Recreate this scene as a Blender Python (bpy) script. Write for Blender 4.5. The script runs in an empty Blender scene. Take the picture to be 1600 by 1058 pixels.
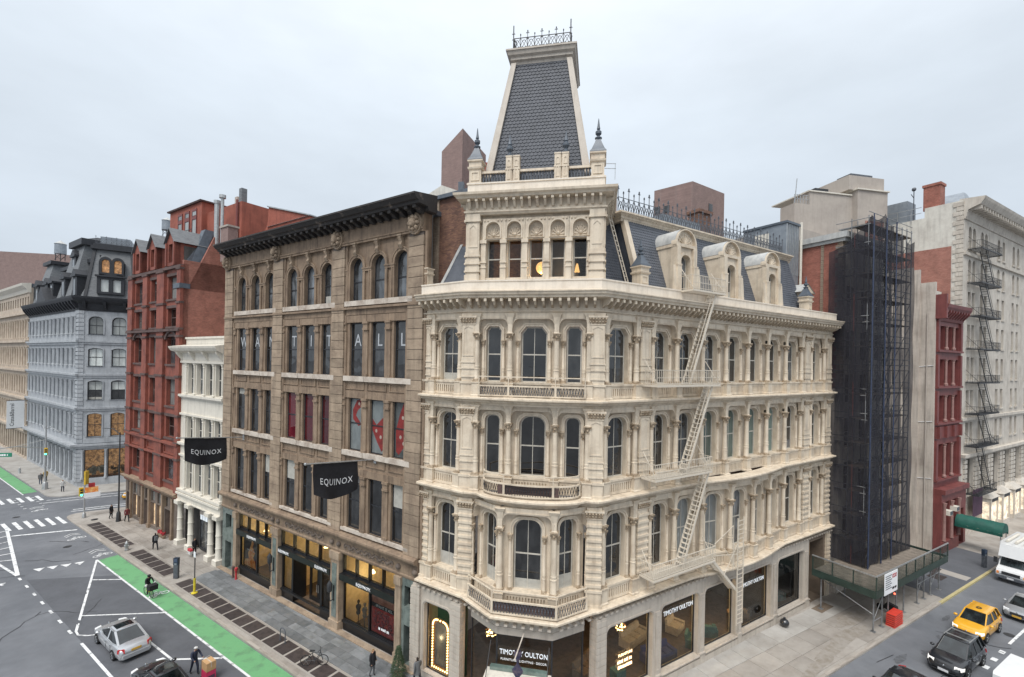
import bpy, math, random
from mathutils import Vector, Matrix
from mathutils.geometry import tessellate_polygon
rnd = random.Random(7)
scene = bpy.context.scene
C = scene.collection
# ------------------------------------------------------------------ camera
cam = bpy.data.cameras.new('camera'); cam.lens = 16.0; cam.sensor_width = 36.0; cam.sensor_fit = 'HORIZONTAL'
cam.shift_y = 37.0/1600; cam.clip_start = 0.2; cam.clip_end = 6000
cam_ob = bpy.data.objects.new('camera', cam); C.objects.link(cam_ob)
cam_ob.location = (0, 0, 19.8)
cam_ob.rotation_euler = (Matrix.Rotation(math.radians(90), 4, 'X') @ Matrix.Rotation(math.radians(1.07), 4, 'Z')).to_euler()
scene.camera = cam_ob
# ------------------------------------------------------------------ sky, overcast
SUN_EL, SUN_ROT = math.radians(58), math.radians(200)
world = bpy.data.worlds.new('World'); scene.world = world; world.use_nodes = True
nt = world.node_tree; N = nt.nodes; L = nt.links
for n in list(N): N.remove(n)
out = N.new('ShaderNodeOutputWorld'); bg = N.new('ShaderNodeBackground')
sky = N.new('ShaderNodeTexSky'); sky.sky_type = 'NISHITA'; sky.sun_disc = False
sky.sun_elevation = SUN_EL; sky.sun_rotation = SUN_ROT; sky.dust_density = 4.0; sky.air_density = 1.0
geo = N.new('ShaderNodeTexCoord'); sep = N.new('ShaderNodeSeparateXYZ')
L.new(geo.outputs['Generated'], sep.inputs[0])
ramp = N.new('ShaderNodeValToRGB'); e = ramp.color_ramp.elements
e[0].position = 0.0; e[0].color = (5.1, 5.7, 6.4, 1); e[1].position = 1.0; e[1].color = (11.5, 12.0, 12.6, 1)
m1 = ramp.color_ramp.elements.new(0.45); m1.color = (6.5, 7.15, 7.8, 1)
L.new(sep.outputs['Z'], ramp.inputs[0])
noi = N.new('ShaderNodeTexNoise'); noi.inputs['Scale'].default_value = 2.2; noi.inputs['Detail'].default_value = 5; noi.inputs['Roughness'].default_value = .55
mp = N.new('ShaderNodeMapping'); mp.inputs['Scale'].default_value = (1, 1, 2.6)
L.new(geo.outputs['Generated'], mp.inputs[0]); L.new(mp.outputs[0], noi.inputs['Vector'])
nr = N.new('ShaderNodeMapRange'); nr.inputs['From Min'].default_value = .3; nr.inputs['From Max'].default_value = .7
nr.inputs['To Min'].default_value = .9; nr.inputs['To Max'].default_value = 1.07
L.new(noi.outputs['Fac'], nr.inputs['Value'])
mul = N.new('ShaderNodeMix'); mul.data_type = 'RGBA'; mul.blend_type = 'MULTIPLY'; mul.inputs['Factor'].default_value = 1
L.new(ramp.outputs[0], mul.inputs['A']); L.new(nr.outputs[0], mul.inputs['B'])
mx = N.new('ShaderNodeMix'); mx.data_type = 'RGBA'; mx.inputs['Factor'].default_value = .9
L.new(sky.outputs[0], mx.inputs['A']); L.new(mul.outputs['Result'], mx.inputs['B'])
L.new(mx.outputs['Result'], bg.inputs['Color']); bg.inputs['Strength'].default_value = 0.068
L.new(bg.outputs[0], out.inputs[0])
sun = bpy.data.lights.new('sun', 'SUN'); sun.energy = 1.5; sun.angle = math.radians(34); sun.color = (1.0, .97, .93)
sun_ob = bpy.data.objects.new('sun', sun); C.objects.link(sun_ob)
sd = Vector((math.sin(SUN_ROT)*math.cos(SUN_EL), math.cos(SUN_ROT)*math.cos(SUN_EL), math.sin(SUN_EL)))
sun_ob.rotation_euler = sd.to_track_quat('Z', 'Y').to_euler()
vs = scene.view_settings; vs.view_transform = 'Standard'; vs.look = 'None'; vs.gamma = 1; vs.use_curve_mapping = False
vs.exposure = 0.95
scene.render.engine = 'CYCLES'
# ------------------------------------------------------------------ materials
MATS = {}
def mat(name, col, rough=.7, var=.12, scale=3.0, col2=None, bump=0.0, bscale=40, metal=0, stretch=None, streak=0, spec=.5, ior=1.5, mixpos=(.42, .68), obj_random=0):
    """procedural surface: base colour broken up by two noises, optional vertical streaks and fine relief"""
    m = bpy.data.materials.new(name); m.use_nodes = True; t = m.node_tree; b = t.nodes['Principled BSDF']
    b.inputs['Roughness'].default_value = rough; b.inputs['Metallic'].default_value = metal
    b.inputs['Specular IOR Level'].default_value = spec
    tc = t.nodes.new('ShaderNodeTexCoord'); src = tc.outputs['Object']
    if stretch:
        mp = t.nodes.new('ShaderNodeMapping'); mp.inputs['Scale'].default_value = stretch; t.links.new(src, mp.inputs[0]); src = mp.outputs[0]
    oi = t.nodes.new('ShaderNodeObjectInfo')
    ad = t.nodes.new('ShaderNodeVectorMath'); ad.operation = 'ADD'; t.links.new(src, ad.inputs[0]); t.links.new(oi.outputs['Location'], ad.inputs[1]); src = ad.outputs[0]
    n1 = t.nodes.new('ShaderNodeTexNoise'); n1.inputs['Scale'].default_value = scale; n1.inputs['Detail'].default_value = 6; n1.inputs['Roughness'].default_value = .65
    t.links.new(src, n1.inputs['Vector'])
    r = t.nodes.new('ShaderNodeValToRGB'); r.color_ramp.elements[0].position = mixpos[0]; r.color_ramp.elements[1].position = mixpos[1]
    c2 = col2 or tuple(c*(1-var*2.2) for c in col)
    r.color_ramp.elements[0].color = (*col, 1); r.color_ramp.elements[1].color = (*c2, 1)
    t.links.new(n1.outputs['Fac'], r.inputs[0]); last = r.outputs[0]
    n2 = t.nodes.new('ShaderNodeTexNoise'); n2.inputs['Scale'].default_value = scale*9; n2.inputs['Detail'].default_value = 3
    t.links.new(src, n2.inputs['Vector'])
    mr = t.nodes.new('ShaderNodeMapRange'); mr.inputs['To Min'].default_value = 1-var; mr.inputs['To Max'].default_value = 1+var
    t.links.new(n2.outputs['Fac'], mr.inputs['Value'])
    mm = t.nodes.new('ShaderNodeMix'); mm.data_type = 'RGBA'; mm.blend_type = 'MULTIPLY'; mm.inputs['Factor'].default_value = 1
    t.links.new(last, mm.inputs['A']); t.links.new(mr.outputs[0], mm.inputs['B']); last = mm.outputs['Result']
    if streak:
        ms = t.nodes.new('ShaderNodeMapping'); ms.inputs['Scale'].default_value = (2.2, 2.2, .18); t.links.new(src, ms.inputs[0])
        n3 = t.nodes.new('ShaderNodeTexNoise'); n3.inputs['Scale'].default_value = 2.0; n3.inputs['Detail'].default_value = 5; t.links.new(ms.outputs[0], n3.inputs['Vector'])
        m3 = t.nodes.new('ShaderNodeMapRange'); m3.inputs['From Min'].default_value = .48; m3.inputs['From Max'].default_value = .72
        m3.inputs['To Min'].default_value = 1; m3.inputs['To Max'].default_value = 1-streak; t.links.new(n3.outputs['Fac'], m3.inputs['Value'])
        mk = t.nodes.new('ShaderNodeMix'); mk.data_type = 'RGBA'; mk.blend_type = 'MULTIPLY'; mk.inputs['Factor'].default_value = 1
        t.links.new(last, mk.inputs['A']); t.links.new(m3.outputs[0], mk.inputs['B']); last = mk.outputs['Result']
    if obj_random:
        mo = t.nodes.new('ShaderNodeMapRange'); mo.inputs['To Min'].default_value = 1-obj_random; mo.inputs['To Max'].default_value = 1+obj_random
        t.links.new(oi.outputs['Random'], mo.inputs['Value'])
        mk = t.nodes.new('ShaderNodeMix'); mk.data_type = 'RGBA'; mk.blend_type = 'MULTIPLY'; mk.inputs['Factor'].default_value = 1
        t.links.new(last, mk.inputs['A']); t.links.new(mo.outputs[0], mk.inputs['B']); last = mk.outputs['Result']
    t.links.new(last, b.inputs['Base Color'])
    if bump:
        bp = t.nodes.new('ShaderNodeBump'); bp.inputs['Strength'].default_value = bump; bp.inputs['Distance'].default_value = .02
        nb = t.nodes.new('ShaderNodeTexNoise'); nb.inputs['Scale'].default_value = bscale; nb.inputs['Detail'].default_value = 3
        t.links.new(src, nb.inputs['Vector']); t.links.new(nb.outputs['Fac'], bp.inputs['Height']); t.links.new(bp.outputs[0], b.inputs['Normal'])
    MATS[name] = m
    return m
def brickmat(name, c1, c2, mortar, bw=.21, bh=.07, var=.25, patch=None):
    m = bpy.data.materials.new(name); m.use_nodes = True; t = m.node_tree; b = t.nodes['Principled BSDF']; b.inputs['Roughness'].default_value = .85
    tc = t.nodes.new('ShaderNodeTexCoord'); sp = t.nodes.new('ShaderNodeSeparateXYZ'); t.links.new(tc.outputs['Object'], sp.inputs[0])
    adx = t.nodes.new('ShaderNodeMath'); adx.operation = 'ADD'; t.links.new(sp.outputs['X'], adx.inputs[0]); t.links.new(sp.outputs['Y'], adx.inputs[1])
    cb = t.nodes.new('ShaderNodeCombineXYZ'); t.links.new(adx.outputs[0], cb.inputs[0]); t.links.new(sp.outputs['Z'], cb.inputs[1])
    br = t.nodes.new('ShaderNodeTexBrick'); br.inputs['Scale'].default_value = 1; br.inputs['Brick Width'].default_value = bw; br.inputs['Row Height'].default_value = bh
    br.inputs['Mortar Size'].default_value = .008; br.inputs['Color1'].default_value = (*c1, 1); br.inputs['Color2'].default_value = (*c2, 1); br.inputs['Mortar'].default_value = (*mortar, 1)
    t.links.new(cb.outputs[0], br.inputs['Vector'])
    n = t.nodes.new('ShaderNodeTexNoise'); n.inputs['Scale'].default_value = 1.1; n.inputs['Detail'].default_value = 7; n.inputs['Roughness'].default_value = .7; t.links.new(tc.outputs['Object'], n.inputs['Vector'])
    mr = t.nodes.new('ShaderNodeMapRange'); mr.inputs['From Min'].default_value = .3; mr.inputs['From Max'].default_value = .7; mr.inputs['To Min'].default_value = 1-var; mr.inputs['To Max'].default_value = 1+var
    t.links.new(n.outputs['Fac'], mr.inputs['Value'])
    mm = t.nodes.new('ShaderNodeMix'); mm.data_type = 'RGBA'; mm.blend_type = 'MULTIPLY'; mm.inputs['Factor'].default_value = 1
    t.links.new(br.outputs['Color'], mm.inputs['A']); t.links.new(mr.outputs[0], mm.inputs['B']); last = mm.outputs['Result']
    t.links.new(last, b.inputs['Base Color'])
    bp = t.nodes.new('ShaderNodeBump'); bp.inputs['Strength'].default_value = .5; bp.inputs['Distance'].default_value = .02; bp.invert = True
    t.links.new(br.outputs['Fac'], bp.inputs['Height']); t.links.new(bp.outputs[0], b.inputs['Normal'])
    MATS[name] = m
def glassmat(name, tint, trans=0.0, wob=.02, rough=.03):
    """window glass: body colour or clear, with a slightly wavy reflecting face"""
    m = bpy.data.materials.new(name); m.use_nodes = True; t = m.node_tree; b = t.nodes['Principled BSDF']
    o = t.nodes['Material Output']
    oi = t.nodes.new('ShaderNodeObjectInfo'); tc = t.nodes.new('ShaderNodeTexCoord')
    ad = t.nodes.new('ShaderNodeVectorMath'); ad.operation = 'ADD'; t.links.new(tc.outputs['Object'], ad.inputs[0]); t.links.new(oi.outputs['Location'], ad.inputs[1])
    nb = t.nodes.new('ShaderNodeTexNoise'); nb.inputs['Scale'].default_value = .9; nb.inputs['Detail'].default_value = 1; t.links.new(ad.outputs[0], nb.inputs['Vector'])
    bp = t.nodes.new('ShaderNodeBump'); bp.inputs['Strength'].default_value = 1; bp.inputs['Distance'].default_value = wob; t.links.new(nb.outputs['Fac'], bp.inputs['Height'])
    b.inputs['Roughness'].default_value = rough; b.inputs['Specular IOR Level'].default_value = 1.0
    t.links.new(bp.outputs[0], b.inputs['Normal'])
    mr = t.nodes.new('ShaderNodeMapRange'); mr.inputs['To Min'].default_value = .35; mr.inputs['To Max'].default_value = 1.6; t.links.new(oi.outputs['Random'], mr.inputs['Value'])
    mm = t.nodes.new('ShaderNodeMix'); mm.data_type = 'RGBA'; mm.blend_type = 'MULTIPLY'; mm.inputs['Factor'].default_value = 1
    mm.inputs['A'].default_value = (*tint, 1); t.links.new(mr.outputs[0], mm.inputs['B']); 
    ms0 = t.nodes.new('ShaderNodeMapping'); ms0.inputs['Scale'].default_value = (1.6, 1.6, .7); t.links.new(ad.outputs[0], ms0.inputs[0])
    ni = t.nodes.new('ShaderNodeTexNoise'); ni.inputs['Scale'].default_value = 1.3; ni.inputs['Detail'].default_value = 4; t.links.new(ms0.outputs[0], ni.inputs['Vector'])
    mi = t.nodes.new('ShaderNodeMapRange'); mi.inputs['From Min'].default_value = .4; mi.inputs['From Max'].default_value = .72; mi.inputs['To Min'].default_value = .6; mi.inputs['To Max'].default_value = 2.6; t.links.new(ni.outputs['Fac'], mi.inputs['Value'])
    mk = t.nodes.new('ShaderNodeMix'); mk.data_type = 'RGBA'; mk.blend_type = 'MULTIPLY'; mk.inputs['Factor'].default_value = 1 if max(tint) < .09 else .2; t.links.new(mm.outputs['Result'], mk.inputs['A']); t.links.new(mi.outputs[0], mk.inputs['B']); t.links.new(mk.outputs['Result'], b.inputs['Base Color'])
    if trans:
        tr = t.nodes.new('ShaderNodeBsdfTransparent'); tr.inputs[0].default_value = (.86, .92, .9, 1)
        gl = t.nodes.new('ShaderNodeBsdfGlossy'); gl.inputs['Roughness'].default_value = rough; t.links.new(bp.outputs[0], gl.inputs['Normal'])
        fr = t.nodes.new('ShaderNodeFresnel'); fr.inputs['IOR'].default_value = 1.5; t.links.new(bp.outputs[0], fr.inputs['Normal'])
        ms = t.nodes.new('ShaderNodeMixShader'); t.links.new(fr.outputs[0], ms.inputs[0]); t.links.new(tr.outputs[0], ms.inputs[1]); t.links.new(gl.outputs[0], ms.inputs[2])
        ms2 = t.nodes.new('ShaderNodeMixShader'); ms2.inputs[0].default_value = trans; t.links.new(b.outputs[0], ms2.inputs[1]); t.links.new(ms.outputs[0], ms2.inputs[2])
        t.links.new(ms2.outputs[0], o.inputs[0])
    MATS[name] = m
def emit(name, col, s):
    m = bpy.data.materials.new(name); m.use_nodes = True; b = m.node_tree.nodes['Principled BSDF']
    b.inputs['Base Color'].default_value = (*col, 1); b.inputs['Emission Color'].default_value = (*col, 1); b.inputs['Emission Strength'].default_value = s
    MATS[name] = m
def litmat(name, a, c, s, scale):
    """a lit room seen from outside: uneven warm glow"""
    m = bpy.data.materials.new(name); m.use_nodes = True; t = m.node_tree; b = t.nodes['Principled BSDF']; tc = t.nodes.new('ShaderNodeTexCoord'); n = t.nodes.new('ShaderNodeTexNoise'); n.inputs['Scale'].default_value = scale; n.inputs['Detail'].default_value = 6; n.inputs['Roughness'].default_value = .7
    oi = t.nodes.new('ShaderNodeObjectInfo'); ad = t.nodes.new('ShaderNodeVectorMath'); t.links.new(tc.outputs['Object'], ad.inputs[0]); t.links.new(oi.outputs['Location'], ad.inputs[1]); t.links.new(ad.outputs[0], n.inputs['Vector'])
    r = t.nodes.new('ShaderNodeValToRGB'); r.color_ramp.elements[0].position = .36; r.color_ramp.elements[0].color = (*c, 1); r.color_ramp.elements[1].position = .68; r.color_ramp.elements[1].color = (*a, 1); t.links.new(n.outputs['Fac'], r.inputs[0])
    t.links.new(r.outputs[0], b.inputs['Base Color']); t.links.new(r.outputs[0], b.inputs['Emission Color']); b.inputs['Emission Strength'].default_value = s; MATS[name] = m
CREAM = (.64, .55, .43)
mat('cream', CREAM, .55, .1, 1.1, (.45, .36, .265), bump=.2, streak=.24, mixpos=(.46, .78))
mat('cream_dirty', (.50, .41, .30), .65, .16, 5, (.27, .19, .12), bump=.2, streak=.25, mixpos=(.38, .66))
mat('cream_plinth', (.69, .625, .535), .6, .08, 1.0, (.53, .455, .37), bump=.1, streak=.15, mixpos=(.5, .8))
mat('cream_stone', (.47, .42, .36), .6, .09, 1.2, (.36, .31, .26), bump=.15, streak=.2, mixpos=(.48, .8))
mat('sash', (.5, .47, .41), .5, .1)
mat('slate', (.05, .057, .072), .6, .2, 2.0, (.03, .036, .047), bump=.2, obj_random=.1)
mat('slate_light', (.105, .115, .135), .55, .2, 2.0, (.07, .08, .097), bump=.2)
mat('lead', (.09, .11, .135), .45, .15, 2.5)
mat('lead_light', (.47, .47, .45), .5, .12, 2.0, (.36, .37, .37), streak=.2)
mat('iron', (.03, .032, .036), .5, .2, 4)
mat('iron_grey', (.095, .105, .122), .5, .2, 4)
mat('fe_cream', (.60, .54, .45), .55, .12, 6, (.33, .22, .14), mixpos=(.6, .8))
mat('brown', (.275, .20, .138), .8, .15, .8, (.145, .10, .07), bump=.25, streak=.4, mixpos=(.42, .74))
mat('brown_lt', (.345, .265, .19), .8, .15, .9, (.185, .134, .096), bump=.25, streak=.3, mixpos=(.42, .74), obj_random=.14)
mat('brown_dk', (.17, .135, .11), .8, .15, 1.1, (.10, .08, .07), bump=.3, streak=.3)
mat('sill_lt', (.55, .49, .42), .8, .12, 1.4, (.33, .27, .22), bump=.2)
mat('black_cornice', (.034, .03, .029), .75, .3, 1.5, (.19, .155, .13), bump=.3, mixpos=(.56, .72))
mat('black_paint', (.016, .017, .02), .4, .2)
mat('white_paint', (.65, .61, .53), .55, .07, 1.2, (.56, .52, .45), bump=.1, streak=.18, mixpos=(.5, .8))
mat('red_paint', (.26, .078, .052), .7, .16, 1.0, (.15, .047, .035), bump=.15, streak=.25)
mat('red_stucco', (.31, .092, .06), .8, .1, .7, (.225, .065, .043), bump=.15, streak=.2)
mat('maroon', (.185, .052, .047), .55, .1, 1.2, (.13, .037, .034), streak=.2)
mat('red_dk', (.11, .068, .06), .7, .2, 1.2)
mat('greyblue', (.385, .405, .425), .55, .07, 1.0, (.28, .298, .318), bump=.1, streak=.2)
mat('greyroof', (.16, .168, .175), .6, .2, 2.0, (.10, .107, .115), stretch=(1, 1, 3))
mat('blacktrim', (.024, .026, .032), .5, .2)
mat('tan_far', (.50, .42, .335), .7, .09, .8, (.37, .30, .235), streak=.25)
mat('beige', (.55, .505, .44), .75, .08, .7, (.43, .385, .33), streak=.25, bump=.1)
mat('beige_wall', (.52, .465, .405), .8, .09, .5, (.40, .345, .295), streak=.3, bump=.2, bscale=14)
mat('stucco', (.41, .365, .32), .85, .08, .35, (.34, .30, .265), streak=.08)
mat('whitewash', (.62, .60, .54), .85, .08, .6, (.50, .47, .42), streak=.2, bump=.2, bscale=12)
mat('metal_panel', (.27, .30, .33), .45, .08, 1.2, (.20, .225, .255), metal=.3, streak=.15)
mat('galv', (.45, .46, .46), .4, .12, 3, metal=.6)
brickmat('brick_red', (.35, .125, .09), (.255, .085, .062), (.27, .17, .13), .22, .075, .3)
brickmat('brick_pink', (.36, .16, .12), (.28, .11, .085), (.34, .22, .18), .22, .075, .22)
brickmat('brick_dark', (.23, .12, .075), (.12, .06, .045), (.10, .07, .06), .22, .075, .4)
brickmat('brick_tan', (.33, .26, .195), (.25, .19, .14), (.2, .16, .13), .24, .09, .3)
brickmat('brick_far', (.26, .18, .16), (.215, .145, .13), (.24, .18, .165), .25, .09, .15)
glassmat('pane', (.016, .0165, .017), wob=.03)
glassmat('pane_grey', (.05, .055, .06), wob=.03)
glassmat('pane_blind', (.42, .44, .42), wob=.01)
glassmat('pane_curtain', (.16, .17, .165), wob=.01)
glassmat('pane_green', (.10, .14, .125), wob=.01)
glassmat('shopglass', (.01, .012, .012), trans=.93, wob=.004, rough=.015)
glassmat('carglass', (.012, .016, .017), wob=.002, rough=.02)
emit('warm', (1.0, .60, .22), 7.0)
emit('warm_soft', (1.0, .66, .33), 1.6)
emit('white_sign', (.75, .8, .85), .12)
mat('letter_grey', (.40, .42, .44), .6, .05)
mat('white_print', (.78, .79, .8), .6, .03)
mat('blind', (.42, .41, .37), .8, .1); mat('blind_dk', (.16, .155, .15), .8, .1)
mat('interior_dark', (.035, .033, .032), .8, .25)
mat('interior_warm', (.34, .20, .10), .8, .2, 1.0)
mat('interior_floor', (.12, .085, .06), .6, .2)
mat('maroon_lt', (.30, .17, .15), .6, .1)
mat('sofa', (.5, .42, .33), .9, .12, 5)
mat('teal', (.07, .20, .19), .7, .2)
mat('crimson', (.42, .03, .035), .7, .2)
mat('union', (.05, .06, .2), .8, .1)
# ------------------------------------------------------------------ mesh builder
class MB:
    def __init__(s): s.v = []; s.f = []; s.sm = []
    def add(s, vs, fs, smooth=False):
        k = len(s.v); s.v += [tuple(p) for p in vs]
        for q in fs: s.f.append(tuple(i+k for i in q)); s.sm.append(smooth)
        return s
    def box(s, x0, x1, y0, y1, z0, z1):
        return s.hexa([(x0, y0), (x1, y0), (x1, y1), (x0, y1)], z0, [(x0, y0), (x1, y0), (x1, y1), (x0, y1)], z1)
    def hexa(s, q0, z0, q1, z1):
        n = len(q0); vs = [(*p, z0) for p in q0]+[(*p, z1) for p in q1]
        fs = [tuple(range(n-1, -1, -1)), tuple(range(n, 2*n))]+[(i, (i+1) % n, n+(i+1) % n, n+i) for i in range(n)]
        return s.add(vs, fs)
    def pyr(s, x, y, hw0, z0, hw1, z1):
        f = lambda h: [(x-h, y-h), (x+h, y-h), (x+h, y+h), (x-h, y+h)]
        return s.hexa(f(hw0), z0, f(hw1), z1)
    def tube(s, p0, p1, r, n=6, r1=None, smooth=True, cap=True):
        p0 = Vector(p0); p1 = Vector(p1); d = (p1-p0)
        if d.length < 1e-6: return s
        d.normalize(); a = d.orthogonal().normalized(); b = d.cross(a); r1 = r if r1 is None else r1
        vs = [p0+(a*math.cos(2*math.pi*i/n)+b*math.sin(2*math.pi*i/n))*r for i in range(n)]+[p1+(a*math.cos(2*math.pi*i/n)+b*math.sin(2*math.pi*i/n))*r1 for i in range(n)]
        fs = [(i, (i+1) % n, n+(i+1) % n, n+i) for i in range(n)]
        s.add(vs, fs, smooth)
        if cap: s.add(vs, [tuple(range(n-1, -1, -1)), tuple(range(n, 2*n))])
        return s
    def path(s, pts, r, n=5):
        for a, b in zip(pts[:-1], pts[1:]): s.tube(a, b, r, n)
        return s
    def bar(s, p0, p1, w, h):
        p0 = Vector(p0); p1 = Vector(p1); d = (p1-p0).normalized(); up = Vector((0, 0, 1))
        a = d.cross(up)
        a = Vector((1, 0, 0)) if a.length < 1e-4 else a.normalized()
        b = a.cross(d)
        q = [(-w/2, -h/2), (w/2, -h/2), (w/2, h/2), (-w/2, h/2)]
        vs = [p0+a*x+b*y for x, y in q]+[p1+a*x+b*y for x, y in q]
        return s.add(vs, [(3, 2, 1, 0), (4, 5, 6, 7), (0, 1, 5, 4), (1, 2, 6, 5), (2, 3, 7, 6), (3, 0, 4, 7)])
    def lathe(s, prof, cx=0, cy=0, n=12, smooth=True, a0=0):
        k = len(prof); vs = []
        for r, z in prof: vs += [(cx+r*math.cos(a0+2*math.pi*i/n), cy+r*math.sin(a0+2*math.pi*i/n), z) for i in range(n)]
        fs = [(j*n+i, j*n+(i+1) % n, (j+1)*n+(i+1) % n, (j+1)*n+i) for j in range(k-1) for i in range(n)]
        s.add(vs, fs, smooth)
        return s.add(vs[:n]+vs[-n:], [tuple(range(n-1, -1, -1)), tuple(range(n, 2*n))])
    def slathe(s, prof, cx=0, cy=0):  # square in plan, half widths
        return s.lathe([(r*math.sqrt(2), z) for r, z in prof], cx, cy, 4, False, math.pi/4)
    def ball(s, c, r, n=8, m=5, sz=1.0):
        return s.lathe([(max(1e-3, r*math.sin(math.pi*j/m)), c[2]-r*sz*math.cos(math.pi*j/m)) for j in range(m+1)], c[0], c[1], n)
    def plate(s, outer, holes, y0, y1, back=False):
        """polygon with holes in the x-z plane, front at y0, edges running back to y1"""
        loops = [outer]+list(holes); pts = [p for l in loops for p in l]
        tris = tessellate_polygon([[Vector((x, z, 0)) for x, z in l] for l in loops])
        s.add([(x, y0, z) for x, z in pts], [tuple(t) for t in tris])
        if back: s.add([(x, y1, z) for x, z in pts], [tuple(reversed(t)) for t in tris])
        for l in loops:
            n = len(l); s.add([(x, y0, z) for x, z in l]+[(x, y1, z) for x, z in l], [(i, (i+1) % n, n+(i+1) % n, n+i) for i in range(n)])
        return s
    def prismx(s, poly, x0, x1):
        n = len(poly); tris = tessellate_polygon([[Vector((y, z, 0)) for y, z in poly]])
        a = [(x0, y, z) for y, z in poly]; b = [(x1, y, z) for y, z in poly]
        s.add(a, [tuple(t) for t in tris]); s.add(b, [tuple(reversed(t)) for t in tris])
        return s.add(a+b, [(i, (i+1) % n, n+(i+1) % n, n+i) for i in range(n)])
    def sweep(s, prof, path, closed=False):
        """profile (out, z) carried along a plan polyline; out is to the right of travel"""
        n = len(path); k = len(prof); rings = []
        for i in range(n):
            p = Vector(path[i]).to_2d()
            dn = lambda a, b: (Vector(b).to_2d()-Vector(a).to_2d()).normalized()
            if closed: d0 = dn(path[i-1], path[i]); d1 = dn(path[i], path[(i+1) % n])
            else:
                d1 = dn(path[i], path[i+1]) if i < n-1 else dn(path[i-1], path[i]); d0 = dn(path[i-1], path[i]) if i > 0 else d1
            n0 = Vector((d0.y, -d0.x)); n1 = Vector((d1.y, -d1.x)); m = (n0+n1); m = m/max(.3, m.dot(n0)) if m.length > 1e-5 else n0
            rings.append([(p.x+m.x*o, p.y+m.y*o, z) for o, z in prof])
        vs = [q for r in rings for q in r]; fs = []
        for i in range(n if closed else n-1):
            j = (i+1) % n
            for a in range(k):
                b = (a+1) % k; fs.append((i*k+a, i*k+b, j*k+b, j*k+a))
        s.add(vs, fs)
        if not closed:
            for r in (rings[0], rings[-1]):
                t = tessellate_polygon([[Vector((o, z, 0)) for o, z in prof]]); s.add(r, [tuple(q) for q in t])
        return s
    def mesh(s, name, m, smooth_angle=None):
        me = bpy.data.meshes.new(name); me.from_pydata(s.v, [], s.f)
        me.polygons.foreach_set('use_smooth', s.sm)
        me.materials.append(MATS[m] if isinstance(m, str) else m); me.update()
        import bmesh
        b = bmesh.new(); b.from_mesh(me); bmesh.ops.remove_doubles(b, verts=b.verts, dist=1e-5) if len(s.v) < 60000 else None
        bmesh.ops.recalc_face_normals(b, faces=b.faces); b.to_mesh(me); b.free()
        if any(s.sm): me.set_sharp_from_angle(angle=math.radians(35))
        return me
def put(name, me, par=None, loc=(0, 0, 0), rz=0, label=None, cat=None, group=None, kind=None):
    o = bpy.data.objects.new(name, me); C.objects.link(o); o.location = loc; o.rotation_euler = (0, 0, rz)
    if par: o.parent = par
    if label: o['label'] = label
    if cat: o['category'] = cat
    if group: o['group'] = group
    if kind: o['kind'] = kind
    return o
def thing(name, label, cat, loc=(0, 0, 0), rz=0, group=None): return put(name, None, None, loc, rz, label, cat, group)
class Fr:
    """a facade frame: x runs along the wall to the viewer's right, y into the building, z up"""
    def __init__(s, root, ox, oy, ang): s.root = root; s.o = Vector((ox, oy)); s.a = ang; s.c = math.cos(ang); s.s = math.sin(ang)
    def w(s, x, y): return (s.o.x+x*s.c-y*s.s, s.o.y+x*s.s+y*s.c)
    def put(s, name, me, x=0, y=0, z=0, rz=0, **k):
        p = s.w(x, y); l = s.root.location
        return put(name, me, s.root, (p[0]-l.x, p[1]-l.y, z-l.z), s.a+rz, **k)
    def top(s, name, me, x=0, y=0, z=0, rz=0, **k):
        p = s.w(x, y); return put(name, me, None, (p[0], p[1], z), s.a+rz, **k)
def outline(w, h, shape='rect', x=0, z=0, n=10, r=None):
    """closed outline, base centre at (x,z)"""
    a = w/2
    if shape == 'rect': p = [(-a, 0), (a, 0), (a, h), (-a, h)]
    elif shape == 'arch':
        p = [(-a, 0), (a, 0)]+[(a*math.cos(math.pi*i/n), h-a+a*math.sin(math.pi*i/n)) for i in range(n+1)]
    elif shape == 'seg':
        rise = r or w*.18; R = (a*a+rise*rise)/(2*rise); t = math.asin(min(1, a/R))
        p = [(-a, 0), (a, 0)]+[(R*math.sin(t-2*t*i/n), h-R+R*math.cos(t-2*t*i/n)) for i in range(n+1)]
    elif shape == 'oct':
        q = r or w*.28; p = [(-a, 0), (a, 0), (a, h-q*1.25), (a-q, h), (-a+q, h), (-a, h-q*1.25)]
    elif shape == 'round':
        q = min(r or w*.36, a-.001); m = 6
        p = [(-a, 0), (a, 0)]+[(a-q+q*math.cos(math.pi/2*i/m), h-q+q*math.sin(math.pi/2*i/m)) for i in range(m+1)]+[(-a+q-q*math.sin(math.pi/2*i/m), h-q+q*math.cos(math.pi/2*i/m)) for i in range(m+1)]
    return [(x+px, z+pz) for px, pz in p]
_wc = {}; brnd = random.Random(21)
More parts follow.
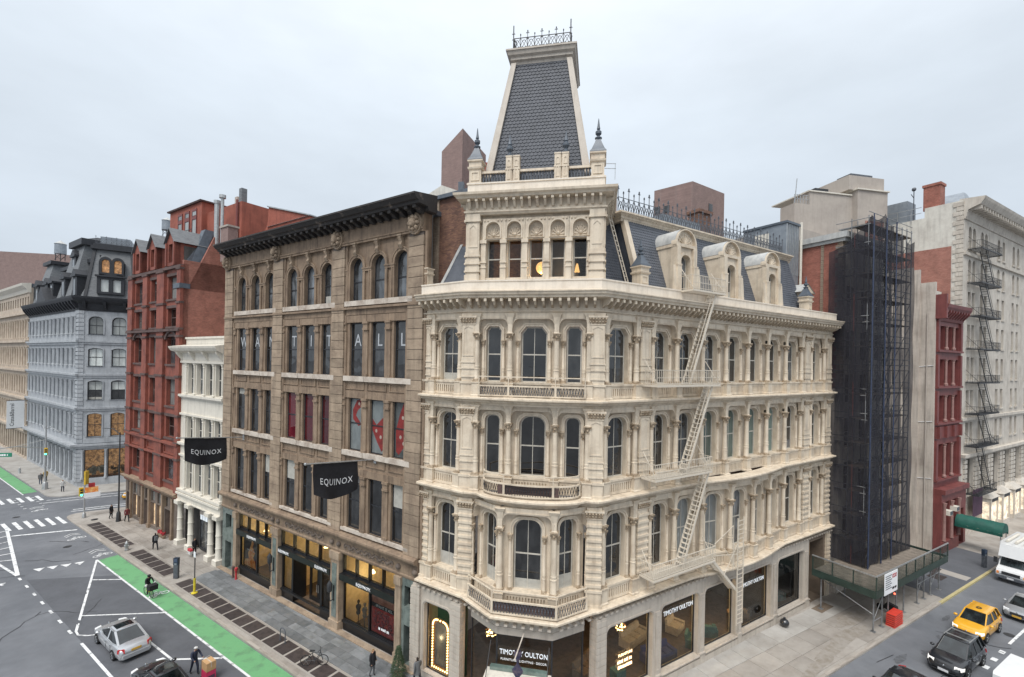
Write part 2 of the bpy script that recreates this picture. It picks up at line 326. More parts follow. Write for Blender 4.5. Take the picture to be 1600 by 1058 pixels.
def window(w, h, shape='rect', t=.07, mid=.5, muntin=True, glass='pane', fm='sash', r=None, bars=0, lowm=True):
    """(frame mesh, pane mesh) of a sash window, base centre at the origin, shared between alike windows"""
    key = (round(w, 3), round(h, 3), shape, t, mid, muntin, glass, fm, r, bars, lowm)
    if key in _wc: return _wc[key]
    b = MB(); zm = h*mid; holes = []
    wi = w-2*t
    if mid:
        if muntin and lowm: holes += [outline(wi/2-t*.25, zm-1.5*t, 'rect', sx*(wi/4+t*.12), t) for sx in (-1, 1)]
        else: holes.append(outline(wi, zm-1.5*t, 'rect', 0, t))
        up = h-zm-1.5*t
        b.plate(outline(w, h, shape, r=r), holes+[outline(wi, up, shape, 0, zm+.5*t, r=(r-t*.6 if r else None))], 0, .06)
        if muntin: b.box(-t*.25, t*.25, .01, .05, zm, h-t*.6)
    else:
        b.plate(outline(w, h, shape, r=r), [outline(wi, h-2*t, shape, 0, t, r=(r-t*.6 if r else None))], 0, .06)
        for i in range(bars): b.box(-w/2+w*(i+1)/(bars+1)-t*.3, -w/2+w*(i+1)/(bars+1)+t*.3, .005, .055, t, h-t)
    fme = b.mesh('window', fm)
    g = MB().plate(outline(w-t, h-t, shape, 0, t*.5, r=r), [], .035, .05); gme = g.mesh('pane', glass)
    _wc[key] = (fme, gme); return _wc[key]
def put_window(fr, x, y, z, wm, rz=0, gl=None):
    o = fr.put('window', wm[0], x, y, z, rz)
    me = wm[1]
    if gl:
        k = (me.name, gl)
        if k not in _wc: m2 = me.copy(); m2.materials.clear(); m2.materials.append(MATS[gl]); _wc[k] = m2
        me = _wc[k]
    put('pane', me, o)
    if not gl and me.materials[0].name in ('pane', 'pane_grey') and brnd.random() < .2:
        xs_ = [v.co.x for v in me.vertices]; zs_ = [v.co.z for v in me.vertices]; w_ = max(xs_)-min(xs_)-.05; h_ = max(zs_); f_ = brnd.choice((.14, .2, .4)); rect = len(me.vertices) <= 10
        z0_, z1_ = ((h_*(1-f_), h_-.02) if rect else (.06, h_*min(f_, .2))); put('blind', MB().box(-w_/2, w_/2, .02, .032, z0_, z1_).mesh('blind', brnd.choice(('blind', 'blind', 'blind_dk'))), o)
    return o
def text_mesh(body, size, m, ext=.01, align='CENTER', sx=1.0, name='lettering', spacing=1.0):
    cu = bpy.data.curves.new('t', 'FONT'); cu.body = body; cu.size = size; cu.extrude = ext; cu.align_x = align; cu.space_character = spacing; cu.resolution_u = 2
    o = bpy.data.objects.new('t', cu); me = bpy.data.meshes.new_from_object(o)
    me.transform(Matrix.Rotation(math.pi/2, 4, 'X') @ Matrix.Diagonal((sx, 1, 1, 1)))
    me.name = name; me.materials.clear(); me.materials.append(MATS[m] if isinstance(m, str) else m)
    bpy.data.objects.remove(o); bpy.data.curves.remove(cu); return me
def scribble(rows, w, h, m, seed=1):
    """print too small to read: rows of uneven strokes"""
    q = random.Random(seed); b = MB()
    for r in range(rows):
        x = -w/2+.06*w*q.random(); z = -r*h*1.6
        while x < w/2-.05*w:
            l = h*(.35+.5*q.random()); b.box(x, x+l, -.012, 0, z+h*.1*q.random(), z+h*(.8+.2*q.random())); x += l+h*(.15 if q.random() < .8 else .5)
    return b.mesh('print', m)
def interp(a, b, t): return tuple(p+(q-p)*t for p, q in zip(a, b))
# ------------------------------------------------------------------ frames of the place
AB, AR, AT = -.5832, .5586, -.19
PB0 = (-5.92, 29.03)          # Broadway wall line, left end of the corner building
PR0 = (7.87, 27.30)           # side-street wall line
TB, TC = (-2.62, 26.85), (4.82, 25.42)
class _W: location = Vector((0, 0, 0))
FB = Fr(_W, *PB0, AB); FRR = Fr(_W, *PR0, AR); FQ = Fr(_W, 24.99, 37.65, .525)   # FQ: the side street beyond the corner building
# ------------------------------------------------------------------ ground
mat('asphalt', (.118, .125, .138), .6, .17, .14, (.19, .198, .213), bump=.35, bscale=60, mixpos=(.4, .75), spec=.35)
mat('concrete', (.32, .295, .265), .7, .12, .5, (.21, .185, .16), bump=.2, obj_random=.09)
mat('concrete_cool', (.385, .37, .345), .7, .1, .5, (.27, .25, .225), bump=.2, obj_random=.08)
mat('bluestone', (.165, .172, .178), .75, .12, 1.6, (.11, .118, .118), bump=.25, obj_random=.28)
mat('kerbstone', (.36, .325, .285), .8, .12, 1.2, (.25, .22, .19), bump=.2, obj_random=.12)
mat('vault', (.052, .04, .038), .6, .25, 5, bump=.3, obj_random=.2)
mat('paint_white', (.66, .67, .67), .7, .10, 2.2, (.24, .245, .25), mixpos=(.52, .66))
mat('paint_green', (.13, .33, .15), .75, .10, .9, (.085, .165, .095), mixpos=(.5, .74), bump=.2, bscale=60)
mat('paint_yellow', (.44, .38, .19), .7, .1, 2)
mat('tar', (.03, .03, .032), .6, .3, 2)
mat('tarry', (.07, .073, .08), .7, .2, 3, (.11, .115, .125), mixpos=(.4, .6))
mat('patch', (.098, .103, .115), .85, .1, .5, bump=.3, bscale=60)
mat('grime', (.17, .13, .095), .8, .2, 1.2, (.11, .085, .065))
road = put('road', MB().add([(-2500, -400, 0), (2500, -400, 0), (2500, 4000, 0), (-2500, 4000, 0)], [(0, 1, 2, 3)]).mesh('road', 'asphalt'), kind='structure')
def W(fr, pts): return [fr.w(*p) for p in pts]
def slab_poly(name, pts, z0, z1, m, **k):
    b = MB(); b.hexa(pts, z0, pts, z1); return put(name, b.mesh(name, m), kind='structure', **k)
def arc(cx, cy, r, a0, a1, n=6): return [(cx+r*math.cos(a0+(a1-a0)*i/n), cy+r*math.sin(a0+(a1-a0)*i/n)) for i in range(n+1)]
def isect(f1, y1, f2, y2):
    p = Vector(f1.w(0, y1)); d = Vector((f1.c, f1.s)); q = Vector(f2.w(0, y2)); e2 = Vector((f2.c, f2.s))
    t = ((q-p).x*e2.y-(q-p).y*e2.x)/(d.x*e2.y-d.y*e2.x); return p+d*t
def rounded(corner, d_in, d_out, r, n=6):
    a = Vector(corner)-Vector(d_in)*r; c = Vector(corner)+Vector(d_out)*r; k = Vector(corner); res = []
    for i in range(n+1):
        t = i/n; res.append(tuple(a*(1-t)**2+k*2*t*(1-t)+c*t*t))
    return res
KB, KR, K19 = -4.62, -5.15, 57.4
u = lambda f: Vector((f.c, f.s))
c19 = isect(FB, KB, FRR, K19); c20 = isect(FB, KB, FQ, KR)
east = FQ.w(140, KR); east2 = FRR.w(140, K19)
blockpoly = rounded(c19, -u(FRR), u(FB), 2.6)+rounded(c20, u(FB), u(FQ), 3.5)+[tuple(east), tuple(east2)]
walk = slab_poly('sidewalk', blockpoly, -.2, .10, 'concrete')
S2 = 67.0; KB2 = -3.7; c2 = isect(FB, KB2, FRR, S2)
blk2 = [FB.w(-330, KB2)]+rounded(c2, u(FB), u(FRR), 2.2)+[FRR.w(120, S2), FRR.w(-60, 330)]
walk2 = slab_poly('far_sidewalk', blk2, -.2, .13, 'concrete_cool')
unit = MB().box(-.5, .5, -.5, .5, 0, 1)
ks_me = unit.mesh('kerb_stone', 'kerbstone')
def sbox(name, me, par, fr, x, y, z, sx, sy, sz, rz=0, **k):
    p = fr.w(x, y); o = put(name, me, par, (*p, z), fr.a+rz, **k); o.scale = (sx, sy, sz); return o
# kerb stones, granite, one by one
for k in range(36):
    sbox('kerb_stone', ks_me, walk, FB, -48.2+1.5*k, KB+.11, -.02, 1.48, .2, .16)
for k in range(34):
    sbox('kerb_stone', ks_me, walk, FQ, -27.0+1.8*k, KR+.11, -.02, 1.78, .2, .16)
slab_c = unit.mesh('paving_slab', 'concrete'); slab_w = unit.mesh('paving_slab', 'concrete_cool'); slab_b = unit.mesh('flagstone', 'bluestone'); vault_me = unit.mesh('vault_cover', 'vault')
# concrete slabs: south part of the Broadway pavement and the side street
for i in range(14):
    for j in range(3):
        sbox('paving_slab', slab_c, walk, FB, -47.3+1.7*i, -.42-.85*j-.0, .09, 1.68, .83, .04)
for i in range(24):
    for j in range(3):
        sbox('paving_slab', slab_w if i < 15 and j == 0 else slab_c, walk, FQ, -25.4+1.9*i, -1.0-1.5*j, .09, 1.88, 1.48, .04)
# bluestone flags before the brownstone store
rr = random.Random(3); y = -.12
for j in range(4):
    x = -24.4-rr.random()*.4; h = .63
    while x < 4.2:
        w_ = .65+rr.random()*.75
        sbox('flagstone', slab_b, walk, FB, x+w_/2, y-h/2, .09, w_-.014, h-.014, .042)
        x += w_
    y -= h
# dark iron vault covers in their pale frames along the kerb
for a0, a1, n in ((-48.75, -37.6, 8), (-35.5, -27.0, 6), (-24.75, 3.3, 20)):
    p_ = (a1-a0)/n
    for k in range(n): sbox('vault_cover', vault_me, walk, FB, a0+p_*(k+.5), -3.42, .09, p_-.20, 1.12, .05)
    sbox('vault_frame', slab_c, walk, FB, (a0+a1)/2, -3.42, .088, a1-a0+.15, 1.42, .035)
# street paint: thin sheets a few millimetres above the asphalt
PZ = [0]
def paint(name, fr, pts, m='paint_white', z=.004, par=road):
    PZ[0] += 1; z = (z*3 if z < .1 else z)+PZ[0]*2.5e-5      # every sheet lies a hair above the one before
    w_ = W(fr, pts); cx = sum(p[0] for p in w_)/len(w_); cy = sum(p[1] for p in w_)/len(w_)
    return put(name, MB().add([(p[0]-cx, p[1]-cy, 0) for p in w_], [tuple(range(len(w_)))]).mesh(name, m), par, (cx, cy, z))
def line(fr, x0, y0, x1, y1, w_=.12, name='lane_line', z=.008, m='paint_white'):
    d = Vector((x1-x0, y1-y0)).normalized(); n = Vector((-d.y, d.x))*w_/2
    return paint(name, fr, [(x0+n.x, y0+n.y), (x1+n.x, y1+n.y), (x1-n.x, y1-n.y), (x0-n.x, y0-n.y)], m, z)
paint('green_bike_lane', FB, [(-36.1, -6.12), (6, -6.12), (6, -4.66), (-36.1, -4.66)], 'paint_green')
paint('green_bike_lane', FB, [(-130, -5.25), (-71.3, -5.25), (-71.3, -3.85), (-130, -3.85)], 'paint_green')
line(FB, -36.3, -6.2, 6, -6.2, .14); line(FB, -130, -5.35, -70.5, -5.35, .14)
line(FB, -36.3, -6.2, -22.6, -10.8, .16)
line(FB, -31.5, -7.72, -29.6, -6.26, .13); line(FB, -24.9, -9.98, -20.4, -6.26, .13)
cv = [(-22.6, -10.8), (-21.9, -10.85), (-21.3, -10.5), (-20.8, -9.9), (-20.4, -9.2)]
for a, c in zip(cv[:-1], cv[1:]): line(FB, *a, *c, .12)
line(FB, -20.5, -11, 4, -11, .16); line(FB, -17.3, -8.32, -13.6, -8.22, .14); line(FB, -13.5, -8.15, -11.1, -6.3, .16)
for k in range(7): line(FB, -37.0+2.3*k, -11.25+.03*k, -36.3+2.3*k, -11.24+.03*k, .16, 'lane_dash')
line(FB, -50.9, -9.5, -47.9, -4.95, .32, 'stop_line')
for k in range(4):
    t = k/4; x = -38.35+1.6*t; y = -10.15+3.3*t
    paint('yield_triangle', FB, [(x, y), (x+.34, y+.72), (x+1.05, y+.22)], z=.008)
# crosswalk bars both sides of the side street beyond
for k in range(9):
    y = -4.95-.84*k*1.0
    paint('crosswalk_bar', FB, [(-55.2-.33*k, y), (-51.5-.33*k, y), (-51.5-.33*k, y-.36), (-55.2-.33*k, y-.36)], z=.008)
    paint('crosswalk_bar', FB, [(-68.6-.33*k, y+.7), (-65.4-.33*k, y+.7), (-65.4-.33*k, y+.34), (-68.6-.33*k, y+.34)], z=.008)
# hatched gore
line(FB, -54.4, -9.35, -37.7, -11.2, .26); line(FB, -49.5, -12.4, -37.7, -11.25, .2)
for k in range(6): line(FB, -53.5+2.2*k, -9.6-.22*k, -52.6+1.9*k, -12.2+.12*k, .17, 'hatch_stripe')
line(FB, -37.8, -12.9, -36.2, -12.3, .18, 'arrow_stroke'); line(FB, -36.9, -13.4, -36.6, -12.1, .18, 'arrow_stroke')
for k in range(2): line(FRR, -37.5, 58.6+.85*k, -14, 58.6+.85*k, .22, 'crosswalk_line')
for k in range(2): line(FRR, -41.5, 64.6+1.4*k, -8, 64.6+1.4*k, .2, 'crosswalk_line')
def bike_symbol(x, y, s=1.0, chev=True):
    for dx, dy in ((-.05, -.42), (-.05, .48)):
        pts = [(x+dx*s+.27*s*math.cos(a*math.pi/5), y+dy*s+.27*s*math.sin(a*math.pi/5)) for a in range(11)]
        for a, c in zip(pts[:-1], pts[1:]): line(FB, *a, *c, .085*s, 'bike_symbol')
    for a, c in (((-.05, -.42), (-.5, -.1)), ((-.5, -.1), (-.05, .02)), ((-.05, .02), (-.05, -.42)), ((-.05, .02), (-.48, .3)), ((-.5, -.1), (-.48, .3)), ((-.48, .3), (-.05, .48)), ((-.75, -.12), (-.75, .12))):
        line(FB, x+a[0]*s, y+a[1]*s, x+c[0]*s, y+c[1]*s, .09*s, 'bike_symbol')
    if chev:
        for k in (0, .5): line(FB, x-1.2-k, y-.6, x-1.7-k, y, .1, 'chevron'); line(FB, x-1.7-k, y, x-1.2-k, y+.6, .1, 'chevron')
bike_symbol(-44.6, -5.75); bike_symbol(-37.2, -5.55); bike_symbol(-23.9, -5.42, .95, False); bike_symbol(-60, -5.7)
for k in range(5):
    line(FB, -62.4-1.4*k, -4.9, -62.2-1.4*k, -4.9, .3, 'lane_dash'); line(FB, -62.4-1.4*k, -6.6, -62.2-1.4*k, -6.6, .3, 'lane_dash')
# tar seams, patches, manholes
disc = MB().lathe([(.34, 0), (.34, .006)], n=18).mesh('manhole_cover', 'tar')
for x, y in ((-42.6, -6.9), (-58.8, -7.9), (-30.5, -9.1), (-34, -13.5)): put('manhole_cover', disc, road, (*FB.w(x, y), .004))
for x, y in ((14.5, -8.6), (29.3, -9.4), (9.5, -6.6)): put('manhole_cover', disc, road, (*FQ.w(x-20, y), .004))
put('manhole_cover', disc, walk, (*FB.w(-50.2, -2.9), .135))
def blob(name, fr, x, y, rx, ry, m, z, par, seed):
    q = random.Random(seed); n = 14
    pts = [(x+rx*math.cos(2*math.pi*i/n)*(.6+.6*q.random()), y+ry*math.sin(2*math.pi*i/n)*(.6+.6*q.random())) for i in range(n)]
    return paint(name, fr, pts, m, z, par)
paint('asphalt_patch', FB, [(-36, -10.95), (6, -10.95), (6, -6.3), (-31, -6.3)], 'patch', .003)
for i, (x, y, rx, ry) in enumerate(((17.5, -6.6, .9, .25), (19.8, -7.4, .5, .5), (23.2, -7.0, .35, .3), (13, -7.8, 1.2, .3), (21, -8.6, .3, .6), (27, -6.2, .8, .2))): blob('tar_stain', FQ, x-19, y, rx, ry, 'tarry', .005, road, i)
line(FQ, -3.5, -6.0, -1.5, -6.2, .04, 'tar_seam', .006, 'tar')
mat('plum', (.075, .035, .065), .8, .15, 1)
mat('stain', (.225, .195, .16), .6, .15, 2.5, (.30, .275, .245), mixpos=(.35, .6)); emit('lamp_red', (.9, .1, .05), 2)
for i, (x, y, rx, ry) in enumerate(((13.0, -4.3, 2.4, .35), (15.6, -3.9, 2.6, .5), (18.2, -3.6, 2.2, .6), (20.6, -2.6, 2.2, .7), (11, -4.6, 1.6, .2))): blob('stain', FQ, x-20, y, rx, ry, 'stain', .131+.002*i, walk, 20+i)
put('drive_apron', MB().box(11.7, 28, -5.0, -.3, .11, .137).mesh('drive_apron', 'patch'), walk, (*FQ.w(0, 0), 0), FQ.a)
put('yellow_kerb_paint', MB().box(10.5, 23.2, -5.162, -4.96, -.01, .147).mesh('yellow_kerb_paint', 'paint_yellow'), walk, (*FQ.w(0, 0), 0), FQ.a)
sbox('hatch_door', vault_me, walk, FQ, 18.2, -2.1, .135, 1.7, 1.1, .012); sbox('hatch_door', vault_me, walk, FQ, 16.6, -3.0, .135, 1.5, 1.1, .012)
sbox('paving_slab', slab_c, walk, FQ, 18.6, -3.6, .135, 1.3, 2.2, .01)
sbox('hatch_door', unit.mesh('hatch_door', 'grime'), walk, FRR, 20.6, -1.0, .125, 2.0, .8, .014)
line(FQ, 7.6, -9.75, 60, -9.75, .16)
for k in range(3): line(FQ, 2.2+1.65*k, -9.8, 2.75+1.65*k, -9.8, .3, 'lane_dash')

q = random.Random(8)
for k in range(16):   # cracks and sealed seams wander over the asphalt
    fr_ = FB if k < 11 else FQ; x, y = (-50+44*q.random(), -7-7*q.random()) if k < 11 else (-6+26*q.random(), -6-4*q.random()); a = q.random()*6.28
    for j in range(6):
        x1, y1 = x+.7*math.cos(a), y+.7*math.sin(a); line(fr_, x, y, x1, y1, .03+.03*q.random(), 'tar_seam', .0055, 'tar'); x, y = x1, y1; a += q.random()*1.2-.6
for k in range(9): blob('oil_stain', FB, -34+30*q.random(), -8.2-2.5*q.random(), .25+.5*q.random(), .12+.2*q.random(), 'patch', .0065, road, 60+k)

# ------------------------------------------------------------------ corner building in cream cast iron
cb = thing('cast_iron_building', 'cream cast-iron corner building with arcaded windows, mansard and steep slate tower', 'building', (1.1, 26.2, 0))
FBc = Fr(cb, *PB0, AB); FRc = Fr(cb, *PR0, AR)
ta = math.atan2(TC[1]-TB[1], TC[0]-TB[0]); FT = Fr(cb, (TB[0]+TC[0])/2, (TB[1]+TC[1])/2, ta); TL = math.dist(TB, TC)
RE = 23.75; RS = -3.6
SPEC = {4: dict(z0=17.75, sill=18.62, cap=21.5, ot=22.3, top=22.62, shape='oct', wtop=21.9),
        3: dict(z0=12.25, sill=13.15, cap=16.3, ot=17.0, top=17.3, shape='round', wtop=16.7),
        2: dict(z0=6.2, sill=7.15, cap=10.7, ot=11.45, top=11.78, shape='round', wtop=11.1)}
_bc = {}
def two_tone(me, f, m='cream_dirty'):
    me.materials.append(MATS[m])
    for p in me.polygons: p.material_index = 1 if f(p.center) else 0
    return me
def curve_corner(xc, z0, z1, sgn, r):
    """front spandrel edge: rises from the capital, then curves to the flat head"""
    return [(xc+sgn*(.0+r*(1-math.cos(math.pi/2*i/5))), z0+(z1-z0)*(.35+.65*math.sin(math.pi/2*i/5))) for i in range(6)]
def bay_meshes(w, fl, ww):
    key = (round(w, 2), fl, round(ww, 2))
    if key in _bc: return _bc[key]
    S = SPEC[fl]; w = key[0]; h = S['top']-S['z0']; sl = S['sill']-S['z0']; hw = S['wtop']-S['sill']; sh = S['shape']; r = ww*.2 if sh == 'oct' else ww*.36
    wall = MB().plate([(0, 0), (w, 0), (w, h), (0, h)], [outline(ww, hw, sh, w/2, sl, r=r)], .34, .62).mesh('bay_wall', 'cream')
    sp = MB(); cz = S['cap']-S['z0']; oz = S['ot']-S['z0']; e = .13; rr_ = min(.34, (w-2*e)*.2)
    poly = [(0, cz), (e, cz)]+curve_corner(e, cz, oz, 1, rr_)+curve_corner(w-e, cz, oz, -1, rr_)[::-1]+[(w-e, cz), (w, cz), (w, h), (0, h)]
    sp.plate(poly, [], -.06, .34)
    sp.plate([(e+.05, oz+.06), (w-e-.05, oz+.06), (w-e-.05, oz+.1), (e+.05, oz+.1)], [], -.085, -.05)
    for xx in (0, w):   # palmette on each impost
        for a in (-.5, 0, .5): sp.tube((xx, -.07, cz+.22), (xx+.15*math.sin(a), -.09, cz+.22+.2*math.cos(a)), .03, 5, .015)
    spm = sp.mesh('spandrel', 'cream')
    ri = MB(); m_ = .13
    ri.plate(outline(ww+2*m_, hw+m_, sh, w/2, sl, r=r+m_*.5), [outline(ww+.02, hw, sh, w/2, sl-.001, r=r)], .27, .345)
    ri.plate(outline(ww+2*m_+.1, hw+m_+.06, sh, w/2, sl, r=r+m_*.6), [outline(ww+2*m_-.03, hw+m_-.02, sh, w/2, sl-.001, r=r+m_*.5)], .22, .345)
    rim = ri.mesh('arch_moulding', 'cream')
    ba = MB(); n = max(3, int((w-.7)/.17)); x0 = w/2-n*.17/2
    ba.plate([(.1, .05), (w-.1, .05), (w-.1, sl-.1), (.1, sl-.1)], [[(x0+.17*i+.045, .2), (x0+.17*i+.125, .2), (x0+.17*i+.125, sl-.26), (x0+.17*i+.045, sl-.26)] for i in range(n)], .06, .2)
    ba.box(.05, w-.05, .16, .34, .05, sl-.1)
    bam = ba.mesh('balustrade', 'cream')
    si = MB().box(.02, w-.02, .0, .75, sl-.1, sl+.02).mesh('window_sill', 'cream')
    wf = window(ww-.04, hw-.03, sh, .075, .5, ww > 1.0, r=r)
    _bc[key] = (wall, spm, rim, bam, si, wf); return _bc[key]
def col_mesh(h, r):
    b = MB(); b.slathe([(r*1.45, 0), (r*1.45, .1)]); 
    b.lathe([(r*1.35, .1), (r*1.4, .14), (r*1.2, .2), (r*1.12, .22), (r*1.1, h*.25), (r*1.22, h*.25), (r*1.22, h*.25+.05), (r*1.02, h*.25+.07), (r*1.1, h*.25+.2), (r*1.1, h*.25+.23), (r, h*.25+.25), (r*.88, h-.42), (r*1.0, h-.42), (r*1.0, h-.37), (r*.86, h-.36), (r*.95, h-.25), (r*1.5, h-.1)], n=14)
    for i in range(8):
        a = math.pi/4*i; R = r*(1.5 if i % 2 else 1.25)
        b.ball((R*math.cos(a), R*math.sin(a), h-.12-(0 if i % 2 else .12)), r*.38, 6, 4)
    b.slathe([(r*1.35, h-.08), (r*1.5, h-.06), (r*1.5, h)])
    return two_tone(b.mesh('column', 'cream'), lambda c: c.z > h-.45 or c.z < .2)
COLS = {f: col_mesh(SPEC[f]['cap']-SPEC[f]['sill']-.02, .155) for f in SPEC}
SCOL = {f: col_mesh(SPEC[f]['cap']-SPEC[f]['sill']-.42, .095) for f in SPEC}
PED = {f: MB().slathe([(.30, 0), (.30, .1), (.24, .14), (.24, SPEC[f]['sill']-SPEC[f]['z0']-.1), (.28, SPEC[f]['sill']-SPEC[f]['z0']-.06), (.28, SPEC[f]['sill']-SPEC[f]['z0'])]).mesh('pedestal', 'cream') for f in SPEC}
IMP = {f: MB().slathe([(.155, 0), (.13, .05), (.13, (SPEC[f]['top']-SPEC[f]['cap'])*.45), (.2, (SPEC[f]['top']-SPEC[f]['cap'])*.8), (.3, SPEC[f]['top']-SPEC[f]['cap'])]).mesh('impost', 'cream') for f in SPEC}
def column(fr, x, y, fl, rz=0):
    S = SPEC[fl]; o = fr.put('column', COLS[fl], x, y-.02, S['sill'], rz)
    put('pedestal', PED[fl], o, (0, 0, S['z0']-S['sill'])); put('impost', IMP[fl], o, (0, 0, S['cap']-S['sill']-.01))
    return o
GL = {}
def bay(fr, x0, y0, x1, y1, fl, ww, gl=None, cols=True):
    S = SPEC[fl]; w = math.hypot(x1-x0, y1-y0); rz = math.atan2(y1-y0, x1-x0); m = bay_meshes(w, fl, ww)
    c, s = math.cos(rz), math.sin(rz); P = lambda x, y: (x0+x*c-y*s, y0+x*s+y*c)
    for nm, me in zip(('bay_wall', 'spandrel', 'arch_moulding', 'balustrade', 'window_sill'), m[:5]):
        fr.put(nm, me, x0, y0, S['z0'], rz)
    put_window(fr, *P(w/2, .56), S['sill']+.015, m[5], rz, gl)
    if cols:
        for sx in (-1, 1): fr.put('colonnette', SCOL[fl], *P(w/2+sx*(ww/2+.16), .24), S['sill'], rz)
def pier_mesh(w, d, h, fl):
    b = MB(); a = w/2; sl = SPEC[fl]['sill']-SPEC[fl]['z0']
    b.box(-a-.08, a+.08, -.08, d, 0, .16); b.box(-a-.03, a+.03, -.03, d, .16, sl-.12); b.box(-a-.08, a+.08, -.08, d, sl-.12, sl+.02)
    b.box(-a, a, 0, d, sl+.02, h-.6)
    zc = h-.6
    if fl == 2:
        z = sl+.15
        while z < zc-.3:
            b.box(-a-.035, a+.035, -.035, d-.02, z, z+.2); b.box(-a-.015, a+.015, -.06, d, z+.03, z+.17); z += .42
    else:
        for z in (sl+.25, sl+.75, sl+1.1): b.box(-a-.05, a+.05, -.05, d-.02, z, z+.08); b.box(-a-.02, a+.02, -.02, d, z+.08, z+.3)
        z0 = sl+1.5; b.plate([(-a+.06, z0), (a-.06, z0), (a-.06, zc-.1), (-a+.06, zc-.1)], [[(-a+.13, z0+.07), (a-.13, z0+.07), (a-.13, zc-.3), (0, zc-.17), (-a+.13, zc-.3)]], -.03, .01)
    b.hexa([(-a-.02, -.02), (a+.02, -.02), (a+.02, d), (-a-.02, d)], zc, [(-a-.1, -.12), (a+.1, -.12), (a+.1, d), (-a-.1, d)], zc+.34)
    b.box(-a-.05, a+.05, -.05, d, zc-.06, zc)
    n = max(3, int(w/.14))
    for i in range(n+1):
        x = -a-.04+(w+.08)*i/n
        b.ball((x, -.10, zc+.12), .055, 6, 4); b.ball((x, -.14, zc+.27), .065, 6, 4)
    b.box(-a-.14, a+.14, -.16, d, zc+.34, zc+.44); b.box(-a-.02, a+.02, -.03, d, zc+.44, h)
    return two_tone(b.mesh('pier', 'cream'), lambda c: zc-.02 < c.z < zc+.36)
_pc = {}
def pier(fr, x, y, fl, w=.78, d=.55, rz=0):
    k = (fl, w, d)
    if k not in _pc: _pc[k] = pier_mesh(w, d, SPEC[fl]['top']-SPEC[fl]['z0'], fl)
    return fr.put('pier', _pc[k], x, y, SPEC[fl]['z0'], rz)
rcol = [3.06+2.61*k for k in range(6)]
def bow(x, fl): return -.62*math.sin(math.pi*max(0, min(1, (x-4.6)/11.0)))**1.2 if fl == 2 and 4.6 < x < 15.6 else 0
paths = {}
for fl in (2, 3, 4):
    # Broadway flank
    pier(FBc, .74, -.02, fl, .58, .55)
    bay(FBc, 1.0, 0, 3.6, 0, fl, 1.42)
    for x in (1.2, 3.32): column(FBc, x, .1, fl)
    # corner piers, turned half way
    pier(FT, -TL/2+.05, -.08, fl, .8, .7, -(ta-AB)/2*.35); pier(FT, TL/2-.05, -.08, fl, .8, .7, (AR-ta)/2*.2)
    # side street
    bay(FRc, -3.2, 0, -.3, 0, fl, 1.5)
    for x in (-2.95, -.5): column(FRc, x, .1, fl)
    pier(FRc, .22, -.02, fl, .85, .6)
    xs = [.68]+rcol+[18.98]
    for i in range(7):
        a, c = xs[i], xs[i+1]
        bay(FRc, a, bow(a, fl), c, bow(c, fl), fl, 1.38, ('pane_green' if fl == 3 and i in (2, 3, 4, 5) else 'pane_curtain' if fl == 2 and i in (1, 2) else 'pane_grey' if rnd.random() < .3 else None))
    for x in [.9]+rcol+[18.72]: column(FRc, x, bow(x, fl)+(.1 if x in (.9, 18.72) else 0), fl)
    pier(FRc, 19.6, -.02, fl, .85, .6)
    bay(FRc, 20.03, 0, 22.85, 0, fl, 1.35); column(FRc, 20.3, .1, fl); column(FRc, 22.55, .1, fl)
    pier(FRc, 23.3, -.02, fl, .8, .6)
# corner: flat on the upper two floors, a canted bay below
for fl in (4, 3):
    xs = [-TL/2+.45, -1.25, 1.45, TL/2-.4]
    for i in range(3): bay(FT, xs[i], .0, xs[i+1], .0, fl, (.9, 1.55, .9)[i])
    for x in xs: column(FT, x+(.12 if x == xs[0] else -.12 if x == xs[3] else 0), 0.02, fl)
cant = [(-TL/2+.5, .12), (-1.38, -1.25), (1.62, -1.25), (TL/2-.45, .12)]
for i in range(3): bay(FT, *cant[i], *cant[i+1], 2, (1.1, 1.6, 1.1)[i])
for i in (1, 2): column(FT, cant[i][0], cant[i][1]+.05, 2)
for i in (0, 3): FT.put('colonnette', SCOL[2], cant[i][0], .0, SPEC[2]['sill'])
# string courses, carried round the whole front
LPROF = lambda z: [(-.3, z-.46), (.04, z-.46), (.07, z-.36), (.2, z-.3), (.26, z-.2), (.42, z-.15), (.5, z-.12), (.5, z-.03), (.44, z), (-.3, z+.04)]
A_, D_ = FBc.w(.42, 0), FRc.w(RE, 0)
def rel(p): return (p[0]-cb.location.x, p[1]-cb.location.y)
bowpts = [FRc.w(4.6+11*i/12, -.66*math.sin(math.pi*i/12)**1.2) for i in range(13)]
oval = [FT.w(.12+2.75*-math.cos(math.pi*i/12), .02-1.1*math.sin(math.pi*i/12)) for i in range(13)]
shallow = [FT.w(-2.9+6.0*i/8, -.02-.42*math.sin(math.pi*i/8)) for i in range(9)]
cantw = [FT.w(*p) for p in [(-TL/2+.3, -.1), (-1.5, -1.7), (1.75, -1.7), (TL/2-.25, -.1)]]
put('string_course', MB().sweep(LPROF(17.75), [rel(p) for p in [A_, TB]+shallow+[TC, D_]]).mesh('string_course', 'cream'), cb)
put('string_course', MB().sweep(LPROF(12.25), [rel(p) for p in [A_, TB]+oval+[TC]+bowpts+[D_]]).mesh('string_course', 'cream'), cb)
put('string_course', MB().sweep([(-1.6, 5.7)]+LPROF(6.2)[1:-1]+[(-1.6, 6.24)], [rel(p) for p in [A_, TB]+cantw+[TC]+bowpts+[D_]]).mesh('string_course', 'cream'), cb)
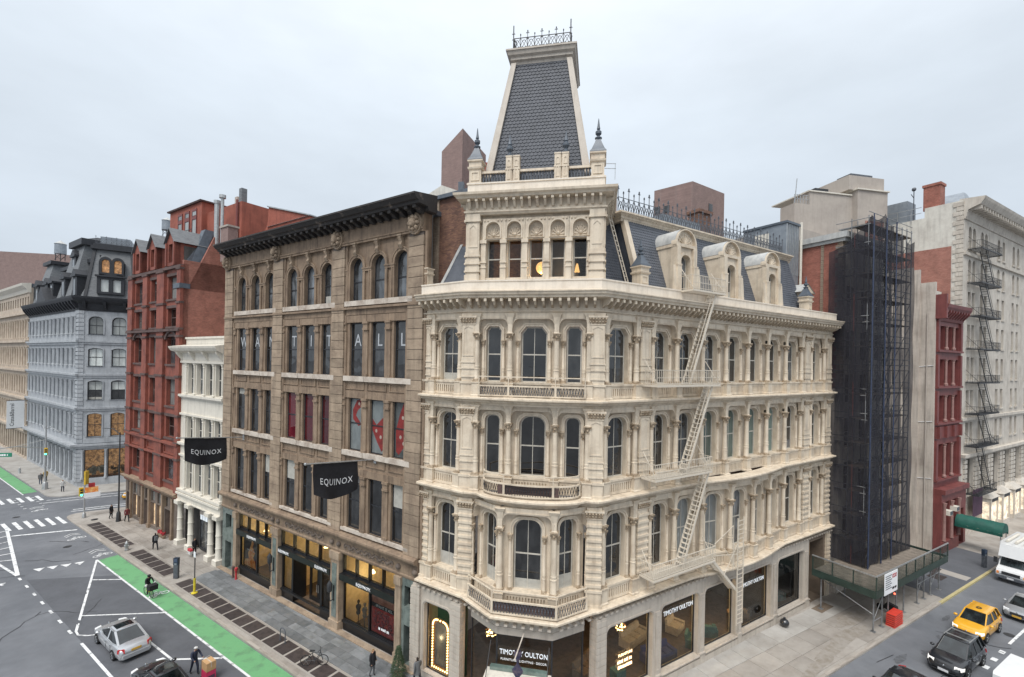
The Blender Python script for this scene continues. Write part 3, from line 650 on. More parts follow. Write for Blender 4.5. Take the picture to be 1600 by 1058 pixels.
# oval slab over the bay and its soffit
put('balcony_slab', MB().hexa([rel(p) for p in oval], 11.8, [rel(p) for p in oval], 12.22).mesh('balcony_slab', 'cream'), cb)
put('balcony_slab', MB().hexa([rel(p) for p in cantw], 5.75, [rel(p) for p in cantw], 6.22).mesh('balcony_slab', 'cream'), cb)
for seg, n in (([A_, TB], 4), ([TC, D_], 26), (cantw, 12)):   # dentils under the shop cornice
    den = MB().box(-.09, .09, -.36, 0, 0, .1).mesh('dentil', 'cream_stone') if 'dentil' not in bpy.data.meshes else bpy.data.meshes['dentil']
    tot = sum(math.dist(a, c) for a, c in zip(seg[:-1], seg[1:])); 
    for a, c in zip(seg[:-1], seg[1:]):
        d = math.dist(a, c); m = max(1, int(d/.42)); an = math.atan2(c[1]-a[1], c[0]-a[0])
        for k in range(m): p = interp(a, c, (k+.5)/m); put('dentil', den, cb, (*rel(p), 5.68), an)
# main cornice
CORN = [(-.2, 22.6), (.02, 22.6), (.05, 22.68), (.12, 22.72), (.12, 22.78), (.03, 22.8), (.03, 23.42), (.78, 23.45), (.80, 23.55), (.9, 23.62), (.92, 23.74), (.98, 23.76), (.98, 23.82), (.2, 23.98), (-.2, 23.98)]
full = [A_, TB, TC, D_]
put('cornice', MB().sweep(CORN, [rel(p) for p in full]).mesh('cornice', 'cream'), cb)
brp = [(0, 0)]+[(-.66*math.sin(math.pi/2*i/6)**1.6, .12+.5*(1-math.cos(math.pi/2*i/6))) for i in range(7)]+[(-.70, .52), (-.70, .64), (0, .64)]
brm = MB().prismx([(y, z) for y, z in brp], -.06, .06)
brm.prismx([(-.74, .44), (-.62, .42), (-.62, .6), (-.74, .6)], -.075, .075)
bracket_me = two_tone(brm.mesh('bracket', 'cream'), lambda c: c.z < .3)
for a, c in zip(full[:-1], full[1:]):
    d = math.dist(a, c); m = int(d/.47); an = math.atan2(c[1]-a[1], c[0]-a[0]); f_ = Fr(cb, *a, an)
    for k in range(m): f_.put('bracket', bracket_me, (k+.5)*d/m, -.02, 22.8)
put('parapet', MB().sweep([(-.3, 23.9), (.32, 23.9), (.32, 24.42), (.36, 24.44), (.36, 24.52), (-.3, 24.55)], [rel(p) for p in full]).mesh('parapet', 'cream_plinth'), cb)
# balconies of the corner front
def grille(name, pts, z0, z1, root, m='iron', rail='cream', step=.16, railz=None):
    g = MB(); r = MB()
    for a, c in zip(pts[:-1], pts[1:]):
        d = math.dist(a, c); n = max(1, int(d/step))
        for k in range(n):
            p = interp(a, c, (k+.5)/n); q0 = interp(a, c, k/n); q1 = interp(a, c, (k+1)/n)
            g.tube((*q0, z0), (*q1, z1), .016, 4, cap=False); g.tube((*q1, z0), (*q0, z1), .016, 4, cap=False); g.ball((*p, (z0+z1)/2), .045, 5, 3)
        r.bar((*a, z1+.04), (*c, z1+.04), .1, .08); r.bar((*a, z0-.03), (*c, z0-.03), .1, .07)
    for p in (pts if len(pts) < 6 else pts[::4]): r.bar((*p, z0-.05), (*p, z1+.05), .12, .12)
    if railz:
        for a, c in zip(pts[:-1], pts[1:]): r.bar((*a, railz), (*c, railz), .07, .06)
        for p in (pts if len(pts) < 6 else pts[::4]): r.bar((*p, z1), (*p, railz), .05, .05)
    o = put(name, g.mesh(name, m), root); put('rail', r.mesh('rail', rail), o); return o
grille('balcony_grille', [rel(p) for p in [FT.w(*q) for q in [(-TL/2+.45, -.55), (-1.62, -1.95), (1.86, -1.95), (TL/2-.4, -.55)]]], 6.35, 6.95, cb, 'iron_grey', railz=7.5)
grille('balcony_grille', [rel(p) for p in [FT.w(.12+2.75*-math.cos(math.pi*i/12), -.15-1.1*math.sin(math.pi*i/12)) for i in range(13)]], 12.45, 13.0, cb, 'iron', step=.14, railz=13.55)
grille('balcony_grille', [rel(FT.w(x, -.3)) for x in (-3.0, -1.25, 1.45, 3.1)], 17.9, 18.38, cb, 'iron_grey', step=.14, railz=18.95)
red_screen = MB().plate([(-1.6, 0), (1.8, 0), (1.8, .5), (-1.6, .5)], [], 0, .03).mesh('balcony_screen', 'red_dk')
FT.put('balcony_screen', red_screen, 0, -1.88, 6.4); FT.put('balcony_screen', red_screen, 0, -1.08, 12.48)
# ------------------------------------------------------------------ shop floor of the corner building
SH = 5.7
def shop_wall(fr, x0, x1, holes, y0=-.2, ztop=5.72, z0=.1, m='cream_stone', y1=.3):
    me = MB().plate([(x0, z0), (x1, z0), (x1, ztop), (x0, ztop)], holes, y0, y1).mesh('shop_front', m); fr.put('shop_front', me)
def shop_window(fr, x0, x1, z0=.75, z1=4.85, y=.12, r=.35, shape='round'):
    w_ = x1-x0; x = (x0+x1)/2
    b = MB().plate(outline(w_+.02, z1-z0+.02, shape, r=r), [outline(w_-.12, z1-z0-.12, shape, 0, .06, r=r-.03)], 0, .08)
    o = fr.put('shop_window', b.mesh('shop_window', 'blacktrim'), x, y, z0)
    put('pane', MB().plate(outline(w_-.08, z1-z0-.08, shape, 0, .04, r=r), [], .03, .045).mesh('pane', 'shopglass'), o)
    tr = MB().plate(outline(w_+.34, z1-z0+.17, shape, r=r+.1), [outline(w_+.14, z1-z0+.07, shape, 0, -.001, r=r+.05)], -.25, -.19)
    put('surround', tr.mesh('surround', 'cream_stone'), o, (0, -.12, 0)); return o
ropen = [(-2.75, 1.05), (1.85, 5.45), (6.15, 9.65), (10.4, 14.2), (15.2, 19.1)]
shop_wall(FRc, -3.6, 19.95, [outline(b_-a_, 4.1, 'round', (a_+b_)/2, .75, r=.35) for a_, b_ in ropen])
for i, (a_, b_) in enumerate(ropen): shop_window(FRc, a_, b_)
for x in (1.45, 5.8, 10.02, 14.7, 19.5):
    p_ = MB(); p_.box(-.26, .26, -.12, .1, 0, .75); p_.box(-.2, .2, -.06, .1, .75, 4.6); p_.plate([(-.15, 1.0), (.15, 1.0), (.15, 4.4), (-.15, 4.4)], [[(-.09, 1.08), (.09, 1.08), (.09, 4.32), (-.09, 4.32)]], -.085, -.05); p_.box(-.3, .3, -.14, .1, .6, .72)
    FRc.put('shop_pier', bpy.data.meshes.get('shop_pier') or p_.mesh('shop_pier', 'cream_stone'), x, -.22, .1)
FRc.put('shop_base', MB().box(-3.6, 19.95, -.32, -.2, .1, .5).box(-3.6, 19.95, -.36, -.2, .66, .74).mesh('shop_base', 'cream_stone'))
# Broadway flank shop window
shop_wall(FBc, 0, 3.9, [outline(2.1, 4.3, 'round', 2.05, .55, r=.3)]); shop_window(FBc, 1.0, 3.1, .55, 4.85, r=.3)
for x in (.35, 3.65):
    b = MB().box(-.36, .36, -.14, .2, .1, 5.6)
    z = .5
    while z < 5.3: b.box(-.385, .385, -.165, .2, z, z+.3); z += .36
    FBc.put('rusticated_pier', b.mesh('rusticated_pier', 'cream_stone'), x, -.2, 0)
b = MB().box(-.36, .36, -.14, .3, .1, 5.6); z = .5
while z < 5.3: b.box(-.385, .385, -.165, .3, z, z+.3); z += .36
FRc.put('rusticated_pier', b.mesh('rusticated_pier', 'cream_stone'), -3.3, -.2, 0)
# canted shop bay: three tall panes under a deep header
cs = [(-TL/2+.55, -.2), (-1.42, -1.55), (1.66, -1.55), (TL/2-.5, -.2)]
for i in range(3):
    (xa, ya), (xb, yb) = cs[i], cs[i+1]; w_ = math.hypot(xb-xa, yb-ya); rz = math.atan2(yb-ya, xb-xa)
    hd = MB().plate([(0, 4.95), (w_, 4.95), (w_, 5.75), (0, 5.75)], [], 0, .3); hd.box(0, w_, -.04, .05, 5.3, 5.36); hd.box(.02, w_-.02, -.06, .05, 5.6, 5.72)
    FT.put('shop_header', hd.mesh('shop_header', 'cream_stone'), xa, ya, 0, rz)
    fr_ = MB().plate([(0, .3), (w_, .3), (w_, 4.95), (0, 4.95)], [[(.07, .6), (w_-.07, .6), (w_-.07, 4.88), (.07, 4.88)]], .06, .14)
    o = FT.put('shop_window', fr_.mesh('shop_window', 'blacktrim'), xa, ya, 0, rz)
    put('pane', MB().plate([(.05, .5), (w_-.05, .5), (w_-.05, 4.9), (.05, 4.9)], [], .09, .105).mesh('pane', 'shopglass'), o)
    FT.put('shop_base', MB().box(0, w_, .0, .25, .1, .34).mesh('shop_base', 'blacktrim'), xa, ya, 0, rz)
# the room behind the glass
room = [rel(p) for p in [FBc.w(.4, .6), FT.w(-TL/2+.6, .2), FT.w(-1.4, -1.3), FT.w(1.6, -1.3), FT.w(TL/2-.55, .2), FRc.w(19.6, .25), FRc.w(19.6, 8), FT.w(1, 10), FBc.w(.4, 9)]]
put('shop_floor', MB().hexa(room, .2, room, .3).mesh('shop_floor', 'interior_floor'), cb)
put('shop_ceiling', MB().hexa(room, 5.45, room, 5.65).mesh('shop_ceiling', 'interior_dark'), cb)
put('shop_back_wall', MB().sweep([(0, .3), (.1, .3), (.1, 5.45), (0, 5.45)], room[5:]).mesh('shop_back_wall', 'interior_dark'), cb)
FRc.put('shop_partition', MB().box(-.06, .06, 0, 6, .3, 5.45).mesh('shop_partition', 'interior_dark'), 14.75, .4)
# service bay at the far end
FRc.put('service_wall', MB().plate([(19.95, .1), (23.75, .1), (23.75, 5.72), (19.95, 5.72)], [[(20.2, .12), (22.7, .12), (22.7, 5.2), (20.2, 5.2)]], -.05, 1.2).box(20.2, 22.7, 1.1, 1.25, .1, 5.3).mesh('service_wall', 'grime'))
FRc.put('service_panel', MB().box(20.6, 22.5, .9, 1.05, 3.4, 4.5).mesh('service_panel', 'interior_warm')); FRc.put('service_door', MB().box(21.0, 22.3, .92, 1.06, .1, 2.7).mesh('service_door', 'brown'))
b = MB().box(-.28, .28, -.1, .3, .1, 5.6); z = 1.2
while z < 5.3: b.box(-.31, .31, -.14, .3, z, z+.2); z += .36
FRc.put('rusticated_pier', b.mesh('rusticated_pier', 'cream'), 23.3, -.1, 0)
FRc.put('shutter', MB().plate([(15.35, 3.15), (19.0, 3.15), (19.0, 4.5), (15.35, 4.5)], [], .3, .34).mesh('shutter', 'metal_panel'))
for k in range(9): FRc.put('louvre', bpy.data.meshes.get('louvre') or MB().prismx([(0, 0), (-.08, -.1), (-.06, -.11), (.02, 0)], -1.8, 1.8).mesh('louvre', 'interior_dark'), 17.17, .29, 4.45-.14*k)
# shop lettering on the glass
for fr_, x, y, z, s_ in ((FT, .12, -1.62, 3.95, .38), (FRc, 3.75, .05, 4.0, .42), (FRc, 12.2, .05, 3.7, .42)):
    fr_.put('shop_lettering', text_mesh('TIMOTHY OULTON', s_, 'white_sign', .015, sx=.78), x, y, z)
FT.put('shop_lettering', text_mesh('FURNITURE · LIGHTING · DECOR', .17, 'white_print', .01), .12, -1.62, 3.62)
FRc.put('shop_lettering', text_mesh('FURNITURE', .22, 'warm_soft', .01), -1.0, .05, 2.7); FRc.put('small_print', scribble(2, 1.3, .2, 'warm_soft', 4), -1.0, .06, 2.3)
# ------------------------------------------------------------------ tower
TW = 3.98
def tw(*a): return FT.put(*a)
tower = MB()
front_h = [outline(.86, 2.55, 'oct', x, 24.72, r=.1) for x in (-2.42, -1.16, .12, 1.38, 2.66)]
front_h = [outline(.8, 2.3, 'rect', x, 24.75) for x in (-2.42, -1.16, .12, 1.38, 2.66)]
tower.plate([(-TW, 24.3), (TW, 24.3), (TW, 28.5), (-TW, 28.5)], front_h, .35, .7)
FT.put('tower_wall', tower.mesh('tower_wall', 'cream'))
FT.put('tower_wall', MB().box(-TW+.02, -TW+.3, .7, 7.2, 24.3, 28.5).box(TW-.3, TW-.02, .7, 7.2, 24.3, 28.5).box(-TW+.3, TW-.3, 6.9, 7.2, 24.3, 28.5).mesh('tower_wall', 'cream'))
twf = window(.8, 2.3, 'rect', .07, .5, False, 'shopglass')
ni = MB().plate([(-.63, 26.95), (.63, 26.95), (.63, 28.2), (-.63, 28.2)], [outline(.84, .98, 'arch', 0, 27.02)], .12, .36)
ni.plate(outline(1.0, 1.06, 'arch', 0, 27.02), [outline(.84, .98, 'arch', 0, 27.019)], .06, .13)
ni.box(-.42, .42, .36, .42, 27.0, 28.1)
for a in range(8):
    t = math.pi*a/7; ni.tube((0, .35, 27.22), (.3*math.cos(t), .33, 27.24+.46*math.sin(t)), .03, 5); ni.ball((.3*math.cos(t), .33, 27.24+.46*math.sin(t)), .05, 6, 4)
ni.ball((0, .34, 27.3), .12, 7, 4)
for a in (-.5, -.3, .3, .5): ni.ball((a, .1, 28.08), .06, 6, 4)
nim = ni.mesh('niche', 'cream')
for i, x in enumerate((-2.42, -1.16, .12, 1.38, 2.66)):
    o = put_window(FT, x, .6, 24.75, twf); FT.put('niche', nim, x, 0, 0)
    FT.put('window_sill', bpy.data.meshes.get('tower_sill') or MB().box(-.48, .48, .2, .66, 24.62, 24.74).mesh('tower_sill', 'cream'), x, 0, 0)
tcol = MB().box(-.16, .16, .1, .36, 24.5, 25.3); tcol.box(-.19, .19, .06, .36, 25.3, 25.38); tcol.box(-.19, .19, .06, .36, 25.6, 25.68); tcol.box(-.15, .15, .12, .36, 25.38, 26.75); tcol.box(-.2, .2, .05, .36, 26.75, 26.95)
tcm = tcol.mesh('tower_column', 'cream')
for x in (-1.79, -.52, .75, 2.02, -3.0, 3.22): FT.put('tower_column', tcm, x, 0, 0)
tp = MB(); tp.box(-.42, .42, -.1, .5, 24.1, 24.9); tp.box(-.37, .37, -.04, .5, 24.9, 28.45)
for z in (25.05, 25.5, 25.95): tp.box(-.44, .44, -.11, .5, z, z+.1); tp.box(-.4, .4, -.07, .5, z+.1, z+.3)
tp.plate([(-.28, 26.5), (.28, 26.5), (.28, 27.9), (-.28, 27.9)], [[(-.2, 26.58), (.2, 26.58), (.2, 27.6), (0, 27.8), (-.2, 27.6)]], -.07, -.03)
tp.box(-.46, .46, -.14, .5, 28.0, 28.12); tp.box(-.42, .42, -.1, .5, 28.12, 28.45)
tpm = tp.mesh('tower_pier', 'cream')
for x in (-TW+.4, TW-.4): FT.put('tower_pier', tpm, x, 0, 0)
FT.put('tower_pier', tpm, -TW-.02, .4, 0, -math.pi/2); FT.put('tower_pier', tpm, TW+.02, .4, 0, math.pi/2)
tpath = [(-TW, 7.2), (-TW, 0), (TW, 0), (TW, 7.2)]
tw('tower_cornice', MB().sweep([(-.6, 28.4), (.04, 28.4), (.1, 28.5), (.16, 28.52), (.16, 28.6), (.06, 28.64), (.06, 29.2), (.5, 29.24), (.55, 29.36), (.68, 29.42), (.7, 29.55), (.1, 29.68), (-.6, 29.68)], tpath).mesh('tower_cornice', 'cream'))
dm = MB().prismx([(0, 0), (-.12, .05), (-.3, .3), (-.42, .5), (0, .5)], -.07, .07).box(-.075, .075, -.46, -.3, .36, .5).mesh('tower_bracket', 'cream')
for k in range(18): tw('tower_bracket', dm, -TW+.22+k*(2*TW-.44)/17, -.04, 28.7)
for k in range(14): FT.put('tower_bracket', dm, TW+.04, .4+k*.47, 28.7, math.pi/2); FT.put('tower_bracket', dm, -TW-.04, .4+k*.47, 28.7, -math.pi/2)
tw('tower_plinth', MB().sweep([(-.4, 29.6), (.0, 29.6), (.0, 30.2), (.05, 30.22), (.05, 30.3), (-.4, 30.32)], tpath).mesh('tower_plinth', 'cream_plinth'))
tw('tower_deck', MB().box(-TW+.2, TW-.2, .2, 7.0, 30.0, 30.2).mesh('tower_deck', 'lead'))
# balustrade, pedestals and finials of the tower
pm = MB().slathe([(.42, 0), (.42, .1), (.36, .12), (.36, .85), (.44, .92), (.46, 1.02), (.38, 1.06), (.38, 1.3), (.46, 1.36), (.46, 1.44)])
pm.plate([(-.26, .22), (.26, .22), (.26, .76), (-.26, .76)], [[(-.18, .3), (.18, .3), (.18, .68), (-.18, .68)]], -.4, -.36)
pedm = pm.mesh('pedestal', 'cream')
fin = MB().slathe([(.46, 0), (.46, .05), (.36, .2), (.22, .55), (.12, .85)]); fin.lathe([(.1, .8), (.2, .9), (.2, .95), (.08, 1.0), (.08, 1.06), (.17, 1.16), (.17, 1.3), (.06, 1.38), (.1, 1.45), (.07, 1.6), (.03, 1.95), (.015, 2.05)], n=10)
finm = fin.mesh('finial', 'lead')
for x, y in ((-TW+.42, .42), (TW-.42, .42), (-TW+.42, 6.8), (TW-.42, 6.8)):
    o = FT.put('pedestal', pedm, x, y, 30.25); put('finial', finm, o, (0, 0, 1.44))
p2_ = MB()
for sx in (-.22, .22):
    p2_.box(sx-.18, sx+.18, -.22, .22, 0, 1.55); p2_.plate(outline(.22, .45, 'arch', sx, .92), [outline(.12, .3, 'arch', sx, .99)], -.25, -.21); p2_.plate(outline(.2, .6, 'rect', sx, .2), [outline(.1, .5, 'rect', sx, .25)], -.25, -.21); p2_.box(sx-.21, sx+.21, -.25, .25, .76, .84); p2_.box(sx-.2, sx+.2, -.24, .24, 1.5, 1.58)
p2_.box(-.1, .1, -.12, .12, 0, 1.5)
ppm = p2_.mesh('pedestal', 'cream')
f2 = MB().lathe([(.1, 0), (.16, .06), (.16, .14), (.08, .2), (.08, .28), (.2, .42), (.2, .55), (.09, .66), (.13, .72), (.06, 1.0), (.02, 1.3)], n=10).mesh('finial', 'lead')
for sx, fx in ((-1.32, -.22), (1.52, .22)):
    o = FT.put('pedestal', ppm, sx, .3, 30.25); put('finial', f2, o, (fx, 0, 1.58))
bl = MB().lathe([(.05, 0), (.07, .05), (.04, .12), (.075, .28), (.05, .42), (.04, .55), (.065, .6)], n=8).mesh('baluster', 'iron_grey')
for a, c in ((-3.2, -1.8), (-.85, 1.05), (2.0, 3.2)):
    n = int((c-a)/.17)
    for k in range(n): FT.put('baluster', bl, a+(k+.5)*(c-a)/n, .3, 30.3)
    FT.put('balustrade_rail', MB().box(a-.1, c+.1, .16, .44, 30.9, 31.03).mesh('balustrade_rail', 'cream'))
for sx in (-1, 1):
    FT.put('balustrade_rail', MB().box(-.13, .13, .8, 6.4, 30.9, 31.03).box(-.03, .03, .8, 6.4, 30.35, 30.9).mesh('balustrade_rail', 'cream'), sx*(TW-.42), 0, 0)
# steep slate roof of the tower: every slate is its own little plate
R0, R1, RC, Z0, Z1 = 3.05, 1.72, 3.75, 30.2, 38.4
core = MB().hexa([(-R0, RC-R0), (R0, RC-R0), (R0, RC+R0), (-R0, RC+R0)], Z0, [(-R1, RC-R1), (R1, RC-R1), (R1, RC+R1), (-R1, RC+R1)], Z1)
FT.put('tower_roof', core.mesh('tower_roof', 'slate'))
def slates(bm, w0, w1, h, run, P, rowh=.215, wid=.235, hexa=True):
    """rows of overlapping slates on a sloping face; P maps (across, up 0..1, out) to 3-d"""
    n = int(h/rowh)
    for j in range(n):
        t0 = j/n; t1 = min(1, (j+1.25)/n); hw = w0+(w1-w0)*t0; m = int(2*hw/wid)+1
        for i in range(-m//2-1, m//2+2):
            xc = (i+(.5 if j % 2 else 0))*wid
            xa, xb = max(-hw, xc-wid*.48), min(hw, xc+wid*.48)
            if xb-xa < .05: continue
            tm = t0+.3/n
            if hexa and xb-xa > wid*.8: q = [(xa, tm, .035), (xa+wid*.22, t0, .045), (xb-wid*.22, t0, .045), (xb, tm, .035), (xb, t1, .008), (xa, t1, .008)]
            else: q = [(xa, t0, .04), (xb, t0, .04), (xb, t1, .008), (xa, t1, .008)]
            vs_ = [P(*p) for p in q]; n_ = len(q)
            bm.add(vs_, [tuple(range(n_))])
            lo = [P(p[0], p[1], 0) for p in q[:n_-2]]
            for a in range(n_-3): bm.add([vs_[a], vs_[a+1], lo[a+1], lo[a]], [(0, 1, 2, 3)])
sl = MB(); L_ = math.hypot(Z1-Z0, R0-R1)
for a in range(4):
    ca, sa = math.cos(a*math.pi/2), math.sin(a*math.pi/2)
    def P(x, t, o, ca=ca, sa=sa):
        r = R0+(R1-R0)*t+o; y = -r; return (x*ca-y*sa, RC+x*sa+y*ca, Z0+(Z1-Z0)*t)
    slates(sl, R0-.1, R1-.1, L_, 0, P)
FT.put('slates', sl.mesh('slates', 'slate'), kind='stuff')
for sx, sy in ((-1, -1), (1, -1), (1, 1), (-1, 1)):
    hb = MB().hexa([(sx*(R0+.12)-.2*(sx > 0)*1-(0 if sx > 0 else -.0), 0)]*0 or [(sx*R0-.22, RC+sy*R0-.22), (sx*R0+.22, RC+sy*R0-.22), (sx*R0+.22, RC+sy*R0+.22), (sx*R0-.22, RC+sy*R0+.22)], Z0, [(sx*R1-.16, RC+sy*R1-.16), (sx*R1+.16, RC+sy*R1-.16), (sx*R1+.16, RC+sy*R1+.16), (sx*R1-.16, RC+sy*R1+.16)], Z1)
    FT.put('hip_board', hb.mesh('hip_board', 'cream_stone'))
tw('roof_cornice', MB().sweep([(-1.5, 38.3), (.02, 38.3), (.05, 38.5), (.2, 38.56), (.2, 38.72), (.34, 38.8), (.4, 39.0), (.46, 39.02), (.46, 39.12), (-1.5, 39.16)], [(-R1, RC-R1), (R1, RC-R1), (R1, RC+R1), (-R1, RC+R1)], True).mesh('roof_cornice', 'cream_stone'))
def cresting(bm, x0, x1, y, z, h=1.0, step=.55, ax=0, g=1.2):
    n = max(2, int(round((x1-x0)/step))); st = (x1-x0)/n
    Q = (lambda a, zz: (a, y, zz)) if ax == 0 else (lambda a, zz: (y, a, zz))
    bm.bar(Q(x0, z+.05), Q(x1, z+.05), .05, .05); bm.bar(Q(x0, z+h*.72), Q(x1, z+h*.72), .035, .035)
    for k in range(n+1):
        x = x0+st*k; big = k % 2 == 0
        bm.tube(Q(x, z), Q(x, z+h*(1.12 if big else .95)), .016*g, 5)
        tp_ = z+h*(1.12 if big else .95)
        bm.ball(Q(x, tp_-.06), .035*g, 5, 3, 2.0)
        if big:
            for s_ in (-1, 1): bm.path([Q(x, tp_-.2), Q(x+s_*.07, tp_-.13), Q(x+s_*.09, tp_-.19)], .015*g, 4); bm.path([Q(x, z+h*.62), Q(x+s_*.06, z+h*.7), Q(x+s_*.08, z+h*.62)], .014, 4)
        if k < n:
            pts = [Q(x+st*.5+st*.5*math.cos(a*math.pi/6), z+.12+h*.5*math.sin(a*math.pi/6)) for a in range(7)]; bm.path(pts, .014*g, 4)
            bm.tube(Q(x, z+.05), Q(x+st, z+h*.72), .013*g, 4, cap=False); bm.tube(Q(x+st, z+.05), Q(x, z+h*.72), .013*g, 4, cap=False)
            for s_ in (-1, 1):
                cx = x+st*(.5+.25*s_); bm.path([Q(cx+.1*math.cos(a*math.pi/3.5)*s_, z+.17+.1*math.sin(a*math.pi/3.5)) for a in range(7)], .014*g, 4)
cr = MB()
for y_ in (RC-R1-.1, RC+R1+.1): cresting(cr, -R1-.05, R1+.05, y_, 39.14, 1.12, .43)
for x_ in (-R1-.05, R1+.05): cresting(cr, RC-R1-.1, RC+R1+.1, x_, 39.14, 1.12, .43, 1)
for sx in (-1, 1):
    for sy in (-1, 1): cr.tube((sx*(R1+.05), RC+sy*(R1+.1), 39.1), (sx*(R1+.05), RC+sy*(R1+.1), 40.75), .035, 6)
tw('cresting', cr.mesh('cresting', 'iron'))
# ------------------------------------------------------------------ mansard along the side street
MZ0, MZ1 = 24.3, 29.3; MY0, MY1 = .75, 2.35
def mansard(x0, x1, y0, y1, tag):
    FRc.put('mansard', MB().hexa([(x0, y0), (x1, y0), (x1, y0+6), (x0, y0+6)], MZ0, [(x0, y1), (x1, y1), (x1, y0+6), (x0, y0+6)], MZ1).mesh('mansard', 'slate_light'))
    s_ = MB(); hw = (x1-x0)/2; xc = (x0+x1)/2
    slates(s_, hw, hw, math.hypot(MZ1-MZ0, y1-y0), 0, lambda x, t, o: (xc+x, y0+(y1-y0)*t-o, MZ0+(MZ1-MZ0)*t), .2, .21)
    FRc.put('slates', s_.mesh('slates', 'slate_light'), kind='stuff')
mansard(.6, 20.6, MY0, MY1, 'a')
mansard(-3.5, .2, MY0+1.0, MY1+.9, 'b')
FRc.put('slates', MB().hexa([(.5, MY0+.1), (.56, MY0), (.56, 3.2), (.5, 3.2)], MZ0, [(.5, MY1), (.56, MY1), (.56, 3.2), (.5, 3.2)], MZ1).mesh('slates', 'slate'), kind='stuff')
FRc.put('hip_board', MB().hexa([(.42, MY0-.08), (.8, MY0-.08), (.8, MY0+.25), (.42, MY0+.25)], MZ0, [(.42, MY1-.08), (.8, MY1-.08), (.8, MY1+.25), (.42, MY1+.25)], MZ1).mesh('hip_board', 'cream'))
FRc.put('mansard_cornice', MB().sweep([(-.3, MZ1-.25), (.06, MZ1-.25), (.1, MZ1-.1), (.16, MZ1-.05), (.16, MZ1+.06), (.32, MZ1+.2), (.4, MZ1+.22), (.4, MZ1+.32), (-.3, MZ1+.36)], [(.3, 3.4), (.3, MY1), (21, MY1)]).mesh('mansard_cornice', 'cream'))
FRc.put('mansard_cornice', MB().sweep([(-.3, MZ1-.35), (.06, MZ1-.35), (.1, MZ1-.2), (.16, MZ1-.15), (.3, MZ1+.1), (.38, MZ1+.12), (.38, MZ1+.22), (-.3, MZ1+.26)], [(-3.5, MY1+.9), (.3, MY1+.9)]).mesh('mansard_cornice', 'cream'))
den2 = MB().box(-.05, .05, -.22, 0, 0, .1).mesh('dentil', 'cream')
for k in range(62): FRc.put('dentil', den2, .5+k*.33, MY1-.05, MZ1+.08)
FRc.put('roof_deck', MB().box(-3.5, 21, MY1+.3, 14, MZ1+.1, MZ1+.25).mesh('roof_deck', 'lead'))
crm = MB(); cresting(crm, .5, 20.8, MY1+.5, MZ1+.28, 1.75, .5, 0, 1.7); cresting(crm, -3.4, .5, MY1+1.3, MZ1+.28, 1.75, .5, 0, 1.7)
FRc.put('cresting', crm.mesh('cresting', 'iron_grey'))
for x, y in ((.0, .35), (19.8, .35)):
    o = FRc.put('pedestal', pedm, x, y, 24.5); o.scale = (.95, .95, .85); put('finial', finm, o, (0, 0, 1.44))
FBc.put('pedestal', pedm, .4, .2, 24.5).scale = (.7, .7, .8)
# dormers with barrel roofs
def dormer_mesh():
    w, h = 2.0, 3.05; fz = 24.5
    f = MB(); f.plate([(-w/2, 0), (w/2, 0), (w/2, h), (-w/2, h)], [outline(.95, 2.35, 'round', 0, .15, r=.42)], 0, .35)
    f.box(-w/2-.02, w/2+.02, -.12, .3, h-.1, h+.1)
    f.plate(outline(w+.1, 1.1, 'arch', 0, h, n=16), [outline(w-.2, .95, 'arch', 0, h+.08, n=16)], -.1, .3)
    f.plate(outline(w-.1, 1.04, 'arch', 0, h, n=16), [], .1, .3)
    for a in range(9):
        t = math.pi*a/8; f.tube((0, .08, h+.12), (.5*math.cos(t), .06, h+.15+.5*math.sin(t)), .05, 5, .03); f.ball((.62*math.cos(t), .08, h+.15+.62*math.sin(t)), .06, 6, 4)
    f.plate(outline(1.2, 2.5, 'round', 0, .12, r=.5), [outline(.95, 2.35, 'round', 0, .119, r=.42)], -.06, .02)
    for sx in (-1, 1):
        f.box(sx*.82-.2, sx*.82+.2, -.22, .1, 0, 1.75); f.box(sx*.82-.17, sx*.82+.17, -.16, .1, 1.75, h-.1); f.box(sx*.82-.22, sx*.82+.22, -.24, .1, 1.7, 1.8)
        f.prismx([(-.25, 0), (-.05, 0), (-.05, 1.7), (-.12, 1.7)], *(sorted((sx*1.02, sx*1.3))))
    front = f.mesh('dormer_front', 'cream')
    s_ = MB()
    for sx in (-1, 1):
        x = sx*(w/2-.02); s_.add([(x, .3, 0), (x, .5, 0), (x, 3.2, h), (x, .3, h)], [(0, 1, 2, 3)]); s_.box(x-.06, x+.06, .2, 3.0, h-.12, h+.08)
        s_.bar((x+sx*.03, .75, .1), (x+sx*.03, 2.5, h-.1), .12, .12)
    sides = s_.mesh('dormer_cheek', 'cream')
    r_ = MB(); n = 14; R = w/2+.04
    a = [(R*math.cos(math.pi*i/n), .0, h+.1+R*math.sin(math.pi*i/n)) for i in range(n+1)]; c = [(p[0], 3.6, p[2]) for p in a]
    r_.add(a+c, [(i, i+1, n+2+i, n+1+i) for i in range(n)], True)
    roof = r_.mesh('dormer_roof', 'lead_light')
    return front, sides, roof
DF = dormer_mesh(); dwin = window(.93, 2.3, 'round', .07, .5, False, 'pane_grey', r=.4)
for x in (4.05, 9.05, 14.35):
    o = FRc.put('dormer', DF[0], x, .25, 24.5); put('dormer_cheek', DF[1], o); put('dormer_roof', DF[2], o)
    put_window(FRc, x, .55, 24.67, dwin)
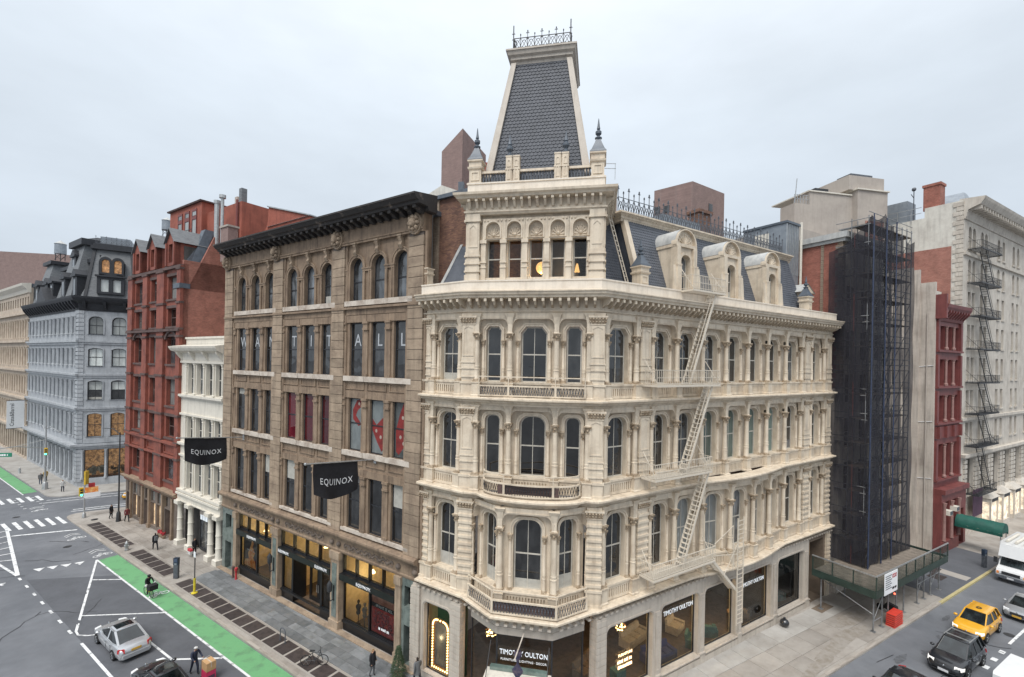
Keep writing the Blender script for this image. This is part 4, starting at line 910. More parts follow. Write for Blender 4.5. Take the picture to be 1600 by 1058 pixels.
# little gabled dormer at the far end
g = MB(); g.box(-1.0, 1.0, 0, 3, 0, 1.9); g.plate([(-1.15, 1.9), (1.15, 1.9), (0, 2.6)], [], -.1, 2.8); g.plate(outline(1.0, 1.5, 'arch', 0, .2), [outline(.8, 1.35, 'arch', 0, .25)], -.06, .02)
o = FRc.put('dormer', g.mesh('dormer', 'cream'), 21.3, 1.0, 24.4)
put('dormer_roof', MB().add([(-1.25, -.15, 1.86), (0, -.15, 2.66), (1.25, -.15, 1.86), (-1.25, 3, 1.86), (0, 3, 2.66), (1.25, 3, 1.86)], [(0, 1, 4, 3), (1, 2, 5, 4)]).mesh('dormer_roof', 'lead_light'), o)
# left mansard return and end walls
FBc.put('mansard', MB().hexa([(1.0, .7), (4.2, .7), (4.2, 6), (1.0, 6)], 24.4, [(2.9, 1.9), (4.2, 1.9), (4.2, 6), (2.9, 6)], 29.0).mesh('mansard', 'slate_light'))
FBc.put('hip_board', MB().hexa([(.85, .66), (1.1, .66), (1.1, .9), (.85, .9)], 24.4, [(2.78, 1.86), (2.98, 1.86), (2.98, 2.1), (2.78, 2.1)], 29.0).mesh('hip_board', 'lead_light'))
FRc.put('end_wall', MB().box(23.3, 23.7, .6, 16, .1, 24.4).mesh('end_wall', 'brick_dark'))
put('ladder', (lambda b: [b.bar((-.2, 0, 0), (-.2, 1.5, 5.2), .05, .05), b.bar((.2, 0, 0), (.2, 1.5, 5.2), .05, .05)]+[b.bar((-.2, 1.5*k/16, 5.2*k/16), (.2, 1.5*k/16, 5.2*k/16), .035, .035) for k in range(17)] and b)(MB()).mesh('ladder', 'fe_cream'), None, (*FRc.w(-.6, .75), 24.5), AR+.35, 'thin cream roof ladder leaning on the slate slope beside the tower', 'ladder')
# ------------------------------------------------------------------ brownstone store
bs = thing('brownstone_building', 'tan and brown stone store with heavy black cornice and rows of dark windows', 'building', (*FB.w(-12.4, 0), 0))
FS = Fr(bs, *PB0, AB); BX0, BX1 = -25.25, .38
BAYS = [(-22.3, -19.97, -17.65), (-14.3, -11.97, -9.68), (-6.28, -3.97, -1.68)]
PIL = (-24.5, -16.22, -8.2, -.28)
ROWS = [(7.7, 11.55), (13.28, 17.02), (18.6, 22.4)]
holes = []
for by in BAYS:
    for x in by:
        holes += [outline(1.4, b_-a_, 'rect', x, a_) for a_, b_ in ROWS]; holes.append(outline(1.36, 3.08, 'arch', x, 23.95, n=12))
FS.put('wall', MB().plate([(BX0, 6.6), (BX1, 6.6), (BX1, 29.6), (BX0, 29.6)], holes, 0, .55).mesh('wall', 'brown'))
blk = MB().box(-.5, .5, -.2, .05, 0, 1).mesh('stone_block', 'brown_lt')
for px in PIL:
    w_ = 1.42 if px < -1 else 1.34; z = 7.32; k = 0
    while z < 27.75:
        o = FS.put('stone_block', blk, px, (k % 3)*.006, z); o.scale = (w_, 1, .625); z += .66; k += 1
    FS.put('pilaster_core', MB().box(-w_/2+.03, w_/2-.03, -.15, .05, 7.3, 28.0).mesh('pilaster_core', 'brown_dk'), px, 0, 0)
    FS.put('pilaster_side', MB().box(-w_/2-.22, -w_/2-.04, -.1, .05, 7.3, 28.0).box(w_/2+.04, w_/2+.22, -.1, .05, 7.3, 28.0).mesh('pilaster_side', 'brown'), px, 0, 0)
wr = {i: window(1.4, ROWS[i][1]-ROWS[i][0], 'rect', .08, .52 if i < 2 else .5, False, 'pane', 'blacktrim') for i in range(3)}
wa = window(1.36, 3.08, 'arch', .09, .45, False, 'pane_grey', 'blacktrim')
glassmat('pane_wine', (.115, .012, .02), wob=.01); glassmat('pane_pale', (.12, .135, .135), wob=.01)
mat('wine', (.25, .02, .03), .7, .25, 1.5); mat('red_art', (.21, .022, .02), .7, .2, 2); mat('art_dot', (.36, .29, .25), .7, .1)
mull = MB(); mull.box(-.24, .24, -.06, .02, 0, 1.0)
mp_me = {i: (lambda h: MB().box(-.2, .2, -.09, .1, 0, h-.55).box(-.26, .26, -.2, .1, h-.55, h-.4).box(-.22, .22, -.15, .1, h-.4, h-.1).box(-.27, .27, -.21, .1, h-.1, h+.05).box(-.24, .24, -.17, .1, 0, .18).mesh('mullion_pilaster', 'brown'))(ROWS[i][1]-ROWS[i][0]) for i in range(3)}
sill_me = MB().box(-1.14, 1.14, -.2, .1, -.36, 0).mesh('window_sill', 'sill_lt'); lint = MB().box(-1.14, 1.14, -.08, .1, 0, .5).mesh('lintel', 'brown')
pnl = MB().plate([(-1.0, -.95), (1.0, -.95), (1.0, -.42), (-1.0, -.42)], [[(-.9, -.88), (.9, -.88), (.9, -.49), (-.9, -.49)]], -.06, .02).mesh('spandrel_panel', 'brown')
arch_ring = MB().plate(outline(1.78, 3.26, 'arch', n=14), [outline(1.36, 3.08, 'arch', 0, -.001, n=14)], -.09, .02); arch_ring.plate(outline(1.92, 3.33, 'arch', n=14), [outline(1.76, 3.25, 'arch', 0, -.001, n=14)], -.13, .02)
arch_me = arch_ring.mesh('arch_moulding', 'brown')
key = MB().prismx([(0, 0), (-.16, 0), (-.3, .25), (-.22, .45), (-.34, .72), (-.34, .8), (0, .8)], -.14, .14).box(-.2, .2, -.38, 0, .8, .9)
for sx in (-1, 1): key.tube((sx*.14, -.3, .66), (sx*.16, -.3, .66), .09, 8); key.tube((sx*.14, -.22, .18), (sx*.16, -.22, .18), .07, 8)
key_me = key.mesh('keystone', 'brown_lt')
imp_me = MB().box(-.5, .5, -.15, .02, 0, .1).box(-.47, .47, -.11, .02, -.16, 0).mesh('impost', 'brown')
LET = ('WAN', 'TIT', 'ALL')
for bi, by in enumerate(BAYS):
    for wi, x in enumerate(by):
        for i, (a_, b_) in enumerate(ROWS):
            gl = 'pane_wine' if (i == 1 and bi == 1) else 'pane_pale' if (i == 1 and bi == 2) else None
            o = put_window(FS, x, .17, a_, wr[i], 0, gl)
            s_ = FS.put('window_sill', sill_me, x, 0, a_-.0); s_.scale = (1, 1, 1 if i else .6)
            FS.put('lintel', lint, x, 0, b_+.02)
            if i: FS.put('spandrel_panel', pnl, x, 0, a_)
            if i == 2: put('lettering', text_mesh(LET[bi][wi], 1.25, 'letter_grey', .006, sx=.9), o, (0, .02, 2.15))
            if i == 1 and bi == 2:
                r_ = MB(); q = random.Random(wi)
                pts = {0: [(-.45, 2.9), (0, 3.6), (.55, 3.65), (.55, 3.2), (.1, 2.9), (-.1, 2.5), (.5, 1.9), (.2, 1.75), (-.4, 2.2)], 1: [(-.6, 2.4), (-.2, 2.0), (.5, 2.6), (.6, .5), (.35, .2), (-.1, .8), (-.6, 1.6)], 2: [(-.5, .4), (-.25, .2), (.6, 1.2), (.6, 3.6), (.15, 3.65), (-.2, 2.9), (-.55, 1.8)]}[wi]
                r_.plate(pts, [], .028, .034); p_ = put('window_art', r_.mesh('window_art', 'red_art'), o)
                for (dx, dz) in {0: [(.25, 3.35)], 1: [(-.2, 1.6), (.25, 1.2)], 2: [(.1, 2.7), (.35, 2.0), (-.1, 1.4), (.4, 3.3), (.2, 1.0)]}[wi]:
                    put('art_dot', bpy.data.meshes.get('art_dot') or MB().plate([(.11*math.cos(t*.785), .13*math.sin(t*.785)) for t in range(8)], [], .02, .03).mesh('art_dot', 'art_dot'), p_, (dx, 0, dz))
        FS.put('window_sill', sill_me, x, 0, 23.95)
        put_window(FS, x, .24, 23.95, wa); FS.put('arch_moulding', arch_me, x, 0, 23.95); FS.put('keystone', key_me, x, 0, 27.12)
    for x in ((by[0]+by[1])/2, (by[1]+by[2])/2):
        for i in range(3): FS.put('mullion_pilaster', mp_me[i], x, 0, ROWS[i][0])
        FS.put('impost', imp_me, x, 0, 26.15)
    for x in (by[0]-1.16, by[2]+1.16):
        for i in range(3): o = FS.put('mullion_pilaster', mp_me[i], x, .05, ROWS[i][0]); o.scale = (.7, 1, 1)
        o = FS.put('impost', imp_me, x, 0, 26.15); o.scale = (.45, 1, 1)
FS.put('belt_course', MB().box(BX0, BX1, -.26, .05, 23.35, 23.5).box(BX0, BX1, -.1, .05, 22.95, 23.35).mesh('belt_course', 'brown'))
FS.put('frieze_moulding', MB().sweep([(-.05, 27.98), (.24, 27.98), (.24, 28.1), (.3, 28.14), (.3, 28.22), (.2, 28.26), (.2, 29.3), (-.05, 29.3)], [(BX0, 0), (BX1, 0)]).mesh('frieze_moulding', 'brown'))
rd = MB(); 
def disc_y(bm, r, y0, y1, n=18):
    bm.plate([(r*math.cos(2*math.pi*i/n), r*1.2*math.sin(2*math.pi*i/n)) for i in range(n)], [], y0, y1)
disc_y(rd, .58, -.36, -.2); disc_y(rd, .48, -.42, -.3)
for p in ((0, -.5, .02, .3), (0, -.62, -.12, .17), (-.16, -.6, .1, .1), (.16, -.6, .1, .1), (-.28, -.48, .3, .14), (.28, -.48, .3, .14), (0, -.5, .36, .16), (-.36, -.46, 0, .14), (.36, -.46, 0, .14), (-.26, -.46, -.3, .15), (.26, -.46, -.3, .15), (0, -.5, -.38, .13)): rd.ball(p[:3], p[3], 8, 6)
rdm = rd.mesh('lion_roundel', 'brown_lt')
for x in (-24.6, -16.35, -8.2, -.3): FS.put('lion_roundel', rdm, x, 0, 28.5)
FS.put('cornice', MB().sweep([(-.5, 29.15), (.22, 29.15), (.3, 29.25), (.34, 29.4), (1.1, 29.42), (1.15, 29.58), (1.3, 29.62), (1.48, 29.84), (1.53, 29.86), (1.53, 29.97), (-.5, 30.3)], [(-24.75, 0), (.85, 0)]).mesh('cornice', 'black_cornice'))
mod = MB().prismx([(-.3, 0), (-.5, .02), (-.75, .18), (-1.05, .22), (-1.05, .4), (-.3, .4)], -.14, .14).mesh('modillion', 'black_cornice')
for k in range(34): FS.put('modillion', mod, -24.4+k*.75, 0, 29.0)
FS.put('roof', MB().box(BX0, BX1, .4, 22, 29.3, 29.6).mesh('roof', 'lead'))
# ledge over the shops
FS.put('shop_cornice', MB().sweep([(-.1, 5.75), (.12, 5.75), (.16, 5.86), (.16, 5.94), (.1, 5.98), (.1, 6.72), (.2, 6.78), (.24, 6.9), (.44, 6.95), (.5, 7.08), (.5, 7.2), (.44, 7.24), (-.1, 7.36)], [(BX0, 0), (BX1-.05, 0)]).mesh('shop_cornice', 'brown'))
car = MB(); q = random.Random(5)
for k in range(46):
    x = -2.45+k*.109; car.ball((x, -.12, .1*math.sin(k*.9)), .07+.03*q.random(), 6, 4); 
    if k % 4 == 0: car.path([(x+.16*math.cos(a), -.14, .18*math.sin(a)) for a in [t*.6 for t in range(10)]], .035, 4)
carm = car.mesh('carved_frieze', 'brown_dk')
for x in (-19.3, -11.95, -4.4): FS.put('carved_frieze', carm, x, 0, 6.35)
for k, x in enumerate((-22.6, -16.4, -15.6, -8.4, -7.6, -1.4, .1)): FS.put('rosette', bpy.data.meshes.get('rosette') or MB().ball((0, -.14, 0), .2, 8, 5).mesh('rosette', 'brown_dk'), x, 0, 6.35)
mat('marble', (.17, .20, .185), .35, .2, 2.2, (.075, .095, .09), stretch=(1, 1, 1))
mat('shop_black', (.012, .013, .015), .35, .2)
# shop piers with marble panels
pr_ = MB(); pr_.box(-.55, .55, -.3, .3, .1, .75); pr_.box(-.48, .48, -.22, .3, .75, 5.2); pr_.box(-.56, .56, -.3, .3, 5.2, 5.75)
prm = pr_.mesh('shop_pier', 'brown_lt'); mpn = MB().box(-.26, .26, -.245, -.2, 1.0, 4.9).mesh('marble_panel', 'marble')
sconce = MB().box(-.05, .05, -.3, -.22, 2.2, 3.3).path([(0, -.28, 2.3), (0, -.55, 2.25), (0, -.6, 2.6), (0, -.6, 2.95)], .04, 5); sconce.lathe([(.05, 2.9), (.17, 3.0), (.2, 3.5), (.12, 3.62), (.02, 3.8)], 0, -.6, 8)
scm = sconce.mesh('lantern', 'iron')
for k, x in enumerate((-22.55, -15.95, -7.95, -1.35)):
    o = FS.put('shop_pier', prm, x, 0, 0); o.scale = ((.55 if k in (0, 3) else 1), 1, 1)
    if k in (1, 2): put('marble_panel', mpn, o); put('lantern', scm, o)
def side_door(x, w_, lab):
    FS.put('door_surround', MB().plate([(-w_/2, .1), (w_/2, .1), (w_/2, 5.75), (-w_/2, 5.75)], [outline(w_*.5, 2.6, 'rect', 0, .12), outline(w_*.48, 1.35, 'rect', 0, 3.9)], -.1, .5).mesh('door_surround', 'marble'), x, 0, 0)
    o = FS.put('door', MB().box(-w_*.25, w_*.25, .4, .46, .12, 2.72).mesh('door', 'shop_black'), x, 0, 0); FS.put('vent_panel', MB().box(-w_*.24, w_*.24, .3, .36, 3.9, 5.25).mesh('vent_panel', 'shop_black'), x, 0, 0)
side_door(-23.95, 2.2, ''); side_door(-.45, 1.6, '')
FS.put('step', MB().box(-25.2, BX1, -.5, -.05, .08, .2).mesh('step', 'brown_lt'))
emit('lit_wall', (1.0, .72, .38), .55)
mat('cream_wall', (.66, .52, .30), .8, .1)
def store_bay(x0, x1, entrance=False):
    w_ = x1-x0; xc = (x0+x1)/2
    fr_ = MB(); hs = [outline(w_/4-.12, 1.15, 'rect', x0+w_*(k+.5)/4, 4.45) for k in range(4)]
    hs += ([outline(w_/2-.12, 2.85, 'rect', x0+w_*(k+.5)/2, .95) for k in range(2)] if not entrance else [outline(1.25, 2.85, 'rect', x0+.75, .95), outline(1.25, 2.85, 'rect', x1-.75, .95), outline(w_-3.2, 3.6, 'rect', xc, .14)])
    fr_.plate([(x0, .12), (x1, .12), (x1, 5.75), (x0, 5.75)], hs, .12, .3); fr_.box(x0-.05, x1+.05, -.25, .15, 3.86, 4.32); fr_.box(x0, x1, -.02, .15, .75, .9)
    for k in range(5): fr_.box(x0+w_*k/4-.04, x0+w_*k/4+.04, .04, .2, 4.3, 5.75)
    o = FS.put('shop_front', fr_.mesh('shop_front', 'shop_black'))
    for k in range(4): FS.put('transom_pane', MB().plate(outline(w_/4-.1, 1.2, 'rect', x0+w_*(k+.5)/4, 4.42), [], .16, .175).mesh('pane', 'shopglass'))
    for (a_, c_) in ([(x0+.05, xc), (xc, x1-.05)] if not entrance else [(x0+.1, x0+1.4), (x1-1.4, x1-.1)]): FS.put('display_pane', MB().plate([(a_, .92), (c_, .92), (c_, 3.84), (a_, 3.84)], [], .2, .215).mesh('pane', 'shopglass'))
    for tx in ([xc-.2] if not entrance else [x0+.8, x1-1.0]): FS.put('shop_lettering', text_mesh('EQUINOX', .3, 'white_print', .02, spacing=1.15), tx, -.27, 3.98)
    # interior
    FS.put('shop_interior', MB().box(x0, x1, 4.0, 4.1, .1, 5.75).mesh('shop_interior', 'cream_wall')); FS.put('shop_floor', MB().box(x0, x1, .3, 4.0, .1, .14).mesh('shop_floor', 'interior_floor')); FS.put('shop_ceiling', MB().box(x0, x1, .3, 4.0, 5.7, 5.8).mesh('shop_ceiling', 'interior_dark'))
    for s_ in (x0, x1): FS.put('shop_side_wall', MB().box(-.05, .05, .3, 4.0, .1, 5.75).mesh('shop_side_wall', 'cream_wall'), s_, 0, 0)
    for k in range(3): FS.put('ceiling_lamp', bpy.data.meshes.get('strip_lamp') or MB().box(-.7, .7, -.06, .06, 0, .06).mesh('strip_lamp', 'warm'), x0+w_*(k+.5)/3, 1.8+.5*k, 5.3, .6)
    if entrance:
        d = MB().plate([(xc-1.2, .14), (xc+1.2, .14), (xc+1.2, 3.1), (xc-1.2, 3.1)], [outline(.78, 2.3, 'rect', xc-.56, .5), outline(.78, 2.3, 'rect', xc+.56, .5)], 1.2, 1.3)
        o = FS.put('door', d.mesh('door', 'shop_black')); put('pane', MB().plate([(xc-1.1, .3), (xc+1.1, .3), (xc+1.1, 3.0), (xc-1.1, 3.0)], [], 1.24, 1.26).mesh('pane', 'shopglass'), o)
        put('handle', MB().tube((xc-.1, 1.12, 1.0), (xc-.1, 1.12, 1.6), .025).tube((xc+.1, 1.12, 1.0), (xc+.1, 1.12, 1.6), .025).mesh('handle', 'galv'), o)
        for s_ in (-1, 1): FS.put('vestibule_wall', MB().box(-.05, .05, .2, 1.3, .14, 3.8).mesh('vestibule_wall', 'shop_black'), xc+s_*(w_/2-1.55), 0, 0)
store_bay(-22.2, -16.5); store_bay(-15.35, -8.55, True); store_bay(-7.3, -1.7)
# posters and mannequins in the display windows
mat('poster_black', (.015, .014, .016), .6, .1); mat('poster_orange', (.75, .22, .04), .7, .35, 3, (.85, .6, .25)); mat('poster_red', (.6, .05, .04), .7, .3, 7, (.2, .01, .02)); mat('poster_skin', (.42, .16, .10), .7, .2, 2, (.18, .05, .03))
o = FS.put('poster', MB().plate([(0, 0), (2.6, 0), (2.6, 2.9), (0, 2.9)], [], 0, .02).mesh('poster', 'poster_black'), -22.0, .32, .95)
put('poster_print', MB().plate([(.2, .1), (2.2, .1), (2.0, .7), (1.7, 1.0), (2.0, 1.5), (1.6, 1.9), (1.75, 2.3), (1.5, 2.7), (1.35, 2.2), (1.1, 1.7), (.8, 1.2), (1.0, .8), (.3, .6)], [], -.004, .0).mesh('poster_print', 'poster_orange'), o)
put('poster_lettering', text_mesh('WANT IT ALL', .22, 'white_print', .002), o, (1.3, -.008, 1.5))
o = FS.put('poster', MB().plate([(0, 0), (2.7, 0), (2.7, 2.9), (0, 2.9)], [], 0, .02).mesh('poster', 'poster_skin'), -4.45, .3, .93)
put('poster_print', MB().plate([(.05, .05), (2.65, .05), (2.65, 1.8), (.05, 1.8)], [], -.004, 0).mesh('poster_print', 'poster_red'), o)
ch = MB(); q = random.Random(9)
for k in range(70): ch.ball((.35+2*q.random(), -.006, .35+1.2*q.random()), .09, 8, 4)
mat('cherry', (.32, .012, .02), .3, .2); put('poster_cherries', ch.mesh('poster_cherries', 'cherry'), o, kind='stuff')
put('poster_band', MB().plate([(0, 1.75), (2.7, 1.75), (2.7, 2.05), (0, 2.05)], [], -.008, -.002).mesh('poster_band', 'poster_black'), o)
put('poster_lettering', text_mesh('WANT IT ALL', .27, 'white_print', .002), o, (1.3, -.012, 1.8)); put('poster_print', scribble(1, 1.1, .2, 'white_print', 2), o, (1.35, -.09, .4))
# ------------------------------------------------------------------ house flags
mat('flag_black', (.013, .013, .017), .75, .2, 3)
# flags face north along the street, so that they read from the corner
def flag2(x, z, label):
    t = thing('hanging_flag', label, 'flag', (*FB.w(x, -.2), 0), AB, 'black store flags over the pavement')
    L0 = 5.0
    put('flagpole', MB().tube((0, .25, z-.15), (0, -L0, z+.45), .045, 8).ball((0, -L0, z+.45), .09).box(-.12, .12, .12, .25, z-.4, z+.1).mesh('flagpole', 'galv'), t)
    def S(s, q):
        y = -1.25-3.2*s; top = z+.6*(-y-.25)/L0-.12
        sag = .30*math.sin(math.pi*s)
        return (-.05+.16*math.sin(5*s+3*q)*q+.07*math.sin(11*s)*q, y, top-sag*.6*(.25+q)-(1.85+.25*math.sin(math.pi*s))*q)
    nx, nz = 22, 10
    vs_ = [S(i/nx, j/nz) for i in range(nx+1) for j in range(nz+1)]
    fs = [(i*(nz+1)+j, i*(nz+1)+j+1, (i+1)*(nz+1)+j+1, (i+1)*(nz+1)+j) for i in range(nx) for j in range(nz)]
    cl = put('flag_cloth', MB().add(vs_, fs, True).mesh('flag_cloth', 'flag_black'), t)
    tm = text_mesh('EQUINOX', .5, 'white_print', .0, spacing=1.15, sx=.9)
    for v in tm.vertices:
        s = 1-(v.co.x+1.6)/3.2; q = .62-(v.co.z)/1.9; p = S(s, q); v.co = (p[0]+.02, p[1], p[2])
    put('lettering', tm, cl)
flag2(-21.6, 12.75, 'black store flag lettered in white, the farther one beside the narrow white building')
flag2(-3.95, 13.1, 'black store flag lettered in white, the nearer one in the middle of the brownstone front')
# ------------------------------------------------------------------ narrow white building
wb = thing('narrow_white_building', 'narrow white painted building with slim columns between brownstone and red neighbours', 'building', (*FB.w(-30, 0), 0))
FW = Fr(wb, *PB0, AB); a0, a1 = -34.75, -25.32
wx = [(-33.2, -31.85), (-31.25, -29.75), (-29.2, -27.75), (-27.2, -25.9)]
wrow = [(6.0, 9.3), (10.9, 13.6), (15.9, 19.05)]
FW.put('wall', MB().plate([(a0, 4.9), (a1, 4.9), (a1, 20.6), (a0, 20.6)], [[(p, q), (r, q), (r, s), (p, s)] for p, r in wx for q, s in wrow], 0, .4).mesh('wall', 'white_paint'))
for q, s in wrow:
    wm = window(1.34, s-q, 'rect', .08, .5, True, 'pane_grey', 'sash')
    for p, r in wx: put_window(FW, (p+r)/2, .3, q, wm)
    cm = MB().lathe([(.16, 0), (.16, .1), (.1, .16), (.1, s-q-.4), (.14, s-q-.38), (.1, s-q-.3), (.17, s-q-.1), (.19, s-q)], n=10).mesh('column', 'white_paint')
    for x in (-33.45, -31.55, -29.48, -27.48, -25.65): FW.put('column', cm, x, -.06, q)
    FW.put('sill_course', MB().box(a0, a1, -.32, .05, q-.3, q-.08).box(a0, a1, -.22, .05, q-.42, q-.3).mesh('sill_course', 'white_paint'))
    FW.put('head_course', MB().box(a0, a1, -.16, .05, s+.05, s+.25).mesh('head_course', 'white_paint'))
FW.put('cornice', MB().sweep([(-.2, 19.3), (.1, 19.3), (.14, 19.5), (.2, 20.1), (.75, 20.35), (.9, 20.6), (.95, 20.8), (-.2, 21.0)], [(a0, 1), (a0, 0), (a1, 0)]).mesh('cornice', 'white_paint'))
for k in range(4): FW.put('bracket', bpy.data.meshes.get('wbracket') or MB().prismx([(0, 0), (-.2, .1), (-.6, .6), (-.7, .85), (0, .85)], -.12, .12).mesh('wbracket', 'white_paint'), a0+.4+k*2.9, -.05, 19.4)
FW.put('roof_parapet', MB().box(a0+.2, a1, .3, 10, 20.6, 21.6).box(a0+.1, a1, .2, 10, 21.6, 21.8).mesh('roof_parapet', 'white_paint'))
FW.put('shop_beam', MB().box(a0, a1, -.22, .3, 4.75, 5.5).box(a0, a1, -.4, .1, 5.4, 5.6).box(a0, a1, -.3, .2, 4.7, 4.8).mesh('shop_beam', 'white_paint'))
scol = MB().slathe([(.42, 0), (.42, .5), (.35, .55)]); scol.lathe([(.34, .55), (.29, .7), (.26, 1.5), (.3, 1.55), (.26, 1.62), (.25, 2.7), (.29, 2.75), (.25, 2.85), (.24, 4.1), (.36, 4.3)], n=14); scol.slathe([(.45, 4.3), (.45, 4.65)])
scm2 = scol.mesh('shop_column', 'white_paint')
for x in (-34.2, -31.7, -27.4, -25.75): FW.put('shop_column', scm2, x, -.1, .1)
FW.put('shop_front', MB().box(a0, a1, .6, .7, .1, 4.75).mesh('shop_front', 'interior_dark'))
o = FW.put('shop_window', MB().plate([(-30.9, .2), (-28.1, .2), (-28.1, 3.6), (-30.9, 3.6)], [[(-30.8, .4), (-28.2, .4), (-28.2, 3.5), (-30.8, 3.5)]], .4, .55).mesh('shop_window', 'iron'))
put('pane', MB().plate([(-30.8, .4), (-28.2, .4), (-28.2, 3.5), (-30.8, 3.5)], [], .48, .5).mesh('pane', 'pane_grey'), o)
FW.put('shop_transom', MB().box(-30.9, -28.1, .38, .5, 3.6, 4.7).mesh('shop_transom', 'stucco'))
FW.put('shop_lettering', scribble(1, 2.3, .6, 'white_sign', 6), -29.5, .3, 3.3)
# ------------------------------------------------------------------ red gabled building at the next corner
rb = thing('red_gabled_building', 'dark red painted corner building with three gabled dormers and a brick side wall', 'building', (*FB.w(-42, 0), 0))
FD = Fr(rb, *PB0, AB); r0, r1 = -49.75, -34.75
cols = [(-48.15, -45.2), (-43.5, -41.1), (-38.8, -35.8)]
rrow = [(6.2, 8.65), (10.9, 13.2), (14.35, 17.25), (18.9, 21.9), (23.0, 25.0), (26.0, 28.5)]
FD.put('wall', MB().plate([(r0, 4.6), (r1, 4.6), (r1, 29.6), (r0, 29.6)], [[(p+.25, q), (r-.25, q), (r-.25, s), (p+.25, s)] for p, r in cols for q, s in rrow], 0, .5).mesh('wall', 'red_paint'))
FD.put('side_wall', MB().box(r1-.3, r1, .0, 20, 4.6, 30.0).mesh('side_wall', 'brick_red'))
for p, r in cols:
    for i, (q, s) in enumerate(rrow):
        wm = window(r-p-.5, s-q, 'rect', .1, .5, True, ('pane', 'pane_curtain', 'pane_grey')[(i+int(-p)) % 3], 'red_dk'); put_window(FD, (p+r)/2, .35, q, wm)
        FD.put('window_sill', bpy.data.meshes.get('rsill%.1f' % (r-p)) or MB().box(-(r-p)/2, (r-p)/2, -.14, .1, -.22, 0).mesh('rsill%.1f' % (r-p), 'red_dk'), (p+r)/2, 0, q)
        FD.put('lintel', bpy.data.meshes.get('rlint%.1f' % (r-p)) or MB().box(-(r-p)/2, (r-p)/2, -.08, .1, 0, .3).mesh('rlint%.1f' % (r-p), 'red_dk'), (p+r)/2, 0, s)
ra_me = {}
for p, r in (cols[0], cols[2]):
    w_ = r-p; k = round(w_, 1)
    am = MB().plate(outline(w_+.3, 1.0, 'seg', 0, 0, r=.8), [outline(w_-.5, .8, 'seg', 0, -.001, r=.65)], -.2, .1).mesh('arch_hood', 'red_dk')
    FD.put('arch_hood', am, (p+r)/2, 0, 21.6)
for x, w_ in ((-49.0, 1.45), (-44.35, 1.3), (-39.95, 1.9), (-35.2, .9)):
    FD.put('pilaster', MB().box(-w_/2, w_/2, -.28, .05, 4.6, 29.4).mesh('pilaster', 'red_paint'), x, 0, 0)
    for z in (8.7, 10.4, 13.3, 17.5, 21.8, 22.6, 25.4, 29.0): FD.put('pilaster_band', MB().box(-w_/2-.08, w_/2+.08, -.38, .05, 0, .22).mesh('pilaster_band', 'red_dk'), x, 0, z)
FD.put('belt_course', MB().box(r0, r1, -.42, .05, 10.25, 10.5).box(r0, r1, -.36, .05, 8.8, 9.0).mesh('belt_course', 'red_paint'))
for p, r in cols: FD.put('spandrel_panel', MB().plate([(p, 9.1), (r, 9.1), (r, 10.1), (p, 10.1)], [[(p+.15, 9.25), (r-.15, 9.25), (r-.15, 9.95), (p+.15, 9.95)]], -.12, .02).mesh('spandrel_panel', 'red_paint'))
FD.put('belt_course', MB().box(r0, r1, -.45, .05, 22.45, 22.7).box(r0, r1, -.3, .05, 29.2, 29.5).mesh('belt_course', 'red_dk'))
FD.put('shop_cornice', MB().sweep([(-.1, 4.5), (.2, 4.5), (.3, 4.8), (.55, 4.95), (.6, 5.15), (-.1, 5.3)], [(r0, 1), (r0, 0), (r1, 0)]).mesh('shop_cornice', 'brown'))
sh = [outline(1.0, 1.2, 'rect', -48.4+1.75*k, 3.2) for k in range(8)]+[outline(1.3, 2.6, 'rect', x, .5) for x in (-46.7, -45.2, -41.3, -39.7)]+[outline(1.4, 2.9, 'rect', x, .14) for x in (-48.7, -43.2, -37.4)]
FD.put('shop_front', MB().plate([(r0, .1), (r1, .1), (r1, 4.55), (r0, 4.55)], sh, -.1, .4).mesh('shop_front', 'brown_dk'))
litmat('lit_beige', (1.0, .74, .45), (.3, .2, .12), .4, 1.2)
for k, x in enumerate((-46.7, -45.2, -41.3, -39.7)): FD.put('shop_window', MB().box(-.62, .62, .2, .24, .52, 3.08).mesh('shop_window', 'lit_beige'), x, 0, 0)
for k in range(8): FD.put('transom_pane', MB().box(-.49, .49, .1, .14, 3.22, 4.38).mesh('transom_pane', 'pane_curtain' if k % 3 else 'pane'), -48.4+1.75*k, 0, 0)
for x in (-48.7, -43.2, -37.4): FD.put('door', MB().box(-.68, .68, .5, .55, .14, 3.0).mesh('door', 'maroon'), x, 0, 0)
for x in (-47.75, -44.2, -42.2, -38.5, -36.0): FD.put('shop_pier', bpy.data.meshes.get('rpier') or MB().box(-.2, .2, -.3, .1, .1, 4.5).box(-.26, .26, -.36, .1, .1, .6).mesh('rpier', 'brown'), x, 0, 0)
# mansard with gabled dormers, lead hip
FD.put('mansard', MB().hexa([(r0, .1), (r1-.5, .1), (r1-.5, 14), (r0, 14)], 29.2, [(r0+.6, 3.2), (r1-2.4, 3.2), (r1-2.4, 14), (r0+.6, 14)], 34.0).mesh('mansard', 'slate'))
FD.put('lead_hip', MB().hexa([(r1-1.2, -.1), (r1-.1, -.1), (r1-.1, .8), (r1-1.2, .8)], 27.4, [(r1-3.0, 2.8), (r1-2.0, 2.8), (r1-2.0, 3.8), (r1-3.0, 3.8)], 34.2).box(r1-1.5, r1+.1, -.4, .6, 27.0, 27.5).mesh('lead_hip', 'lead'))
FD.put('side_gable', MB().hexa([(r1-.3, .4), (r1, .4), (r1, 20), (r1-.3, 20)], 27.0, [(r1-.3, 3.4), (r1, 3.4), (r1, 20), (r1-.3, 20)], 34.2).mesh('side_gable', 'brick_red'))
